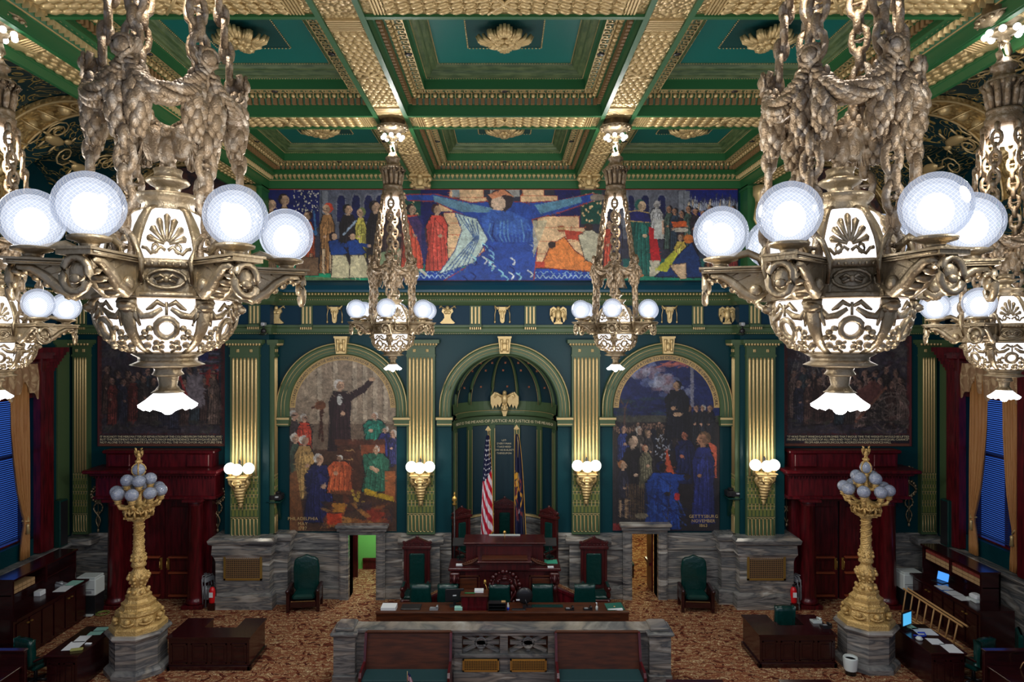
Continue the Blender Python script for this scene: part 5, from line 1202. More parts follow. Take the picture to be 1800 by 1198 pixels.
    for k in range(6):
        a = R(60*k)
        if arm0 is None:
            m = MB()   # built pointing to -Y
            m.box(-.1, .1, -.58, -.48, .34, .62); m.prism([(-.48, .62), (-1.10, .62), (-1.10, .585), (-.48, .585)], -.125, .125, 'yz').prism([(-.56, .635), (-1.12, .635), (-1.12, .618), (-.56, .618)], -.14, .14, 'yz')
            for s in (-1, 1):
                x = s*.075
                m.tube([(x, -.55, .42), (x, -.66, .36), (x, -.76, .42), (x, -.84, .5), (x, -.93, .56), (x, -1.02, .57), (x, -1.05, .53), (x, -1.0, .51)], [.03, .045, .045, .04, .035, .03, .03, .02], 6)
                m.sph((x*1.3, -.66, .43), .055, (.6, 1, 1), 8, 5)
                m.tube([(x, -.7, .56), (x, -.8, .52), (x, -.86, .55), (x, -.8, .58)], .016, 4)
                m.tube([(s*.125, -.58-.1*j, .605) for j in range(6)], .012, 4)
            m.sph((0, -.9, .53), .05, (1.2, 1.6, .8), 8, 5)
            m.prism([(-.5, .36), (-.66, .33), (-.76, .38), (-.82, .47), (-.9, .53), (-1.0, .555), (-1.04, .6), (-.5, .6)], -.085, .085, 'yz')
            for j in range(5): m.sph((0, -.7-.07*j, .36+.045*j), .035, (2.2, 1, 1), 6, 4)
            m.tube([(.095*math.cos(q)*1.0, -1.07, .45+.12*math.sin(q)) for q in [TAU*j/14 for j in range(14)]], .028, 6, True); m.sph((0, -1.05, .47), .07, (1, .5, 1), 8, 5).sph((0, -1.08, .42), .035, (1.4, .7, 1), 6, 4)     # wreath hung from the arm end
            # strap arching from the arm root up to the chain
            m.tube([(0, -.98, .62), (.0, -.86, .72), (0, -.72, .76), (0, -.62, .71), (0, -.6, .62)], .022, 5, flat=1.6)
            for s in (-1, 1): m.tube([(s*.12, -.56, .44), (s*.16, -.6, .6), (s*.1, -.6, .76), (0, -.56, .84)], [.016, .022, .022, .014], 5)
            arm0 = m.build('arm', BRONZE, t); arm = arm0
            n = MB(); n.lathe([(.10, .615), (.10, .64), (.06, .655), (.07, .68), (.14, .70), (.145, .72), (.12, .73)], 16, (0, -.94, 0), scal=(.02, 12))
            n.build('globe_holder', BRONZE, arm)
            g = bpy.data.objects.new('globe', gm); C.objects.link(g); g.parent = arm; g.location = (0, -.94, .94)
            MB().sph((0, -.94, .90), .115, (1, 1, 1.15), 14, 9).build('bulb', CORE, arm); MB().sph((0, -.94, .92), .165, (1, 1, 1.05), 16, 10).sph((0, -.94, .93), .2, (1, 1, 1), 16, 10).build('added_glow_shell', MATS['liner'], arm)  # two glowing shells added around the bulb to soften its edge
        else: dup(arm0, (0, 0, 0), a, parent=t)
    # chains: six, bowed outwards, oval links alternately turned
    def chain_pts():
        K = [(.57, .62), (.57, 1.0), (.545, 1.6), (.50, 2.08), (.42, 2.7), (.33, 3.3), (.24, 3.80)]; out = []
        for (r0, h0), (r1, h1) in zip(K, K[1:]):
            L = math.hypot(r1-r0, h1-h0); n = max(1, round(L/.155))
            for i in range(n): out.append((r0+(r1-r0)*(i+.5)/n, h0+(h1-h0)*(i+.5)/n))
        return out
    m = MB()
    for i, (r, h) in enumerate(chain_pts()):
        big = i % 2 == 0; w, hh = (.068, .118) if big else (.034, .078)
        pts = []
        for j in range(10):
            q = TAU*j/10; u, v = w*math.cos(q), hh*math.sin(q)
            pts.append((u, -r, h+v) if big else (0, -r+u, h+v))
        m.tube(pts, .031 if big else .034, 6, True, up=(0, 1, 0) if big else (1, 0, 0))
        if big:
            m.tube([(-w, -r, h), (w, -r, h)], .016, 4).sph((0, -r-.01, h), .024, nu=6, nv=4)
            for q in (0.5, 1.2, 1.9, 2.6, 3.7, 4.4, 5.1, 5.8): m.sph(((w+.018)*math.cos(q), -r, h+(hh+.014)*math.sin(q)), .014, nu=5, nv=3)
        else: m.sph((0, -r, h), .034, (1, 1, 1.8), 6, 5)
    ch = m.build("chain", CHAINM, t)
    for k in range(1, 6): dup(ch, None, R(60*k), parent=t)
    # garland: leaf swags between the chains, leaf drops, rosettes
    rs = random.Random(4)
    m = MB()
    for k in range(6):
        a0 = R(60*k); a1 = a0+R(60)
        for j in range(22):
            u = j/21; a = a0+(a1-a0)*u; h = 2.16-.30*math.sin(PI*u)**.8; r = .54+.03*math.sin(PI*u); th = .045+.035*math.sin(PI*u)
            for q in range(5):
                t2 = TAU*(q/5)+j; p = pol(r+th*.7*math.cos(t2), a, h+th*.7*math.sin(t2))
                m.sph(p, th*.8, (.55, 1.3, .55), 6, 4, Matrix.Rotation(a, 3, 'Z') @ Matrix.Rotation(PI/2+.4*math.sin(t2), 3, 'Z') @ Matrix.Rotation(.4*math.cos(t2)+(.8 if u < .5 else -.8)*(1-abs(2*u-1))*0, 3, 'X'))
        for s in (-1, 1):      # two drops at each chain
            aa = a0+s*.15
            for j in range(8):
                h = 2.06-j*.068; th = .055+.045*math.sin(PI*min(1, j/7))
                for q in range(4):
                    t2 = TAU*q/4+j*.8; b = pol(.53, aa, h)
                    m.sph((b[0]+th*.6*math.cos(t2), b[1]+th*.6*math.sin(t2), h), th*.78, (.7, .7, 1.25), 6, 4)
        p = pol(.57, a0, 2.2); m.sph(p, .075, (1, 1, 1), 10, 6); m.tube([pol(.6, a0+.13*math.cos(q), 2.2+.075*math.sin(q)) for q in [TAU*j/10 for j in range(10)]], .02, 5, True)
        m.tube([pol(.55, a0-.18, 2.26), pol(.6, a0, 2.1), pol(.55, a0+.18, 2.26)], .03, 5)
        m.tube([pol(.54, a0, 2.2), pol(.53, a0, 1.95)], .05, 6)
    m.build('leaf_garland', CHAINM, t)
    # crown piece, stem and ceiling plate
    m = MB(); m.lathe([(.2, 3.76), (.26, 3.80), (.27, 3.9), (.23, 3.96), (.25, 4.0), (.25, 4.04)], 20).lathe([(.16, 4.04), (.18, 4.3), (.2, 4.42), (.27, 4.48), (.26, 4.52), (.16, 4.56), (.14, 4.66), (.19, 4.70), (.19, 4.74), (.12, 4.80), (.09, 4.86)], 20)
    for k in range(12):
        a = R(30*k); m.tube([pol(.2, a, 4.06), pol(.22, a, 4.2), pol(.24, a, 4.34), pol(.30, a, 4.46)], [.04, .05, .045, .05], 6).sph(pol(.24, a, 4.3), .05, (1, 1, 1.2), 6, 4).sph(pol(.26, a+.26, 4.44), .045, nu=6, nv=4)
    m.build('crown', CHAINM, t)
    m = MB(); m.tube([(.05, 0, 4.84), (.09, 0, 4.95), (.05, 0, 5.08), (0, 0, 5.12), (-.05, 0, 5.06), (-.09, 0, 4.95), (-.05, 0, 4.84)], .05, 8); m.lathe([(.05, 5.1), (.09, 5.14), (.08, 5.2), (.16, 5.24), (.18, 5.28), (.1, 5.32), (.12, 5.36), (.3, 5.44), (.36, 5.47), (.34, 5.50), (.4, 5.515), (.3, 5.52), (.3, 5.72)], 20)
    for k in range(16): m.sph(pol(.36, R(22.5*k), 5.47), .05, (1, 1, .6), 6, 4)
    m.build('hub', BRONZE, t)
    hb = MB().sph(pol(.25, 0, 5.26), .055, nu=8, nv=6).build('hub_bulb', CORE, t)
    for k in range(1, 8): dup(hb, None, R(45*k), parent=t)
    m = MB(); 
    m.lathe([(.17, 3.5), (.19, 3.62), (.17, 3.74)], 16); m.build('crown_light', SHADE, t)
    return t
def add_lamps(loc, sc):
    x, y, z = loc
    light((x, y, z-.78*sc), P_DOWN, (1, .95, .9), .2, name='chandelier_light')
    light((x, y, z+3.38*sc), P_UP, (1, .96, .92), .1, name='chandelier_light')
    light((x, y, z+4.98), P_HUB*(1.25 if y > 15 else .6), (1, .97, .95), .12, name='chandelier_light')
    for k in range(3):
        a = k*TAU/3+.5; light((x+1.45*math.sin(a)*sc, y-1.45*math.cos(a)*sc, z+1.15*sc), P_DOWN*.26, (.95, .97, 1), .22, name='chandelier_light')
ch = chandelier(); first = True
for x, y, z, rz, lab, sc in ((-2.785, 5.65, CAMZ, R(-5), 'large bronze globe chandelier on leafy chains at front, its shade before the flag mural', 1), (2.775, 5.65, CAMZ, R(13), 'large bronze globe chandelier on leafy chains at front, its shade before the wheel mural', 1),
        (-2.80, 17.1, CAMZ-.15, R(0), 'far bronze chandelier hanging before the arched brown mural and its pilaster', 1), (2.78, 17.1, CAMZ-.15, R(-14), 'far bronze chandelier hanging before the arched blue mural and its pilaster', 1),
        (-8.26, 11.1, CAMZ-.36, R(10), 'bronze chandelier cut by the picture edge, beside the gold curtain on the left', 1.02), (8.12, 11.1, CAMZ-.36, R(5), 'bronze chandelier cut by the picture edge, beside the gold curtain on the right', 1.02)):
    if first: ch.location = (x, y, z); ch.rotation_euler = (0, 0, rz); ch['label'] = lab; first = False
    else: dup(ch, (x, y, z), rz, lab, sc)
    add_lamps((x, y, z), sc)
# ================= wall lamps =================
def sconce(loc, label, first=[None]):
    if first[0] is None:
        t = thing('wall_lamp', label, 'wall lamp', loc, 0, 'gilt wall lamps on the pilasters'); first[0] = t
        m = MB(); m.box(-.3, .3, -.42, 0, -.3, -.22, .02).box(-.34, .34, -.46, 0, -.22, -.18, .02)
        for j in range(9):
            z = -.32-j*.1; w = .24*(1-j/9.5)**.8+.03; m.sph((0, -.03-w*.7, z), w, (1, .8, .45), 10, 5)
        for s in (-1, 1):
            m.tube([(s*.28, -.3, -.3), (s*.3, -.2, -.42), (s*.2, -.12, -.58), (s*.12, -.1, -.7)], [.05, .06, .05, .03], 6).tube([(s*.1, -.35, -.3), (s*.16, -.42, -.4), (s*.08, -.36, -.5)], .035, 5)
            for j in range(4): m.sph((s*(.24-.04*j), -.2, -.4-.1*j), .055, nu=6, nv=4)
        m.sph((0, -.1, -1.16), .05, (1, 1, 1.8)); m.build('bracket', GOLD, t)
        f = MB(); f.lathe([(.03, -.18), (.05, .1), (.03, .14), (.07, .17), (.03, .22), (.05, .26), (.01, .34)], 10, (0, -.16, 0)); f.build('finial', BLACK, t)
        for x, y in ((-.3, -.2), (0, -.42), (.3, -.2)):
            a = MB().lathe([(.05, -.2), (.04, -.16), (.09, -.13), (.1, -.1)], 10, (x, y, 0)).build('lamp_cup', GOLD, t)
            MB().sph((x, y, .06), .185, (1, 1, 1), 16, 10).build('globe', SCON, a)
    else: dup(first[0], loc, 0, label)
    light((loc[0], loc[1]-.95, loc[2]+.1), P_SCONCE, (1, .93, .78), .15, name='wall_lamp_light')
    for s in (-1, 1): light((loc[0]+s*.22, loc[1]-.18, loc[2]+.36), P_SCONCE*.07, (1, .93, .78), .08, name='wall_lamp_light')
sconce((px(739, 22.6), 22.78, pz(823, 22.6)), 'gilt wall lamp with lit globes on the pilaster left of the central niche')
sconce((px(1031, 22.6), 22.78, pz(821, 22.6)), 'gilt wall lamp with lit globes on the pilaster right of the central niche')
sconce((px(421, 22.1), 22.28, pz(826, 22.1)), 'gilt wall lamp with lit globes on the pier beside the flag mural')
sconce((px(1344, 22.1), 22.28, pz(820, 22.1)), 'gilt wall lamp with lit globes on the pier beside the wheel mural')
# ================= standing lamps =================
def torchere(loc, label, first=[None]):
    if first[0] is not None: return dup(first[0], loc, None, label)
    t = thing('standing_lamp', label, 'standing lamp', loc, 0, 'gilt standing lamps on marble pedestals'); first[0] = t
    m = MB(); a0 = PI/8
    m.lathe([(.70, 1.10), (.70, 1.22), (.66, 1.26), (.56, 1.30), (.51, 1.48), (.55, 1.53), (.54, 1.60), (.45, 1.63), (.41, 1.68), (.42, 1.78), (.35, 1.81), (.31, 1.88), (.32, 1.96), (.25, 2.0)], 8, smooth=False, a0=a0)
    for k in range(8):
        a = k*PI/4; m.sph((.56*math.cos(a), .56*math.sin(a), 1.42), .085, (1, 1, .9), 8, 5); m.tube([(.60*math.cos(a+s), .60*math.sin(a+s), 1.38-.05*math.cos(s*6)) for s in (-.3, -.15, 0, .15, .3)], .03, 5).tube([(.47*math.cos(a+s), .47*math.sin(a+s), 1.6) for s in (-.3, 0, .3)], .03, 5)
    m.build('stepped_base', TORCH, t)
    m = MB(); m.lathe([(.25, 1.95), (.24, 2.02), (.16, 2.12), (.14, 2.2), (.19, 2.28), (.25, 2.4), (.24, 2.5), (.15, 2.6), (.13, 2.66), (.18, 2.7), (.19, 2.74), (.17, 2.78), (.17, 3.02), (.14, 3.06), (.16, 3.1), (.135, 3.14), (.12, 3.85), (.15, 3.88), (.15, 3.93)], 20)
    for k in range(8):
        a = k*PI/4; cs, sn = math.cos(a), math.sin(a)
        for r, z, q in ((.25, 2.42, .06), (.2, 2.3, .05), (.24, 2.06, .06), (.17, 2.88, .05), (.23, 2.5, .04), (.16, 2.2, .04), (.17, 2.98, .035)): m.sph((r*cs, r*sn, z), q, (1, 1, 1), 7, 5)
    for q in range(2): m.tube([(.135*math.cos(j*.5+q*PI), .135*math.sin(j*.5+q*PI), 3.16+j*.028) for j in range(24)], .018, 4)
    for z in (3.3, 3.55, 3.8): m.lathe([(.12, z-.02), (.15, z), (.12, z+.02)], 16, cap=False)
    m.box(-.2, .2, -.2, .2, 3.93, 3.98).box(-.27, .27, -.27, .27, 3.98, 4.04, .01)
    m.build('column', TORCH, t)
    m = MB(); m.lathe([(.14, 4.04), (.2, 4.1), (.28, 4.16), (.3, 4.26), (.16, 4.34), (.08, 4.4), (.06, 5.0), (.09, 5.04), (.05, 5.1)], 14)
    for k in range(8):
        a = k*PI/4+.2
        for j in range(2): a2 = a+j*PI/8; m.tube([(.3*math.cos(a2), .3*math.sin(a2), 4.3-j*.02), (.36*math.cos(a2), .36*math.sin(a2), 4.12+j*.05), (.33*math.cos(a2), .33*math.sin(a2), 4.02+j*.06)], .035, 5)
        m.tube([(.34*math.cos(a+q*PI/16), .34*math.sin(a+q*PI/16), 4.24-.1*math.sin(q*PI/4)) for q in range(5)], .028, 5)
    m.build('arm_cluster', TORCH, t)
    for tier, n, rr, z, a1 in (('l', 8, .54, 4.68, .2), ('u', 4, .27, 4.98, .5)):
        src = None
        for k in range(n):
            a = a1+k*TAU/n
            if src is None:
                m = MB(); m.tube([(.06, 0, z-.36), (rr*.55, 0, z-.42 if tier == 'l' else z-.3), (rr*.9, 0, z-.36 if tier == 'l' else z-.28), (rr, 0, z-.24)], [.04, .05, .05, .04], 7); m.lathe([(.05, z-.26), (.09, z-.22), (.07, z-.18), (.11, z-.15)], 10, (rr, 0, 0))
                src = m.build('arm', TORCH, t); MB().sph((rr, 0, z), .165, (1, 1, .97), 16, 10).build('glass_globe', UNLIT, src); src.rotation_euler = (0, 0, a)
            else: dup(src, None, a, parent=t)
    MB().sph((0, 0, 5.24), .16, (1, 1, 1), 16, 10).build('glass_globe', UNLIT, t)
    m = MB()
    for k in range(4): a = k*PI/2+.4; m.tube([(.17*math.sin(q)*math.cos(a), .17*math.sin(q)*math.sin(a), 5.24+.17*math.cos(q)) for q in [PI*j/8 for j in range(9)]], .02, 5)
    m.lathe([(.04, 5.4), (.09, 5.44), (.09, 5.48), (.05, 5.5)], 10); m.M = Matrix.Translation((0, 0, 5.48)); eagle_mb(.42, .3, .5, m); m.M = Matrix(); m.build('eagle_finial', TORCH, t)
    m = MB(); m.lathe([(.82, 0), (.82, .12), (.77, .18), (.69, .2), (.69, .94), (.77, .98), (.81, 1.04), (.78, 1.1), (.6, 1.11)], 8, smooth=False, a0=a0); m.build('pedestal', MARBLE, t)
    return t
torchere((-9.69, 18.08, 0), 'gilt standing lamp with glass globes on a marble pedestal, left of the U-shaped desk')
torchere((9.74, 18.4, 0), 'gilt standing lamp with glass globes on a marble pedestal, between desk and ladder')
# ================= mahogany doorways =================
for s, nm, xc in ((-1, 'left', -11.38), (1, 'right', 11.2)):
    d = bpy.data.objects.new('door_%d' % (3 if s < 0 else 4), None); C.objects.link(d); d.location = (xc, 0, 0); d['kind'] = 'structure'
    m = MB()
    m.box(-1.95, 1.95, 22.25, YW, 3.58, 4.28).box(-2.0, 2.0, 22.15, YW, 3.5, 3.6, .02).box(-2.05, 2.05, 22.05, YW, 4.28, 4.38, .02).box(-2.18, 2.18, 21.85, YW, 4.38, 4.5, .03).box(-1.75, 1.75, 22.5, YW, 4.5, 4.95).box(-1.85, 1.85, 22.4, YW, 4.95, 5.06, .03)
    for x in (-1.3, 1.3): m.box(x-.36, x+.36, 22.42, 22.5, 4.52, 4.93, .02)
    for k in range(40): m.box(-1.94+k*.0975, -1.94+k*.0975+.05, 22.19, 22.25, 4.18, 4.27)
    m.build('entablature', MAHOG, d)
    m = MB(); m.box(-1.72, -1.22, 22.55, YW, 0, 3.5).box(1.22, 1.72, 22.55, YW, 0, 3.5).box(-1.22, -1.12, 22.8, YW, 0, 3.5).box(1.12, 1.22, 22.8, YW, 0, 3.5).box(-1.22, 1.22, 22.8, YW, 3.3, 3.55); m.build('door_frame', MAHOG, d)
    for x in (-1.3, 1.3):
        m = MB(); m.box(x-.34, x+.34, 21.95, 22.6, 0, .12, .01).lathe([(.3, .12), (.32, .2), (.27, .28), (.25, .32), (.255, .4), (.22, 3.3), (.25, 3.34), (.22, 3.38), (.28, 3.44)], 24, (x, 22.28, 0)).box(x-.32, x+.32, 21.97, 22.6, 3.44, 3.52, .01); m.build('column', MAHOG, d)
    for k in (-1, 1):
        m = MB(); x0, x1 = sorted((k*.01 if s < 0 else k*.03, k*1.12)); m.box(x0, x1, 22.88, 22.95, 0.02, 3.3)
        lf = MB(); a, b = min(x0, x1), max(x0, x1)
        m.build('door_leaf', MAHOG, d); q = C.objects[-1]
        q = [c for c in d.children if c.name.startswith('door_leaf')][-1]
        lf.box(a+.18, b-.18, 22.85, 22.88, 1.5, 3.1, .02).box(a+.18, b-.18, 22.85, 22.88, .98, 1.3, .02).box(a+.18, b-.18, 22.85, 22.88, .2, .84, .02); lf.build('raised_panel', MAHOG, q)
        r = MB(); 
        for z in (1.42, .9, .14): r.box(a+.14, b-.14, 22.76, 22.88, z-.02, z+.04, .01)
        r.build('panel_rail', RAILW, q)
        h = MB(); h.box(k*.12-.04, k*.12+.04, 22.83, 22.88, 1.0, 1.4, .01).tube([(k*.12, 22.82, 1.05), (k*.12, 22.75, 1.1), (k*.12, 22.75, 1.3), (k*.12, 22.82, 1.35)], .018, 6); h.build('door_handle', BRASS, q)
# caduceus ornaments
def caduceus(loc, label, first=[None]):
    if first[0] is not None:
        c = first[0].copy(); C.objects.link(c); c.location = loc; c['label'] = label; return c
    m = MB(); m.lathe([(.015, 0), (.015, 1.6), (.06, 1.64), (.03, 1.7)], 6).sph((0, 0, .0), .04, (1, 1, 1.6))
    for s in (-1, 1):
        P = []
        for j in range(30): u = j/29; P.append((s*(.05+.2*u)*math.sin(u*3.2*PI), -.02*s, .08+1.4*u))
        m.tube(P, .022, 5)
    for k in range(16): a = TAU*k/16; m.sph((.24*math.cos(a), 0, 1.2+.26*math.sin(a)), .05, (1, .6, 1), 6, 4)
    for k in range(10): a = TAU*k/10; m.sph((.14*math.cos(a), 0, .75+.16*math.sin(a)), .035, (1, .6, 1), 5, 4)
    m.M = Matrix.Translation((0, 0, 1.68)); eagle_mb(.46, .42, .02, m); m.M = Matrix()
    first[0] = tag(m.build('caduceus_ornament', MATS['dull_bronze_paint'] if 0 else BRONZE), label, 'wall ornament', 'bronze staff ornaments beside the doorways'); first[0].location = loc
    return first[0]
caduceus((px(382, 22.85), 22.88, pz(932, 22.85)), 'bronze winged staff ornament between the left wooden doorway and the pier')
caduceus((px(1383, 22.85), 22.88, pz(922, 22.85)), 'bronze winged staff ornament between the right pier and the wooden doorway')
caduceus((-13.62, 22.88, pz(932, 22.85)), 'bronze winged staff ornament in the left corner beyond the wooden doorway')
caduceus((13.55, 22.88, pz(922, 22.85)), 'bronze winged staff ornament in the right corner beyond the wooden doorway')
# ================= side windows, curtains =================
wn = 10
for s, nm in ((-1, 'left'), (1, 'right')):
    for bi, c in enumerate(BAYS[:2]):
        y0, y1 = c-1.33+OFF[s], c+1.35+OFF[s]; X = s*XS
        w = bpy.data.objects.new('window_%d' % wn, None); C.objects.link(w); w['kind'] = 'structure'; wn += 1
        f = MB()
        for a, b in ((y0-.45, y0+.12), (y1-.12, y1+.5)):
            f.box(*sorted((X, X-s*.22)), a, b, 2.1, 8.1).box(*sorted((X-s*.22, X-s*.28)), a+.12, b-.12, 2.1, 7.9)
            for j in range(6): f.box(*sorted((X, X-s*(.3+.07*j))), a+.05, b-.05, 7.7+j*.1, 7.8+j*.1)
        f.box(*sorted((X, X-s*.4)), y0-.5, y1+.55, 8.1, 8.3).box(*sorted((X, X-s*.65)), y0-.55, y1+.6, 8.3, 8.45).box(*sorted((X+s*.45, X)), y0, y1, 6.9, 8.1)
        f.build('casing', MAHOG, w)
        f = MB(); xo = X+s*.38
        for y in (y0+.06, (y0+y1)/2, y1-.06): f.box(*sorted((xo, xo+s*.1)), y-.07, y+.07, 2.5, 8)
        f.box(*sorted((xo-s*.2, xo+s*.1)), y0, y1, 2.45, 2.6).box(*sorted((xo, xo+s*.1)), y0, y1, 5.1, 5.2); f.build('sash', MAHOG, w)
        MB().box(*sorted((xo+s*.11, xo+s*.13)), y0, y1, 2.5, 8).build('pane', DAYBLUE, w)
        b = MB(); n = 80
        for k in range(n):
            z = 2.65+k*.062; b.M = Matrix.Translation((X+s*.27, 0, z)) @ Matrix.Rotation(s*R(-28), 4, 'Y'); b.box(-.026, .026, y0+.1, y1-.1, -.002, .002)
        b.M = Matrix(); b.build('venetian_blind', mat('dark_blind_%d' % wn, rgb(30, 44, 84), .4), w)
        # curtains
        for k, (ya, yb) in enumerate(((y1-.5, y1-1.1), (y0+.25, y0+.65))):
            t = thing('curtain', '%s of two tied-back gold curtains at the %s wall, %s window' % (('farther', 'nearer')[k], nm, ('back bay', 'second bay')[bi]), 'curtain', (0, 0, 0), 0, 'gold curtains at the side windows')
            n = 28; zs = [7.6, 6, 5, 4.2, 3.6, 3.3, 3.1, 2.8, 2.4, 2.1]; wd = [1, .95, .8, .62, .4, .26, .24, .34, .42, .44]
            vs = []; fs = []
            for z, q in zip(zs, wd):
                for i in range(n+1):
                    u = i/n; vs.append((X-s*(.12+.05*math.sin(u*TAU*5+z*.4)), ya+(yb-ya)*u*q*1.35, z))
            for j in range(len(zs)-1):
                for i in range(n): a = j*(n+1)+i; fs.append((a, a+1, a+n+2, a+n+1))
            o = MB().add(vs, fs, True).build('curtain_cloth', CURT, t); md = o.modifiers.new('t', 'SOLIDIFY'); md.thickness = .015
            m = MB(); m.tube([(X-s*.06, ya-.0, 3.45), (X-s*.2, ya+(yb-ya)*.2, 3.2), (X-s*.06, ya+(yb-ya)*.36, 3.25)], .03, 6).lathe([(.02, 0), (.05, -.04), (.04, -.1), (.06, -.3)], 8, (X-s*.2, ya+(yb-ya)*.25, 3.15)); m.build('tieback', GOLD, t)
        t = thing('valance', 'draped gold valance across the top of the %s %s window' % (nm, ('back bay', 'nearer')[bi]), 'valance', (0, 0, 0), 0, 'gold valances')
        vs = []; fs = []; n = 40
        for i in range(n+1):
            u = i/n; y = y0+.1+(y1-y0-.2)*u; d = .45+.35*abs(math.cos(u*PI*2))+.05*math.sin(u*40)
            for z, e in ((7.95, .14), (7.95-d*.5, .2), (7.95-d*1.3, .17)): vs.append((X-s*(e+.02*math.sin(u*50)), y, z))
        for i in range(n): a = i*3; fs += [(a, a+1, a+4, a+3), (a+1, a+2, a+5, a+4)]
        o = MB().add(vs, fs, True).build('valance_cloth', mat('tan_valance_%d' % wn, rgb(150, 116, 84), .7, var=(3, rgb(186, 158, 120), .52, .6, 2)), t)
# ================= furniture builders =================
def carved(mb, x0, x1, y, z0, z1, n, d=.02, fr=.05):     # row of raised panels on a front face looking to -Y
    w = (x1-x0)/n
    for k in range(n):
        a, b = x0+k*w+fr, x0+(k+1)*w-fr
        mb.box(a, b, y-d, y, z0, z0+.03).box(a, b, y-d, y, z1-.03, z1).box(a, a+.03, y-d, y, z0, z1).box(b-.03, b, y-d, y, z0, z1).box(a+.08, b-.08, y-d*.8, y, z0+.08, z1-.08, .01)
def throne(label, loc, rz, h=2.28, w=.86, seat=.5, arms=True, first={}):
    t = thing('throne_chair', label, 'chair', loc, rz, 'tall carved chairs with green leather backs'); hw = w/2
    for x in (-hw, hw-.09):
        MB().box(x, x+.09, .26, .38, 0, h*.84, .01).build('rear_post', REDW, t)
        m = MB(); m.lathe([(.05, 0), (.07, .08), (.045, .14), (.06, seat-.12), (.07, seat-.06)], 10, (x+.045, -.36, 0)); m.build('leg', REDW, t)
        if arms:
            m = MB(); m.lathe([(.05, seat), (.075, seat+.1), (.04, seat+.22), (.05, seat+.28)], 10, (x+.045, -.34, 0)).box(x-.01, x+.1, -.44, .3, seat+.28, seat+.34, .02).sph((x+.045, -.42, seat+.3), .07, (1, .8, 1)); m.build('arm', REDW, t)
            MB().box(x, x+.09, -.36, .1, seat+.34, seat+.38, .015).build('arm_pad', LEATH, t)
    MB().box(-hw, hw, -.4, .3, seat-.16, seat-.04, .02).build('seat_rail', REDW, t)
    MB().box(-hw+.06, hw-.06, -.38, .28, seat-.05, seat+.06, .04).build('seat', LEATH, t)
    m = MB(); m.box(-hw+.05, hw-.05, .28, .36, seat+.1, seat+.2).box(-hw+.05, hw-.05, .28, .36, h*.8-.1, h*.8+.06).box(-hw+.05, -hw+.2, .29, .35, seat+.1, h*.8).box(hw-.2, hw-.05, .29, .35, seat+.1, h*.8); m.build('back_frame', REDW, t)
    MB().box(-hw+.18, hw-.18, .24, .33, seat+.2, h*.8-.1, .03).build('backrest', LEATH, t)
    m = MB(); m.box(-hw-.04, hw+.04, .2, .4, h*.82, h*.86, .01).box(-hw, hw, .24, .38, h*.86, h*.9); m.prism([(-hw-.05, h*.9), (hw+.05, h*.9), (0, h*.985)], .22, .38); m.sph((0, .3, h*.985), .05, (1, .7, 1.2))
    for x in (-hw, hw): m.sph((x, .3, h*.915), .045)
    for k in range(7): m.sph((-hw+.1+k*(w-.2)/6, .235, h*.88), .025, nu=6, nv=4)
    m.prism([(-.2, h*.91), (.2, h*.91), (0, h*.955)], .2, .23); m.build('crest', REDW, t)
    return t
def armchair(label, loc, rz):
    t = thing('armchair', label, 'chair', loc, rz, 'big green leather armchairs by the marble wall')
    m = MB(); hw = .40; P = [(-hw, .6), (-hw-.02, 1.2), (-hw+.02, 1.48), (-hw+.12, 1.56), (-.16, 1.58), (0, 1.66), (.16, 1.58), (hw-.12, 1.56), (hw-.02, 1.48), (hw+.02, 1.2), (hw, .6), (hw-.1, .42), (-hw+.1, .42)]
    m.prism(P, .2, .36); b = m.build('backrest', LEATH, t); md = b.modifiers.new('b', 'BEVEL'); md.width = .05; md.segments = 3; b.data.polygons.foreach_set('use_smooth', [True]*len(b.data.polygons))
    MB().box(-.36, .36, -.36, .25, .36, .54, .06).build('seat', LEATH, t)
    MB().box(-.42, .42, -.38, .3, .14, .36, .02).build('seat_rail', MAHOD, t)
    g = MB()
    for k in range(18): g.sph((-.36+k*.042, -.385, .35), .013, nu=6, nv=4)
    g.build('nail_head_trim', BRASS, t)
    for s in (-1, 1):
        a = MB(); x = s*.47; a.box(x-.06, x+.06, -.46, .36, .66, .74, .025).box(x-.05, x+.05, -.4, -.28, 0, .66, .01).box(x-.04, x+.04, -.3, .3, .3, .66).sph((x, -.46, .69), .07, (.9, .8, 1)); a.build('arm', MAHOD, t)
        MB().box(x-.05, x+.05, .24, .36, 0, .66, .01).build('leg', MAHOD, t)
    return t
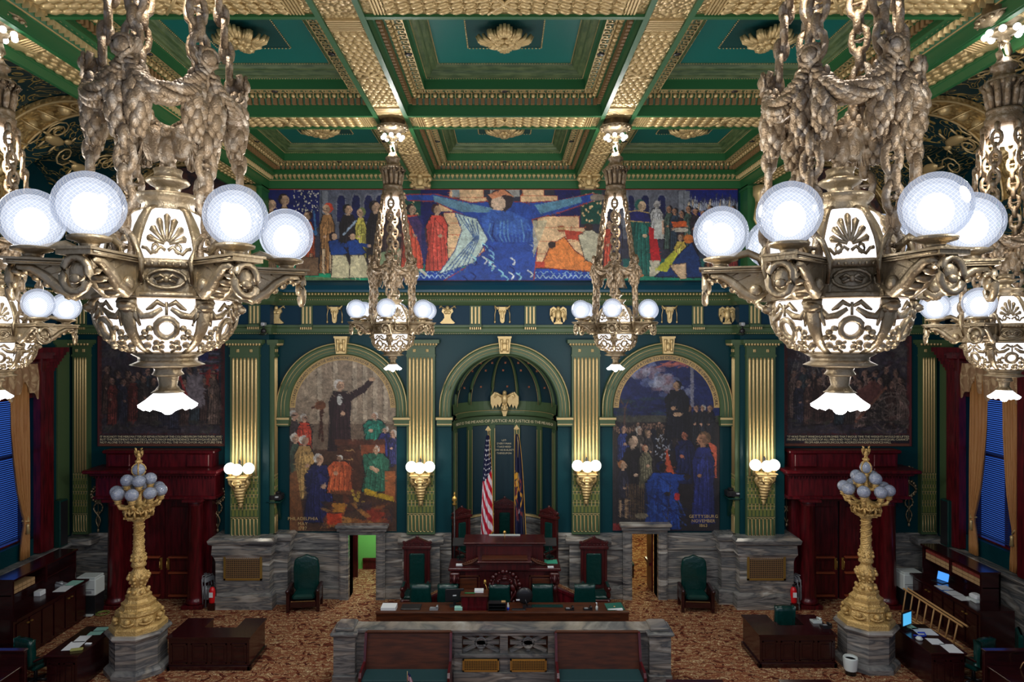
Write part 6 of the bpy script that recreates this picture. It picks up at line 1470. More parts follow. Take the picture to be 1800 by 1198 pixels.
def office(label, loc, rz, w=.6, h=1.25, m_=None, first={}):
    t = thing('leather_desk_chair', label, 'chair', loc, rz, 'green leather desk chairs')
    m = MB(); hw = w/2; n = 8; vs = []; fs = []
    for y, inn in ((0, 0), (.1, .02)):
        for j in range(7):
            for i in range(n+1):
                u = i/n*2-1; z = h-.62+.62*j/6; wv = .03*math.sin(u*9+j)+.03*(1-u*u)
                e = .012*math.sin(i*2.3+j*1.7); vs.append((u*(hw-inn)*(1+.04*math.sin(j)), (y-wv*.6+e-.03) if y == 0 else y+.03, z+(.03*(1-u*u)+(.03 if abs(u) > .9 else 0) if j == 6 else 0)))
    q = (n+1)*7
    for j in range(6):
        for i in range(n): a = j*(n+1)+i; fs += [(a, a+1, a+n+2, a+n+1), (q+a+n+1, q+a+n+2, q+a+1, q+a)]
    for j in range(6):
        for i in (0, n): a = j*(n+1)+i; b = a+n+1; fs.append((a, b, q+b, q+a))
    for i in range(n): a = 6*(n+1)+i; fs.append((a, a+1, q+a+1, q+a)); fs.append((i+1, i, q+i, q+i+1))
    m.add(vs, fs, True); m.build('backrest', LEATH, t)
    MB().box(-hw, hw, -.5, .02, .42, .54, .04).build('seat', LEATH, t)
    for s in (-1, 1): MB().box(s*hw-.03, s*hw+.03, -.4, .05, .68, .73, .01).box(s*hw-.02, s*hw+.02, -.3, -.24, .48, .68).build('arm', MAHOD, t)
    g = MB(); g.lathe([(.05, .08), (.04, .42)], 10, (0, -.24, 0))
    for k in range(5): a = k*TAU/5; g.tube([(0, -.24, .1), (.28*math.cos(a), -.24+.28*math.sin(a), .06)], .03, 6).sph((.28*math.cos(a), -.24+.28*math.sin(a), .035), .035)
    g.build('swivel_base', BLACK, t)
    return t
throne('tall carved chair with green leather back at the left foot of the rostrum', (px(731, 22.0), 22.0, 0), 0)
throne('tall carved chair with green leather back at the right foot of the rostrum', (px(1046, 22.0), 22.0, 0), 0)
armchair('green leather armchair standing left of the door onto the lime green room', (px(537, 22.2), 22.15, 0), R(6))
armchair('green leather armchair standing right of the door onto the yellow-lit corridor', (px(1221, 22.2), 22.1, 0), R(-4))
# ================= dais, rostrum =================
DZ = .92
def dais():
    t = thing('dais', 'carpeted speaker platform with mahogany sides in front of the niche', 'platform')
    MB().box(-1.74, 1.74, 21.85, 23.0, .0, DZ).box(-1.6, 1.6, 23.0, 23.5, 0, DZ).box(-1.3, 1.3, 23.5, 24.1, 0, DZ).build('platform', CARPET, t)
    for s in (-1, 1):
        x0, x1 = s*1.6, s*2.55
        m = MB(); m.add([(x0, 20.9, .0), (x1, 20.9, 0), (x1, 22.0, 0), (x0, 22.0, 0), (x0, 20.9, DZ), (x1, 20.9, .45), (x1, 22.0, .45), (x0, 22.0, DZ)], [(3, 2, 1, 0), (4, 5, 6, 7), (0, 1, 5, 4), (1, 2, 6, 5), (2, 3, 7, 6), (3, 0, 4, 7)]); m.build('ramp', CARPET, t)
        m = MB(); m.prism([(s*1.62, 0), (s*2.62, 0), (s*2.62, .62), (s*1.62, 1.05)], 20.78, 20.88).prism([(s*1.62, 1.05), (s*2.64, .62), (s*2.64, .7), (s*1.62, 1.13)], 20.74, 20.92); m.build('ramp_side_panel', MAHOG, t)
dais()
def rostrum():
    t = thing('rostrum', 'two-tier carved mahogany rostrum with a crest panel, before the niche', 'rostrum')
    m = MB(); m.box(-1.62, 1.62, 20.95, 21.75, 0, 1.62).box(-1.2, 1.2, 20.85, 20.95, 0, 1.62); m.build('lower_body', REDW, t)
    m = MB(); m.box(-1.72, 1.72, 20.8, 21.8, 1.62, 1.72, .02).box(-.75, .75, 20.66, 21.6, 1.72, 1.93).box(-.82, .82, 20.6, 21.6, 1.93, 1.99, .02); m.build('ledge', REDW, t)
    m = MB(); carved(m, -1.5, -.72, 20.84, .4, 1.5, 1, .04, .04); m.build('side_panel', WOOD, t); m = MB(); carved(m, .72, 1.5, 20.84, .4, 1.5, 1, .04, .04); m.build('side_panel', WOOD, t)
    m = MB(); m.box(-.85, .85, 21.1, 21.9, 1.99, 2.28).box(-1.2, 1.2, 21.25, 21.9, 1.72, 2.34).box(-1.28, 1.28, 21.15, 22.1, 2.34, 2.40, .02); m.build('upper_desk', REDW, t)
    MB().box(-.7, .7, 20.7, 21.08, 1.992, 2.04, .01).build('slanted_shelf', WOOD, t)
    MB().box(-.5, .5, 21.92, 22.02, 2.402, 2.425).build('desk_top_pad', OFFW, t)
    for s in (-1, 1):
        m = MB(); x = s*1.52; m.box(x-.16, x+.16, 20.72, 20.95, 0, .3, .02).box(x-.15, x+.15, 20.72, 20.95, 1.25, 1.6, .03).lathe([(.1, .3), (.13, .5), (.14, .8), (.1, 1.0), (.13, 1.05), (.1, 1.25)], 14, (x, 20.82, 0))
        for k in range(5): m.sph((x-.12+k*.06, 20.71, 1.42), .03, (1, .7, 2.5), 6, 4)
        m.tube([(x, 20.7, 1.3), (x, 20.66, 1.36), (x, 20.7, 1.56)], .05, 6); m.build('carved_bracket', REDW, t)
        m = MB()
        for k in range(8): m.sph((s*(.85+k*.06), 21.05, 1.76+.16*(1-k/8)), .06*(1-k*.05), (1, .7, 1), 6, 4)
        m.tube([(s*.8, 21.0, 1.96), (s*1.0, 21.0, 1.82), (s*1.2, 21.0, 1.77), (s*1.3, 21.0, 1.8)], .035, 5); m.build('scroll', WOOD, t)
    m = MB(); yc = 20.62; zc = 1.17; m.prism([(.40*math.cos(a)*(1+.08*math.cos(6*a)), zc+.46*math.sin(a)*(1+.06*math.cos(4*a))) for a in [TAU*k/40 for k in range(40)]], 20.66, 20.86)
    for k in range(26): a = TAU*k/26; m.sph((.46*math.cos(a), yc+.02, zc+.5*math.sin(a)), .06+.02*math.sin(k*2.1), (1, .7, 1), 7, 5)
    m.prism([(-.13, zc+.17), (.13, zc+.17), (.13, zc), (0, zc-.18), (-.13, zc)], 20.58, 20.66)
    for s in (-1, 1):      # a horse-like supporter each side, foliage and ribbon
        m.sph((s*.24, 20.62, zc+.02), .09, (1, .6, 1.5), 8, 6, Matrix.Rotation(s*-.5, 3, 'Y')).sph((s*.2, 20.6, zc+.2), .05, (1, .7, 1.6), 7, 5).sph((s*.16, 20.59, zc+.27), .035, (1.6, .7, .8), 6, 4)
        for a in (.0, .12): m.tube([(s*(.22+a), 20.6, zc-.08), (s*(.2+a), 20.6, zc-.2), (s*(.24+a), 20.6, zc-.28)], .022, 5)
        m.tube([(s*.3, 20.6, zc+.3), (s*.36, 20.6, zc+.14), (s*.34, 20.6, zc-.1), (s*.2, 20.6, zc-.34), (0, 20.58, zc-.38)], [.02, .04, .05, .04, .03], 6)
    for j in range(3): m.sph((0, 20.57, zc+.09-.08*j), .035, (2.2, .5, .7), 6, 4)
    m.sph((0, 20.6, zc+.3), .07, (1.4, .6, .8)); m.tube([(s*.09, 20.6, zc+.38) for s in (-1, 0, 1)], .03, 5); m.build('carved_crest', REDW, t)
    m = MB(); m.tube([(0, 21.4, 2.4), (0, 21.38, 2.62)], .012, 6).sph((0, 21.38, 2.66), .05, (1, 1, 1.2)); tag(m.build('microphone', BRASS), 'small microphone on a stem standing on top of the rostrum', 'microphone')
rostrum()
tag(MB().box(-1.5, -1.3, 21.05, 21.2, 1.72, 1.745).build('note_card', WHITE), 'small white note card on the left ledge of the rostrum', 'paper')
tag(MB().box(1.25, 1.65, 21.25, 21.6, 1.72, 1.74).build('green_folder', mat('sea_green_folder', rgb(60, 160, 130), .6)), 'sea green folder lying on the right ledge of the rostrum', 'folder')
tag(MB().box(1.32, 1.5, 20.85, 20.97, 1.72, 1.745).build('note_card', WHITE), 'small white note card on the right ledge of the rostrum, before the green folder', 'paper')
for s, l in ((-1, 'left'), (1, 'right')):
    t = thing('tablet_stand', 'dark tablet stand beside the %s end of the upper rostrum desk' % l, 'monitor', (s*1.42, 21.6, 1.72)); MB().box(-.1, .1, -.05, .05, 0, .02).tube([(0, 0, .02), (0, 0, .5)], .02, 6).build('stand', BLACK, t)
    m = MB(); m.M = Matrix.Translation((0, -.02, .58)) @ Matrix.Rotation(R(-50), 4, 'X'); m.box(-.22, .22, -.02, .02, -.15, .15, .01); m.build('screen', BLACK, t)
throne('tall carved chair with green leather back in the middle of the niche, behind the rostrum', (0, 23.75, DZ), 0, 2.25, .74)
throne('tall carved chair with green leather back at the left side of the niche, turned inward', (-1.25, 22.65, DZ), R(38), 2.2, .66)
throne('tall carved chair with green leather back at the right side of the niche, turned inward', (1.3, 22.65, DZ), R(-38), 2.2, .66)
for s in (-1, 1): pass
# brass ball post in the left corner of the niche
t = thing('brass_post', 'thin post with a brass double-ball finial in the left corner of the niche', 'post', (-1.66, 22.6, 0)); MB().cyl((0, 0, 0), .03, 3.2, 8).build('pole', BLACK, t)
MB().lathe([(.03, 3.2), (.08, 3.26), (.03, 3.32), (.09, 3.4), (.07, 3.48), (.02, 3.54), (.04, 3.58), (.01, 3.66)], 12).build('finial', BRASS, t)
# ================= flags =================
def flag(kind, label, base, ztop, x0b, x1b, zbot, lean):
    t = thing('flag', label, 'flag', base, 0)
    bx, by, bz = base; H = ztop-bz
    MB().tube([(lean, 0, 0), (0, 0, H)], .018, 8).build('pole', GOLD, t); MB().sph((0, 0, H+.03), .04).prism([(-.1, H+.05), (0, H+.02), (.1, H+.05), (0, H+.2)], -.01, .01).build('spearhead' if kind == 'us' else 'eagle_finial', GOLD, t)
    MB().lathe([(.2, 0), (.18, .05), (.04, .1)], 14, (lean, 0, 0)).build('base', BRASS, t)
    L = ztop-.12-zbot; N = 60; Mv = 170
    c = Canvas(0, 0, 1, 1, 1/60, (0, 0, 0)); c.nx = 61; c.ny = 171; c.X, c.Y = np.meshgrid(np.linspace(0, 1, 61), np.linspace(0, 1, 171)); c.a = np.zeros((171, 61, 3)); U, V = c.X, c.Y
    fold = np.sin(U*TAU*2.5)
    if kind == 'us':
        c.a[:] = (226, 222, 228); st = (V*6.5-U*2.2+.5*np.sign(np.sin(U*TAU*1.5))); c.a[(st % 1.0) < .5] = (190, 22, 52)
        un = V+U*.12 < .46; c.a[un] = (22, 26, 66)
        for k in range(9):
            for j in range(5):
                xx = (j+.5*(k % 2))/5+.1; yy = .05+k*.046; c.mask((np.abs(U-xx) < .05) & (np.abs(V-yy) < .007) & un, (232, 232, 236))
    else:
        c.a[:] = (20, 26, 62); r = random.Random(4)
        c.mask((U < .45) & (V > .36) & (V < .52) & (np.abs(np.sin(V*40+U*6)) > .35), (214, 160, 50))
        for k in range(14):
            x0, y0 = r.uniform(.1, .8), r.uniform(.34, .74); P = [(x0+.12*math.sin(j*.9+k), y0+j*.02) for j in range(6)]; c.line([(a, b) for a, b in P], .018, r.choice([(200, 206, 220), (150, 160, 190), (120, 50, 56), (206, 150, 60)]))
    c.mask(V > .985, (214, 164, 60)); c.mask(U > .965, (206, 156, 60)); 
    if kind != 'us': c.mask(U < .03, (206, 156, 60))
    def place(u, v):
        wtop = .10; a = (x0b-bx)*v**.6-wtop*.5*(1-v); b = (x1b-bx)*v**.6+wtop*.5*(1-v)
        drop = .20*u if kind == 'us' else .12*(1-abs(2*u-1)); z = ztop-.12-bz-L*v*(1-(.16*abs(u-(.35 if kind == 'us' else .6))))
        return (a+(b-a)*u, -.06+(.035+.03*v)*math.sin(u*TAU*2.5+v*1.5), z)
    o = c.build('flag_cloth', place, .008, parent=t)
    MB().tube([(.02, -.06, H-.1), (.05, -.1, H-.4), (.04, -.1, H-.9)], .012, 5).build('gold_cord', GOLD, t)
flag('us', 'red, white and blue striped flag draped on its pole in the niche', (px(858, 23.2), 23.2, DZ), pz(758, 23.2), px(845, 23.2), px(868, 23.2), pz(952, 23.2), .1)
flag('st', 'dark blue gold-fringed flag with an emblem draped on its pole in the niche', (px(908, 23.2), 23.2, DZ), pz(756, 23.2), px(904, 23.2), px(925, 23.2), pz(956, 23.2), .35)
# ================= clerks' desk =================
def clerks():
    t = thing('clerk_desk', 'long dark wood clerks desk between the rostrum and the marble rail', 'desk')
    MB().box(-3.56, 3.45, 19.2, 20.0, .95, 1.0, .01).build('desk_top', WOOD, t)
    m = MB(); m.box(-3.62, 3.5, 19.12, 19.26, .99, 1.05, .01).box(-3.6, 3.48, 19.14, 19.2, .8, .99); m.build('front_edge', WOOD, t)
    m = MB(); m.box(-3.5, 3.4, 19.22, 19.32, 0, .95).box(-3.5, -3.4, 19.3, 19.98, 0, .95).box(3.3, 3.4, 19.3, 19.98, 0, .95); carved(m, -3.5, 3.4, 19.22, .12, .75, 8); m.build('front_panel', MAHOD, t)
    for nm, x in (('leftmost', 740), ('second from the left, half behind a monitor', 788), ('middle', 878), ('second from the right', 953), ('rightmost', 1027)):
        office('green leather clerk chair behind the long desk, %s' % nm, (px(x, 20.7), 20.58, 0), 0, .64, 1.28)
clerks()
DT = 1.0
def on(px_, y, h=DT): return (px(px_, y), y, h)
def phone(loc, rz, label, m_=BLACK):
    t = thing('desk_phone', label, 'phone', loc, rz, 'desk phones'); MB().prism([(-.12, 0), (.12, 0), (.12, .08), (-.12, .03)], -.12, .12, 'yz').build('phone_body', m_, t)
    MB().tube([(-.09, -.1, .07), (-.09, 0, .1), (-.09, .1, .11)], [.035, .025, .035], 8).build('handset', m_, t); MB().box(0, .1, .02, .09, .075, .09).build('keypad', GREY, t)
phone(on(763, 19.45), PI, 'grey desk phone on the clerks desk beside the open notebook', GREY)
phone(on(1001, 19.4), PI, 'black desk phone on the clerks desk, left one of the pair before the rightmost chair')
phone(on(1033, 19.4), PI, 'black desk phone on the clerks desk, right one of the pair before the rightmost chair')
def sheet(loc, w, l, label, rz=0, h=.008, m_=WHITE, name='paper_sheet', grp=None):
    o = MB().box(-w/2, w/2, -l/2, l/2, 0, h).build(name, m_); o.location = loc; o.rotation_euler = (0, 0, rz); return tag(o, label, 'paper', grp)
sheet(on(684, 19.45), .42, .36, 'thick white paper stack at the left end of the clerks desk', 0, .12, WHITE, 'paper_stack')
o = MB().box(-.22, .22, -.16, .16, 0, .05, .01).build('folder_stack', WHITE); o.location = on(1080, 19.5); tag(o, 'white papers under a green cover at the right end of the clerks desk', 'paper')
m = MB(); m.box(-.25, .25, -.17, .17, 0, .012); o = m.build('presentation_folder', mat('dark_green_folder', rgb(20, 92, 78), .5)); o.location = (px(1080, 19.5), 19.5, DT+.06); o.rotation_euler = (R(14), 0, R(10)); tag(o, 'green folder with a small gold seal, tilted on white papers at the desk end', 'folder')
MB().lathe([(.03, 0), (.03, .004)], 12, (0, 0, .012)).build('gold_seal', GOLD, o)
m = MB(); m.box(-.28, .28, -.2, .2, 0, .035, .01); o = m.build('notebook_computer', BLACK); o.location = on(723, 19.6); tag(o, 'closed black notebook computer on the clerks desk before the leftmost chair', 'computer')
def monitor(loc, rz, label, rnd_=False):
    t = thing('desk_monitor', label, 'monitor', loc, rz, 'monitors on the desks'); MB().box(-.14, .14, -.1, .1, 0, .02, .005).box(-.04, .04, -.02, .02, 0, .2).build('stand', BLACK, t)
    MB().box(-.27, .27, -.02, .03, .14, .5, .01).build('screen_housing', BLACK, t); MB().box(-.25, .25, .03, .033, .16, .48).build('screen', mat('dark_screen_%d' % int(loc[0]*10), (.01, .012, .02), .15), t)
    MB().box(-.05, .05, -.025, -.02, .3, .33).build('maker_plate', WHITE, t)
    return t
monitor(on(799, 19.7), R(6), 'black monitor seen from behind on the clerks desk, beside the wooden lectern box')
t = thing('round_lamp_monitor', 'large black round-backed monitor on an arm on the clerks desk', 'monitor', on(922, 19.7)); m = MB(); m.M = Matrix.Translation((0, 0, .3)) @ Matrix.Rotation(PI/2, 4, 'X'); m.lathe([(.02, .06), (.16, .05), (.23, .02), (.24, -.02), (.2, -.05)], 24); m.build('round_back', BLACK, t)
MB().tube([(0, 0, .3), (.05, -.08, .12), (.08, -.06, .01)], .02, 6).box(-.05, .2, -.14, .04, 0, .02).build('arm', BLACK, t); MB().box(-.24, -.14, -.06, -.05, .18, .22).build('label_tag', WHITE, t)
t = thing('wooden_lectern', 'mahogany lectern box on the clerks desk with a sloped top', 'lectern', on(834, 19.55)); MB().box(-.37, .37, -.2, .25, 0, .4, .01).build('body', MAHOG, t); MB().box(-.40, .40, -.24, .28, .4, .44, .01).build('top', WOOD, t)
m = MB(); m.tube([(0, 0, 0), (.02, -.02, .1), (-.03, -.02, .24)], .012, 6).sph((-.04, -.02, .3), .045, (1, 1, 1.5)); o = m.build('microphone', BRASS); o.location = (px(855, 19.6), 19.6, DT+.44); tag(o, 'gooseneck microphone with tan foam tip on the mahogany lectern box', 'microphone')
sheet((px(842, 19.6), 19.65, DT+.44), .26, .2, 'white papers on top of the mahogany lectern box', 0, .06, WHITE, 'paper_stack')
o = MB().tube([(-.15, 0, .012), (.15, 0, .012)], .012, 6).build('green_pencil', mat('pencil_green', rgb(20, 150, 90), .5)); o.location = (px(826, 19.5), 19.5, DT+.44); tag(o, 'green pencil lying on the mahogany lectern box', 'pencil')
t = thing('letter_sorter', 'black two-shelf tray standing in the middle of the clerks desk', 'tray', on(874, 19.3)); m = MB()
for z in (0, .09, .18, .26): m.box(-.25, .25, -.12, .12, z, z+.012)
m.box(-.25, -.235, -.12, .12, 0, .27).box(.235, .25, -.12, .12, 0, .27).box(-.25, .25, .1, .12, 0, .27); m.build('shelves', BLACK, t)
o = MB().box(-.06, .06, -.05, .05, 0, .03, .005).build('tan_box', LADD); o.location = (px(885, 19.3), 19.3, DT+.272); tag(o, 'small tan box on top of the black tray', 'box')
t = thing('pump_bottle', 'small clear pump bottle on the clerks desk beside the right phone', 'bottle', on(1049, 19.35)); MB().lathe([(.035, 0), (.035, .12), (.015, .15)], 12).build('bottle_body', OFFW, t); MB().cyl((0, 0, .15), .012, .08, 8).box(-.03, .01, -.01, .01, .22, .24).build('pump', WHITE, t)
t = thing('water_bottle', 'clear bottle with blue label beside the black tray', 'bottle', on(893, 19.3)); MB().lathe([(.035, 0), (.035, .18), (.015, .22), (.015, .25)], 12).build('bottle_body', OFFW, t); MB().cyl((0, 0, .05), .036, .08, 12).build('label_band', mat('blue_label', rgb(20, 60, 200), .5), t)
o = MB().box(-.45, .45, -.1, .1, 0, .012).build('desk_blotter', LEATH); o.location = on(962, 19.7); tag(o, 'long green blotter on the clerks desk before the second chair from the right', 'blotter')
o = MB().box(-.2, .2, -.07, .07, 0, .03, .01).build('keyboard', BLACK); o.location = on(912, 19.42); tag(o, 'black keyboard on the clerks desk beneath the round-backed monitor', 'keyboard')
sheet(on(806, 19.35), .22, .16, 'small framed card on the clerks desk in front of the left monitor', 0, .12, MINT, 'framed_card')
# ================= marble rail and benches =================
def rail():
    t = thing('marble_rail', 'grey marble rail with pierced panels and end posts, between two benches', 'rail')
    m = MB(); y0, y1 = 17.3, 17.62
    for a, b in ((-3.9, -1.28), (1.28, 3.75)): m.box(a, b, y0, y1, 0, 1.28)
    for x in (-1.28, -.02-.1, 1.1): m.box(x, x+.2, y0-.02, y1, 0, 1.28)
    m.box(-1.28, 1.28, y0, y1, 0, .72).box(-1.28, 1.28, y0, y1, 1.18, 1.28); m.box(-4.0, 3.9, y0-.1, y1+.1, 1.28, 1.38, .02).box(-1.3, 1.3, y0-.08, y0, .64, .74, .02).box(-1.3, 1.3, y0-.1, y0, 0, .3, .02)
    m.build('rail_wall', MARBLE, t)
    for c in (-.6, .6):
        l = MB(); z0, z1 = .74, 1.18; zc = .96; y = y0+.1
        for (xa, za, xb, zb) in ((-.46, z0, .46, z1), (-.46, z1, .46, z0), (0, z0, 0, z1), (-.46, zc, .46, zc)):
            d = Vector((xb-xa, zb-za)).normalized(); n = Vector((-d.y, d.x))*.045
            l.prism([(c+xa+n.x, za+n.y), (c+xb+n.x, zb+n.y), (c+xb-n.x, zb-n.y), (c+xa-n.x, za-n.y)], y, y+.1)
        l.tube([(c+.13*math.cos(a), y, zc+.13*math.sin(a)) for a in [TAU*k/16 for k in range(16)]], .03, 6, True); l.build('pierced_panel', MARBLE, t)
        g = MB()
        for k in range(19): g.box(c-.4+k*.044-.006, c-.4+k*.044+.006, y0-.13, y0-.115, .36, .6)
        for k in range(7): g.box(c-.42, c+.42, y0-.125, y0-.11, .36+k*.04, .368+k*.04)
        g.box(c-.46, c+.46, y0-.12, y0-.1, .32, .36).box(c-.46, c+.46, y0-.12, y0-.1, .6, .64).box(c-.46, c-.42, y0-.12, y0-.1, .32, .64).box(c+.42, c+.46, y0-.12, y0-.1, .32, .64); g.build('bronze_grille', BRASS, t)
        MB().box(c-.44, c+.44, y0-.106, y0-.1, .34, .62).build('grille_backing', BLACK, t)
    for x in (-4.02, 3.9):
        p = MB(); p.box(x-.3, x+.3, 17.05, 17.75, 0, .28, .02).box(x-.27, x+.27, 17.1, 17.7, .28, 1.26).box(x-.34, x+.34, 17.0, 17.8, 1.26, 1.36, .03).box(x-.24, x+.24, 17.1, 17.7, 1.36, 1.46, .03); p.build('end_post', MARBLE, t)
    return t
rail()
for s, nm, x0, x1 in ((-1, 'left', -3.46, -1.34), (1, 'right', 1.28, 3.36)):
    t = thing('pew_bench', 'walnut bench with a teal seat cushion against the %s half of the marble rail' % nm, 'bench', (0, -.12, 0), 0, 'benches in front of the marble rail')
    m = MB(); m.add([(x0, 17.0, .5), (x1, 17.0, .5), (x1, 17.24, 1.34), (x0, 17.24, 1.34), (x0, 17.04, .5), (x1, 17.04, .5), (x1, 17.28, 1.34), (x0, 17.28, 1.34)], [(0, 1, 2, 3), (7, 6, 5, 4), (3, 2, 6, 7), (0, 3, 7, 4), (1, 5, 6, 2), (0, 4, 5, 1)]); m.box(x0, x1, 17.2, 17.3, 1.33, 1.38, .01); m.build('backrest', WOOD, t)
    MB().box(x0, x1, 16.45, 17.05, .4, .46, .01).build('seat', WOOD, t); MB().box(x0+.02, x1-.02, 16.43, 17.02, .46, .54, .025).build('cushion', CUSH, t)
    for x in (x0-.03, x1-.03): m = MB(); m.prism([(16.4, 0), (17.2, 0), (17.26, 1.36), (17.16, 1.36), (16.96, .74), (16.46, .7), (16.4, .6)], x, x+.06, 'yz'); m.build('end_panel', MAHOG, t)
# ================= U-shaped desks =================
def udesk(s, label, x0, x1, y0, y1, chair=False):
    t = thing('u_shaped_desk', label, 'desk', (0, 0, 0), 0, 'U-shaped mahogany desks'); h = .88; yi = y0+.62; a, b = x0+.72, x1-.6
    MB().prism([(x0, y0), (x1, y0), (x1, y1), (b, y1), (b, yi), (a, yi), (a, y1), (x0, y1)], h-.05, h, 'xy').build('desk_top', MAHOD, t)
    m = MB(); m.box(x0+.04, x1-.04, y0+.04, y0+.1, 0, h-.05).box(x0+.04, x0+.1, y0+.1, y1-.04, 0, h-.05).box(x1-.1, x1-.04, y0+.1, y1-.04, 0, h-.05).box(a-.04, a, yi, y1-.04, 0, h-.05).box(b, b+.04, yi, y1-.04, 0, h-.05).box(x0, x1, y0, y0+.1, 0, .12, .01).box(x0, x0+.08, y0, y1, 0, .12).box(x1-.08, x1, y0, y1, 0, .12)
    carved(m, x0+.06, x1-.06, y0+.04, .18, .7, 4); m.build('panelled_body', MAHOD, t)
udesk(-1, 'U-shaped mahogany desk on the open carpet before the left marble pier', -8.87, -6.67, 17.9, 19.15)
udesk(1, 'U-shaped mahogany desk on the open carpet before the right marble pier', 6.72, 8.80, 18.05, 19.4)
office('green leather chair pushed in behind the right U-shaped desk', (px(1388, 19.0), 19.3, 0), 0, .58, 1.12)
phone((px(1434, 18.9), 18.9, .88), PI, 'pale desk phone on the right arm of the right U-shaped desk', OFFW)
phone((px(1444, 18.7)+.05, 18.55, .88), PI, 'black desk phone before the pale phone on the right U-shaped desk')
t = thing('waste_bin', 'dark bin with a white plastic liner between the right U-shaped desk and the pedestal', 'bin', (9.02-.0, 18.32, 0)); 
t.location = (8.98, 17.72, 0)
MB().lathe([(.13, 0), (.16, .38)], 16).build('bin_body', BLACK, t); MB().lathe([(.15, .12), (.18, .42), (.17, .46), (.13, .4)], 16, scal=(.04, 7), cap=False).lathe([(.13, .3), (.12, .3)], 12).build('liner', OFFW, t)
# ================= folding chairs and extinguishers =================
for s, nm, X in ((-1, 'left', px(363, 22.3)), (1, 'right', px(1398, 22.3))):
    for k in range(4 if s < 0 else 3):
        t = thing('folding_chair', 'grey folded metal chair leaning beside the %s pier, %s from the doorway' % (nm, ('first', 'second', 'third', 'fourth')[k]), 'chair', (X+s*.2-s*k*.11, 22.4-k*.03, 0), R(90)+s*R(20), 'folded metal chairs')
        m = MB(); m.tube([(-.2, 0, 0), (-.2, .05, .9), (-.14, .07, 1.0), (.14, .07, 1.0), (.2, .05, .9), (.2, 0, 0)], .017, 6).tube([(-.18, .06, 0), (-.18, 0, .7)], .014, 5).tube([(.18, .06, 0), (.18, 0, .7)], .014, 5); m.build('frame', GREY, t)
        MB().box(-.17, .17, .03, .05, .8, .96, .008).build('backrest', GREY, t); MB().box(-.18, .18, -.02, .0, .25, .62, .008).build('seat', GREY, t)
    t = thing('fire_extinguisher', 'red fire extinguisher on the floor between folding chairs and the %s marble pier' % nm, 'fire extinguisher', (X-s*.27 if s < 0 else X-.02, 22.0, 0))
    t.location.x = px(373 if s < 0 else 1395, 22.0)
    MB().box(-.12, .12, -.1, .1, 0, .22, .01).build('stand', MAHOD, t); MB().lathe([(.09, .22), (.1, .26), (.1, .62), (.07, .7), (.03, .74)], 14).build('cylinder', REDP, t)
    MB().box(-.03, .03, -.03, .03, .74, .8).tube([(-.02, 0, .8), (.12, 0, .86)], .014, 5).tube([(.03, 0, .77), (.12, 0, .74), (.13, 0, .4)], .012, 5).build('valve', BLACK, t); MB().box(-.06, .06, -.105, -.098, .42, .58).build('paper_label', WHITE, t)
# shelves with projectors, small cameras on the frieze
for s, nm, X, Y in ((-1, 'left', px(484, 22.7), 22.75), (1, 'right', px(1289, 22.7), 22.75)):
    t = thing('wall_shelf', 'dark green bracket shelf on the wall beside the %s pier' % nm, 'shelf', (X, Y, pz(880 if s < 0 else 874, 22.6)))
    MB().box(-.24, .24, -.3, .25, -.04, .0, .01).build('shelf_board', LEATH, t); MB().prism([(.2, -.04), (.2, -.7), (-.1, -.04)], -.12, .12, 'yz').build('bracket', LEATH, t)
    q = thing('wall_projector', 'black projector standing on the green shelf beside the %s pier' % nm, 'projector', (X, Y-.02, pz(880 if s < 0 else 874, 22.6)))
    MB().box(-.24, .24, -.2, .2, .02, .22, .03).box(-.2, -.1, -.24, -.2, .06, .18, .01).build('housing', BLACK, q); MB().lathe([(.07, 0), (.06, .05)], 14, (.1, -.2, .12)).build('lens', GREY, q); MB().box(-.15, .15, -.1, .1, .22, .3, .02).build('top_unit', BLACK, q)
    t = thing('security_camera', 'small black camera clamped on the cornice at the %s pier' % nm, 'camera', (px(466 if s < 0 else 1302, 22.3), 22.28, Z(584)))
    MB().tube([(0, .1, 0), (0, -.1, .06), (0, -.14, .2)], .03, 6).sph((0, -.12, .04), .09).build('mount', BLACK, t); m = MB(); m.box(-.06, .06, -.25, .0, .2, .32, .02); m.build('camera_body', GREY, t); MB().tube([(-.05, -.05, .0), (-.15, -.1, -.08), (.02, -.12, -.1), (.12, -.05, -.03)], .015, 5).build('cable', BLACK, t)
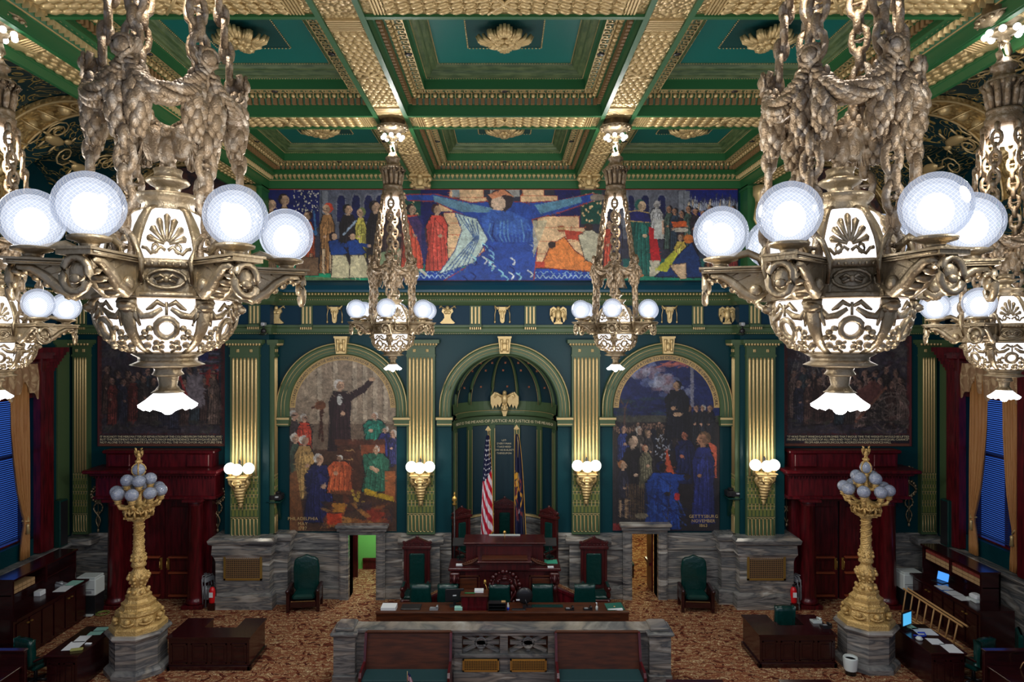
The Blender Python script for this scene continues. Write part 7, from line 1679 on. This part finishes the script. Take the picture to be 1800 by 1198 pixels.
# ================= side hutches, ladder, copiers =================
def hutch(s, nm, papers):
    t = thing('hutch_cabinet', 'dark mahogany counter with an upper shelf unit along the %s wall' % nm, 'cabinet'); y0, y1 = (18.6, 21.35) if s < 0 else (19.2, 21.9)
    def bx(m, a, b, *r, **k): return m.box(*sorted((s*a, s*b)), *r, **k)
    m = MB(); bx(m, 13.1, 14.05, y0-.4, y1, 0, 1.16)
    for k in range(6): yy = y0-.3+k*(y1-y0+.3)/6; w = (y1-y0+.2)/6; bx(m, 13.07, 13.1, yy, yy+w-.06, .1, 1.05)
    m.build('cabinet_body', MAHOD, t); m = MB(); bx(m, 13.0, 14.05, y0-.4, y1+.02, 1.16, 1.21); m.build('counter_top', MAHOD, t)
    m = MB(); bx(m, 13.35, 13.95, y0-.02, y1+.02, 2.1, 2.15); bx(m, 13.9, 13.95, y0, y1, 1.21, 2.1); bx(m, 13.4, 13.95, y0, y0+.05, 1.21, 2.1); bx(m, 13.4, 13.95, y1-.05, y1, 1.21, 2.1); ym = (y0+y1)/2; bx(m, 13.4, 13.95, ym-.04, ym+.04, 1.6, 2.1); bx(m, 13.45, 13.95, y0, y1, 1.68, 1.71); m.build('upper_shelf_unit', MAHOD, t)
    h = MB()
    for yy in (y0+.1, y0+.25, y1-.9, y1-.75): bx(h, 13.03, 13.07, yy-.03, yy+.03, .93, .96)
    h.build('door_knob', BRASS, t)
    # ledger volumes on the upper shelf
    cols2 = [mat('ledger_tan_%s' % nm, rgb(176, 142, 100), .7), mat('ledger_red_%s' % nm, rgb(130, 50, 40), .7)]
    n = 10 if s > 0 else 5
    for k in range(n):
        yy = (y0+.12+k*.25) if s > 0 else (y0+.12+k*.17)
        if s > 0 and abs(yy+.1-ym) < .12: continue
        for j in range(3 if s > 0 else 2):
            b = MB(); bx(b, 13.45, 13.8, yy, yy+(.23 if s > 0 else .15), 1.712+j*.105, 1.80+j*.105); q = b.build('ledger_book', cols2[1 if (s > 0 and j == 2) else 0])
            tag(q, 'ledger volume above the %s counter, stack %s from the near end, %s' % (nm, ('one', 'two', 'three', 'four', 'five', 'six', 'seven', 'eight', 'nine', 'ten')[k], ('lowest', 'middle', 'topmost')[j] if s > 0 else ('lower', 'upper')[j]), 'book', 'ledgers in the %s shelf unit' % nm)
    return t
hutch(-1, 'left', 0); hutch(1, 'right', 0)
sheet((-13.25, 20.5, 1.21), .36, .5, 'pale sheet on the left counter, nearer of two by the phone', .1, .006, WHITE, grp='papers on the left counter'); sheet((-13.25, 21.0, 1.21), .36, .42, 'pale sheet on the left counter, farther of two by the phone', -.05, .006, MINT, grp='papers on the left counter')
phone((-13.5, 20.8, 1.21), R(90), 'grey desk phone on the left counter behind the pale sheets', GREY)
o = MB().box(-.1, .1, -.12, .12, 0, .14, .01).build('card_box', WHITE); o.location = (-13.62, 20.0, 1.21); tag(o, 'white card box on the left counter beneath the shelf', 'box')
for k, y in enumerate((20.6, 20.15, 19.75)): sheet((13.25, y, 1.21), .36, .36, 'pale sheet on the right counter, %s from the lit laptop' % ('first', 'second', 'third')[k], .05*k, .006, WHITE, grp='papers on the right counter')
t = thing('laptop', 'open laptop with a bright blue screen on the right counter', 'laptop', (13.45, 21.1, 1.21), R(-70)); MB().box(-.19, .19, -.14, .12, 0, .02, .005).build('laptop_base', BLACK, t)
m = MB(); m.M = Matrix.Translation((0, .12, .01)) @ Matrix.Rotation(R(-14), 4, 'X'); m.box(-.2, .2, 0, .015, 0, .28, .005); m.build('lid', BLACK, t); m = MB(); m.M = Matrix.Translation((0, .115, .02)) @ Matrix.Rotation(R(-14), 4, 'X'); m.box(-.18, .18, -.006, 0, 0.01, .25); m.build('screen', SCREEN, t)
t = thing('tape_dispenser_tray', 'white desk tray with papers at the near end of the right counter', 'tray', (13.5, 19.55, 1.21)); MB().box(-.15, .15, -.2, .2, 0, .06, .01).build('tray', OFFW, t); MB().box(-.12, .12, -.16, .16, .06, .2, .04).build('white_box', WHITE, t)
# printers in the back corners
for s, nm in ((-1, 'left'), (1, 'right')):
    X = s*(13.2 if s < 0 else 13.15); Y = 21.75 if s < 0 else 22.2
    t = thing('copier', 'off-white copier on a dark stand in the back corner beside the %s counter' % nm, 'copier', (X, Y, 0))
    MB().box(-.3, .3, -.24, .24, 0, .62, .01).build('stand', BLACK, t); MB().box(-.32, .32, -.26, .26, .62, 1.14, .03).build('copier_body', OFFW, t); MB().box(-.3, .3, -.24, .24, 1.14, 1.2, .015).build('lid', OFFW, t); MB().box(-.28, .28, -.27, -.26, .82, .84).box(-.2, .2, -.275, -.26, .7, .78).build('paper_drawer', GREY, t)
sheet((-13.2, 21.45, .02), .5, .12, 'pale box lid on the floor beneath the left copier', 0, .03, OFFW)
m = MB()
for k in range(2): m.tube([(.16*math.cos(a)*(1+k*.2), .16*math.sin(a)*(1+k*.2), .03+k*.02) for a in [TAU*j/16 for j in range(16)]], .012, 5, True)
o = m.build('cable_coil', mat('yellow_green_cable', rgb(120, 140, 60), .5)); o.location = (-12.72, 21.6, 0); o.rotation_euler = (R(0), 0, 0); tag(o, 'coiled cable on the floor between the left copier and the doorway column', 'cable')
# step ladder lying on its side
t = thing('wooden_ladder', 'pale wooden ladder lying on its side along the right counter', 'ladder')
A0, A1 = Vector((12.62, 21.6, .82)), Vector((13.0-.12, 19.2, .62)); B0, B1 = Vector((12.5, 21.6, .03)), Vector((12.75, 19.2, .03))
for dx in (0, .14):
    for a, b in ((A0, A1), (B0, B1)):
        v = Vector((dx if dx else 0, 0, 0)); MB().tube([(a+v)[:], (b+v)[:]], .034, 4, smooth=False).build('rail', LADD, t)
for k in range(8):
    u = (k+.4)/8; MB().tube([(A0+(A1-A0)*u)[:], (B0+(B1-B0)*u)[:]], .024, 5).build('rung', LADD, t)
# ================= desks at the front corners =================
def front_desk(s, nm):
    x0, x1 = (-11.35, -10.5) if s < 0 else (10.58, 11.5); y0, y1 = (16.8, 18.55) if s < 0 else (16.95, 18.7)
    t = thing('papered_desk', 'dark desk strewn with papers in front of the %s counter' % nm, 'desk'); h = .9
    MB().box(x0, x1, y0, y1, h-.05, h, .01).build('desk_top', MAHOD, t); m = MB().box(x0+.05, x1-.05, y0+.05, y1-.05, 0, h-.05); carved(m, x0+.06, x1-.06, y0+.05, .15, .7, 2); m.build('panelled_body', MAHOD, t)
    return x0, x1, y0, y1, h
x0, x1, y0, y1, h = front_desk(-1, 'left')
for k, (x, y, w, l, mm_, w_) in enumerate(((-10.95, 17.35, .36, .5, WHITE, 'nearest'), (-10.98, 17.75, .3, .4, WHITE, 'second'), (-10.85, 18.1, .34, .22, MINT, 'third'), (-10.8, 18.38, .42, .22, MINT, 'farthest'))):
    sheet((x, y, h), w, l, 'printed sheet along the left edge of the left papered desk, %s of four' % w_, .12, .006, mm_, grp='papers on the left papered desk')
o = MB().box(-.14, .14, -.05, .05, 0, .05, .01).build('pencil_case', mat('yellow_green_case', rgb(160, 160, 90), .6)); o.location = (-10.72, 17.1, h); o.rotation_euler = (0, 0, .3); tag(o, 'pale yellow case near the front edge of the left papered desk', 'box')
o = MB().box(-.08, .08, -.04, .04, 0, .03, .01).build('white_eraser', WHITE); o.location = (-10.64, 17.45, h); tag(o, 'small white block behind the yellow case on the left papered desk', 'box')
x0, x1, y0, y1, h = front_desk(1, 'right')
for k, (x, y, w, l, w_) in enumerate(((11.25, 17.2, .34, .5, 'nearest'), (11.1, 17.6, .32, .36, 'middle'), (11.2, 18.2, .5, .42, 'farthest'))):
    sheet((x, y, h), w, l, 'printed sheet on the right papered desk, %s of three large ones' % w_, -.1, .006, WHITE, grp='papers on the right papered desk')
sheet((11.0, 18.5, h), .25, .3, 'small pale sheet at the far corner of the right papered desk', .1, .006, MINT)
t = thing('touch_monitor', 'small upright monitor with glowing blue screen at the corner of the right papered desk', 'monitor', (10.8, 18.35, h), R(30)); MB().box(-.1, .1, -.08, .08, 0, .02).box(-.02, .02, 0, .03, 0, .15).build('stand', BLACK, t); MB().box(-.22, .22, -.02, .02, .1, .48, .01).build('screen_housing', BLACK, t); MB().box(-.19, .19, -.024, -.02, .13, .45).build('screen', mat('cyan_screen', (.05, .3, .5), .3, emit=.8, ecol=(.1, .55, 1)), t)
m = MB().tube([(0, 0, .02), (.15, -.1, .03), (.3, -.05, .02), (.35, .1, .04), (.2, .15, .02)], .02, 5); o = m.build('blue_cable', mat('blue_cable', rgb(20, 60, 190), .5)); o.location = (10.75, 17.95, h); tag(o, 'blue cable bundle in front of the glowing monitor', 'cable')
o = MB().lathe([(.07, 0), (.09, .04), (.05, .09)], 12, scal=None).build('computer_mouse', OFFW); o.location = (10.75, 17.7, h); tag(o, 'white rounded device at the left edge of the right papered desk', 'mouse')
for s, nm in ((-1, 'left'), (1, 'right')):
    office('green leather chair standing between the %s papered desk and the corner bench' % nm, (s*11.95, 17.05, 0), R(200)*1 if s > 0 else R(160), .6, 1.2)
    t = thing('corner_lectern_desk', 'dark mahogany desk with a raised front screen in the %s front corner' % nm, 'desk', (0, 0, 0)); x0, x1 = sorted((s*11.5, s*14.0))
    MB().box(x0, x1, 15.2, 16.3, .85, .9, .01).build('desk_top', MAHOD, t); m = MB().box(x0+.05, x1-.05, 15.3, 16.25, 0, .85); carved(m, x0+.1, x1-.1, 15.3, .15, .75, 4); m.build('panelled_body', MAHOD, t)
    a, b = sorted((s*11.45, s*12.6)); MB().box(a, b, 16.3, 16.38, 0, 1.25, .01).box(a, b, 16.26, 16.42, 1.22, 1.27, .01).build('raised_screen', MAHOD, t)
    m = MB(); m.tube([(0, 0, 0), (.02, -.05, .15), (s*.15, -.1, .28)], .012, 6).sph((s*.2, -.12, .31), .05, (1.4, 1, 1)); o = m.build('microphone', LADD); o.location = (s*12.2, 16.15, .9); tag(o, 'tan tipped gooseneck microphone on the desk in the %s front corner' % nm, 'microphone')
    t = thing('dark_armchair', 'dark leather armchair in the shadow beside the %s wall' % nm, 'chair', (s*13.5, 17.4, 0), s*R(60)); MB().box(-.35, .35, -.3, .3, .3, .5, .05).build('seat', LEATH, t); MB().box(-.35, .35, .22, .36, .4, 1.2, .05).build('backrest', LEATH, t)
    for k in (-1, 1): MB().box(k*.4-.06, k*.4+.06, -.3, .32, .0, .68, .03).build('arm', MAHOD, t)
    t = thing('black_cabinet', 'dark green loudspeaker box standing on the marble ledge at the %s wall' % nm, 'loudspeaker', (s*14.3, 21.95 if s < 0 else 22.0, 2.05)); MB().box(-.14, .14, -.2, .2, 0, 1.5, .02).build('housing', LEATH, t); MB().box(*sorted((-s*.145, -s*.14)), -.17, .17, .05, 1.45).build('grille_cloth', BLACK, t)
# members' desks at the lower edge of the picture
for nm, x, w in (('left', -2.2, 1.3), ('middle', 4.35, 1.3), ('right', 6.87, 1.2)):
    t = thing('member_desk', 'dark member desk showing only its top edge at the bottom of the picture, %s' % nm, 'desk', (x, 15.2, 0), 0, 'member desks at the lower picture edge')
    MB().box(-w/2, w/2, -.3, .3, .83, .88, .01).build('desk_top', MAHOD, t); MB().box(-w/2+.05, w/2-.05, -.25, .25, 0, .83).build('body', MAHOD, t)
for o in list(C.objects):
    if o.name.startswith('member_desk'):
        o.location.y = 15.1 if o.location.x < 0 else 15.38
t = thing('table_flag', 'tiny striped flag on a stick at the bottom edge, before the left bench', 'flag', (px(716, 15.4), 15.4, .88)); MB().cyl((0, 0, 0), .008, .32, 6).build('stick', GOLD, t); MB().lathe([(.06, 0), (.02, .03)], 10).build('base', BLACK, t)
m = MB()
c = Canvas(0, 0, 1, 1, 1/20, (220, 218, 224)); c.mask((c.X*6 % 1) < .5, (180, 30, 50)); c.mask(c.Y < .4, (30, 34, 90)); c.build('flag_cloth', lambda u, v: (.01+.12*u*(.4+.6*v), .02*math.sin(u*9), .3-.2*v-.05*u), .004, parent=t)
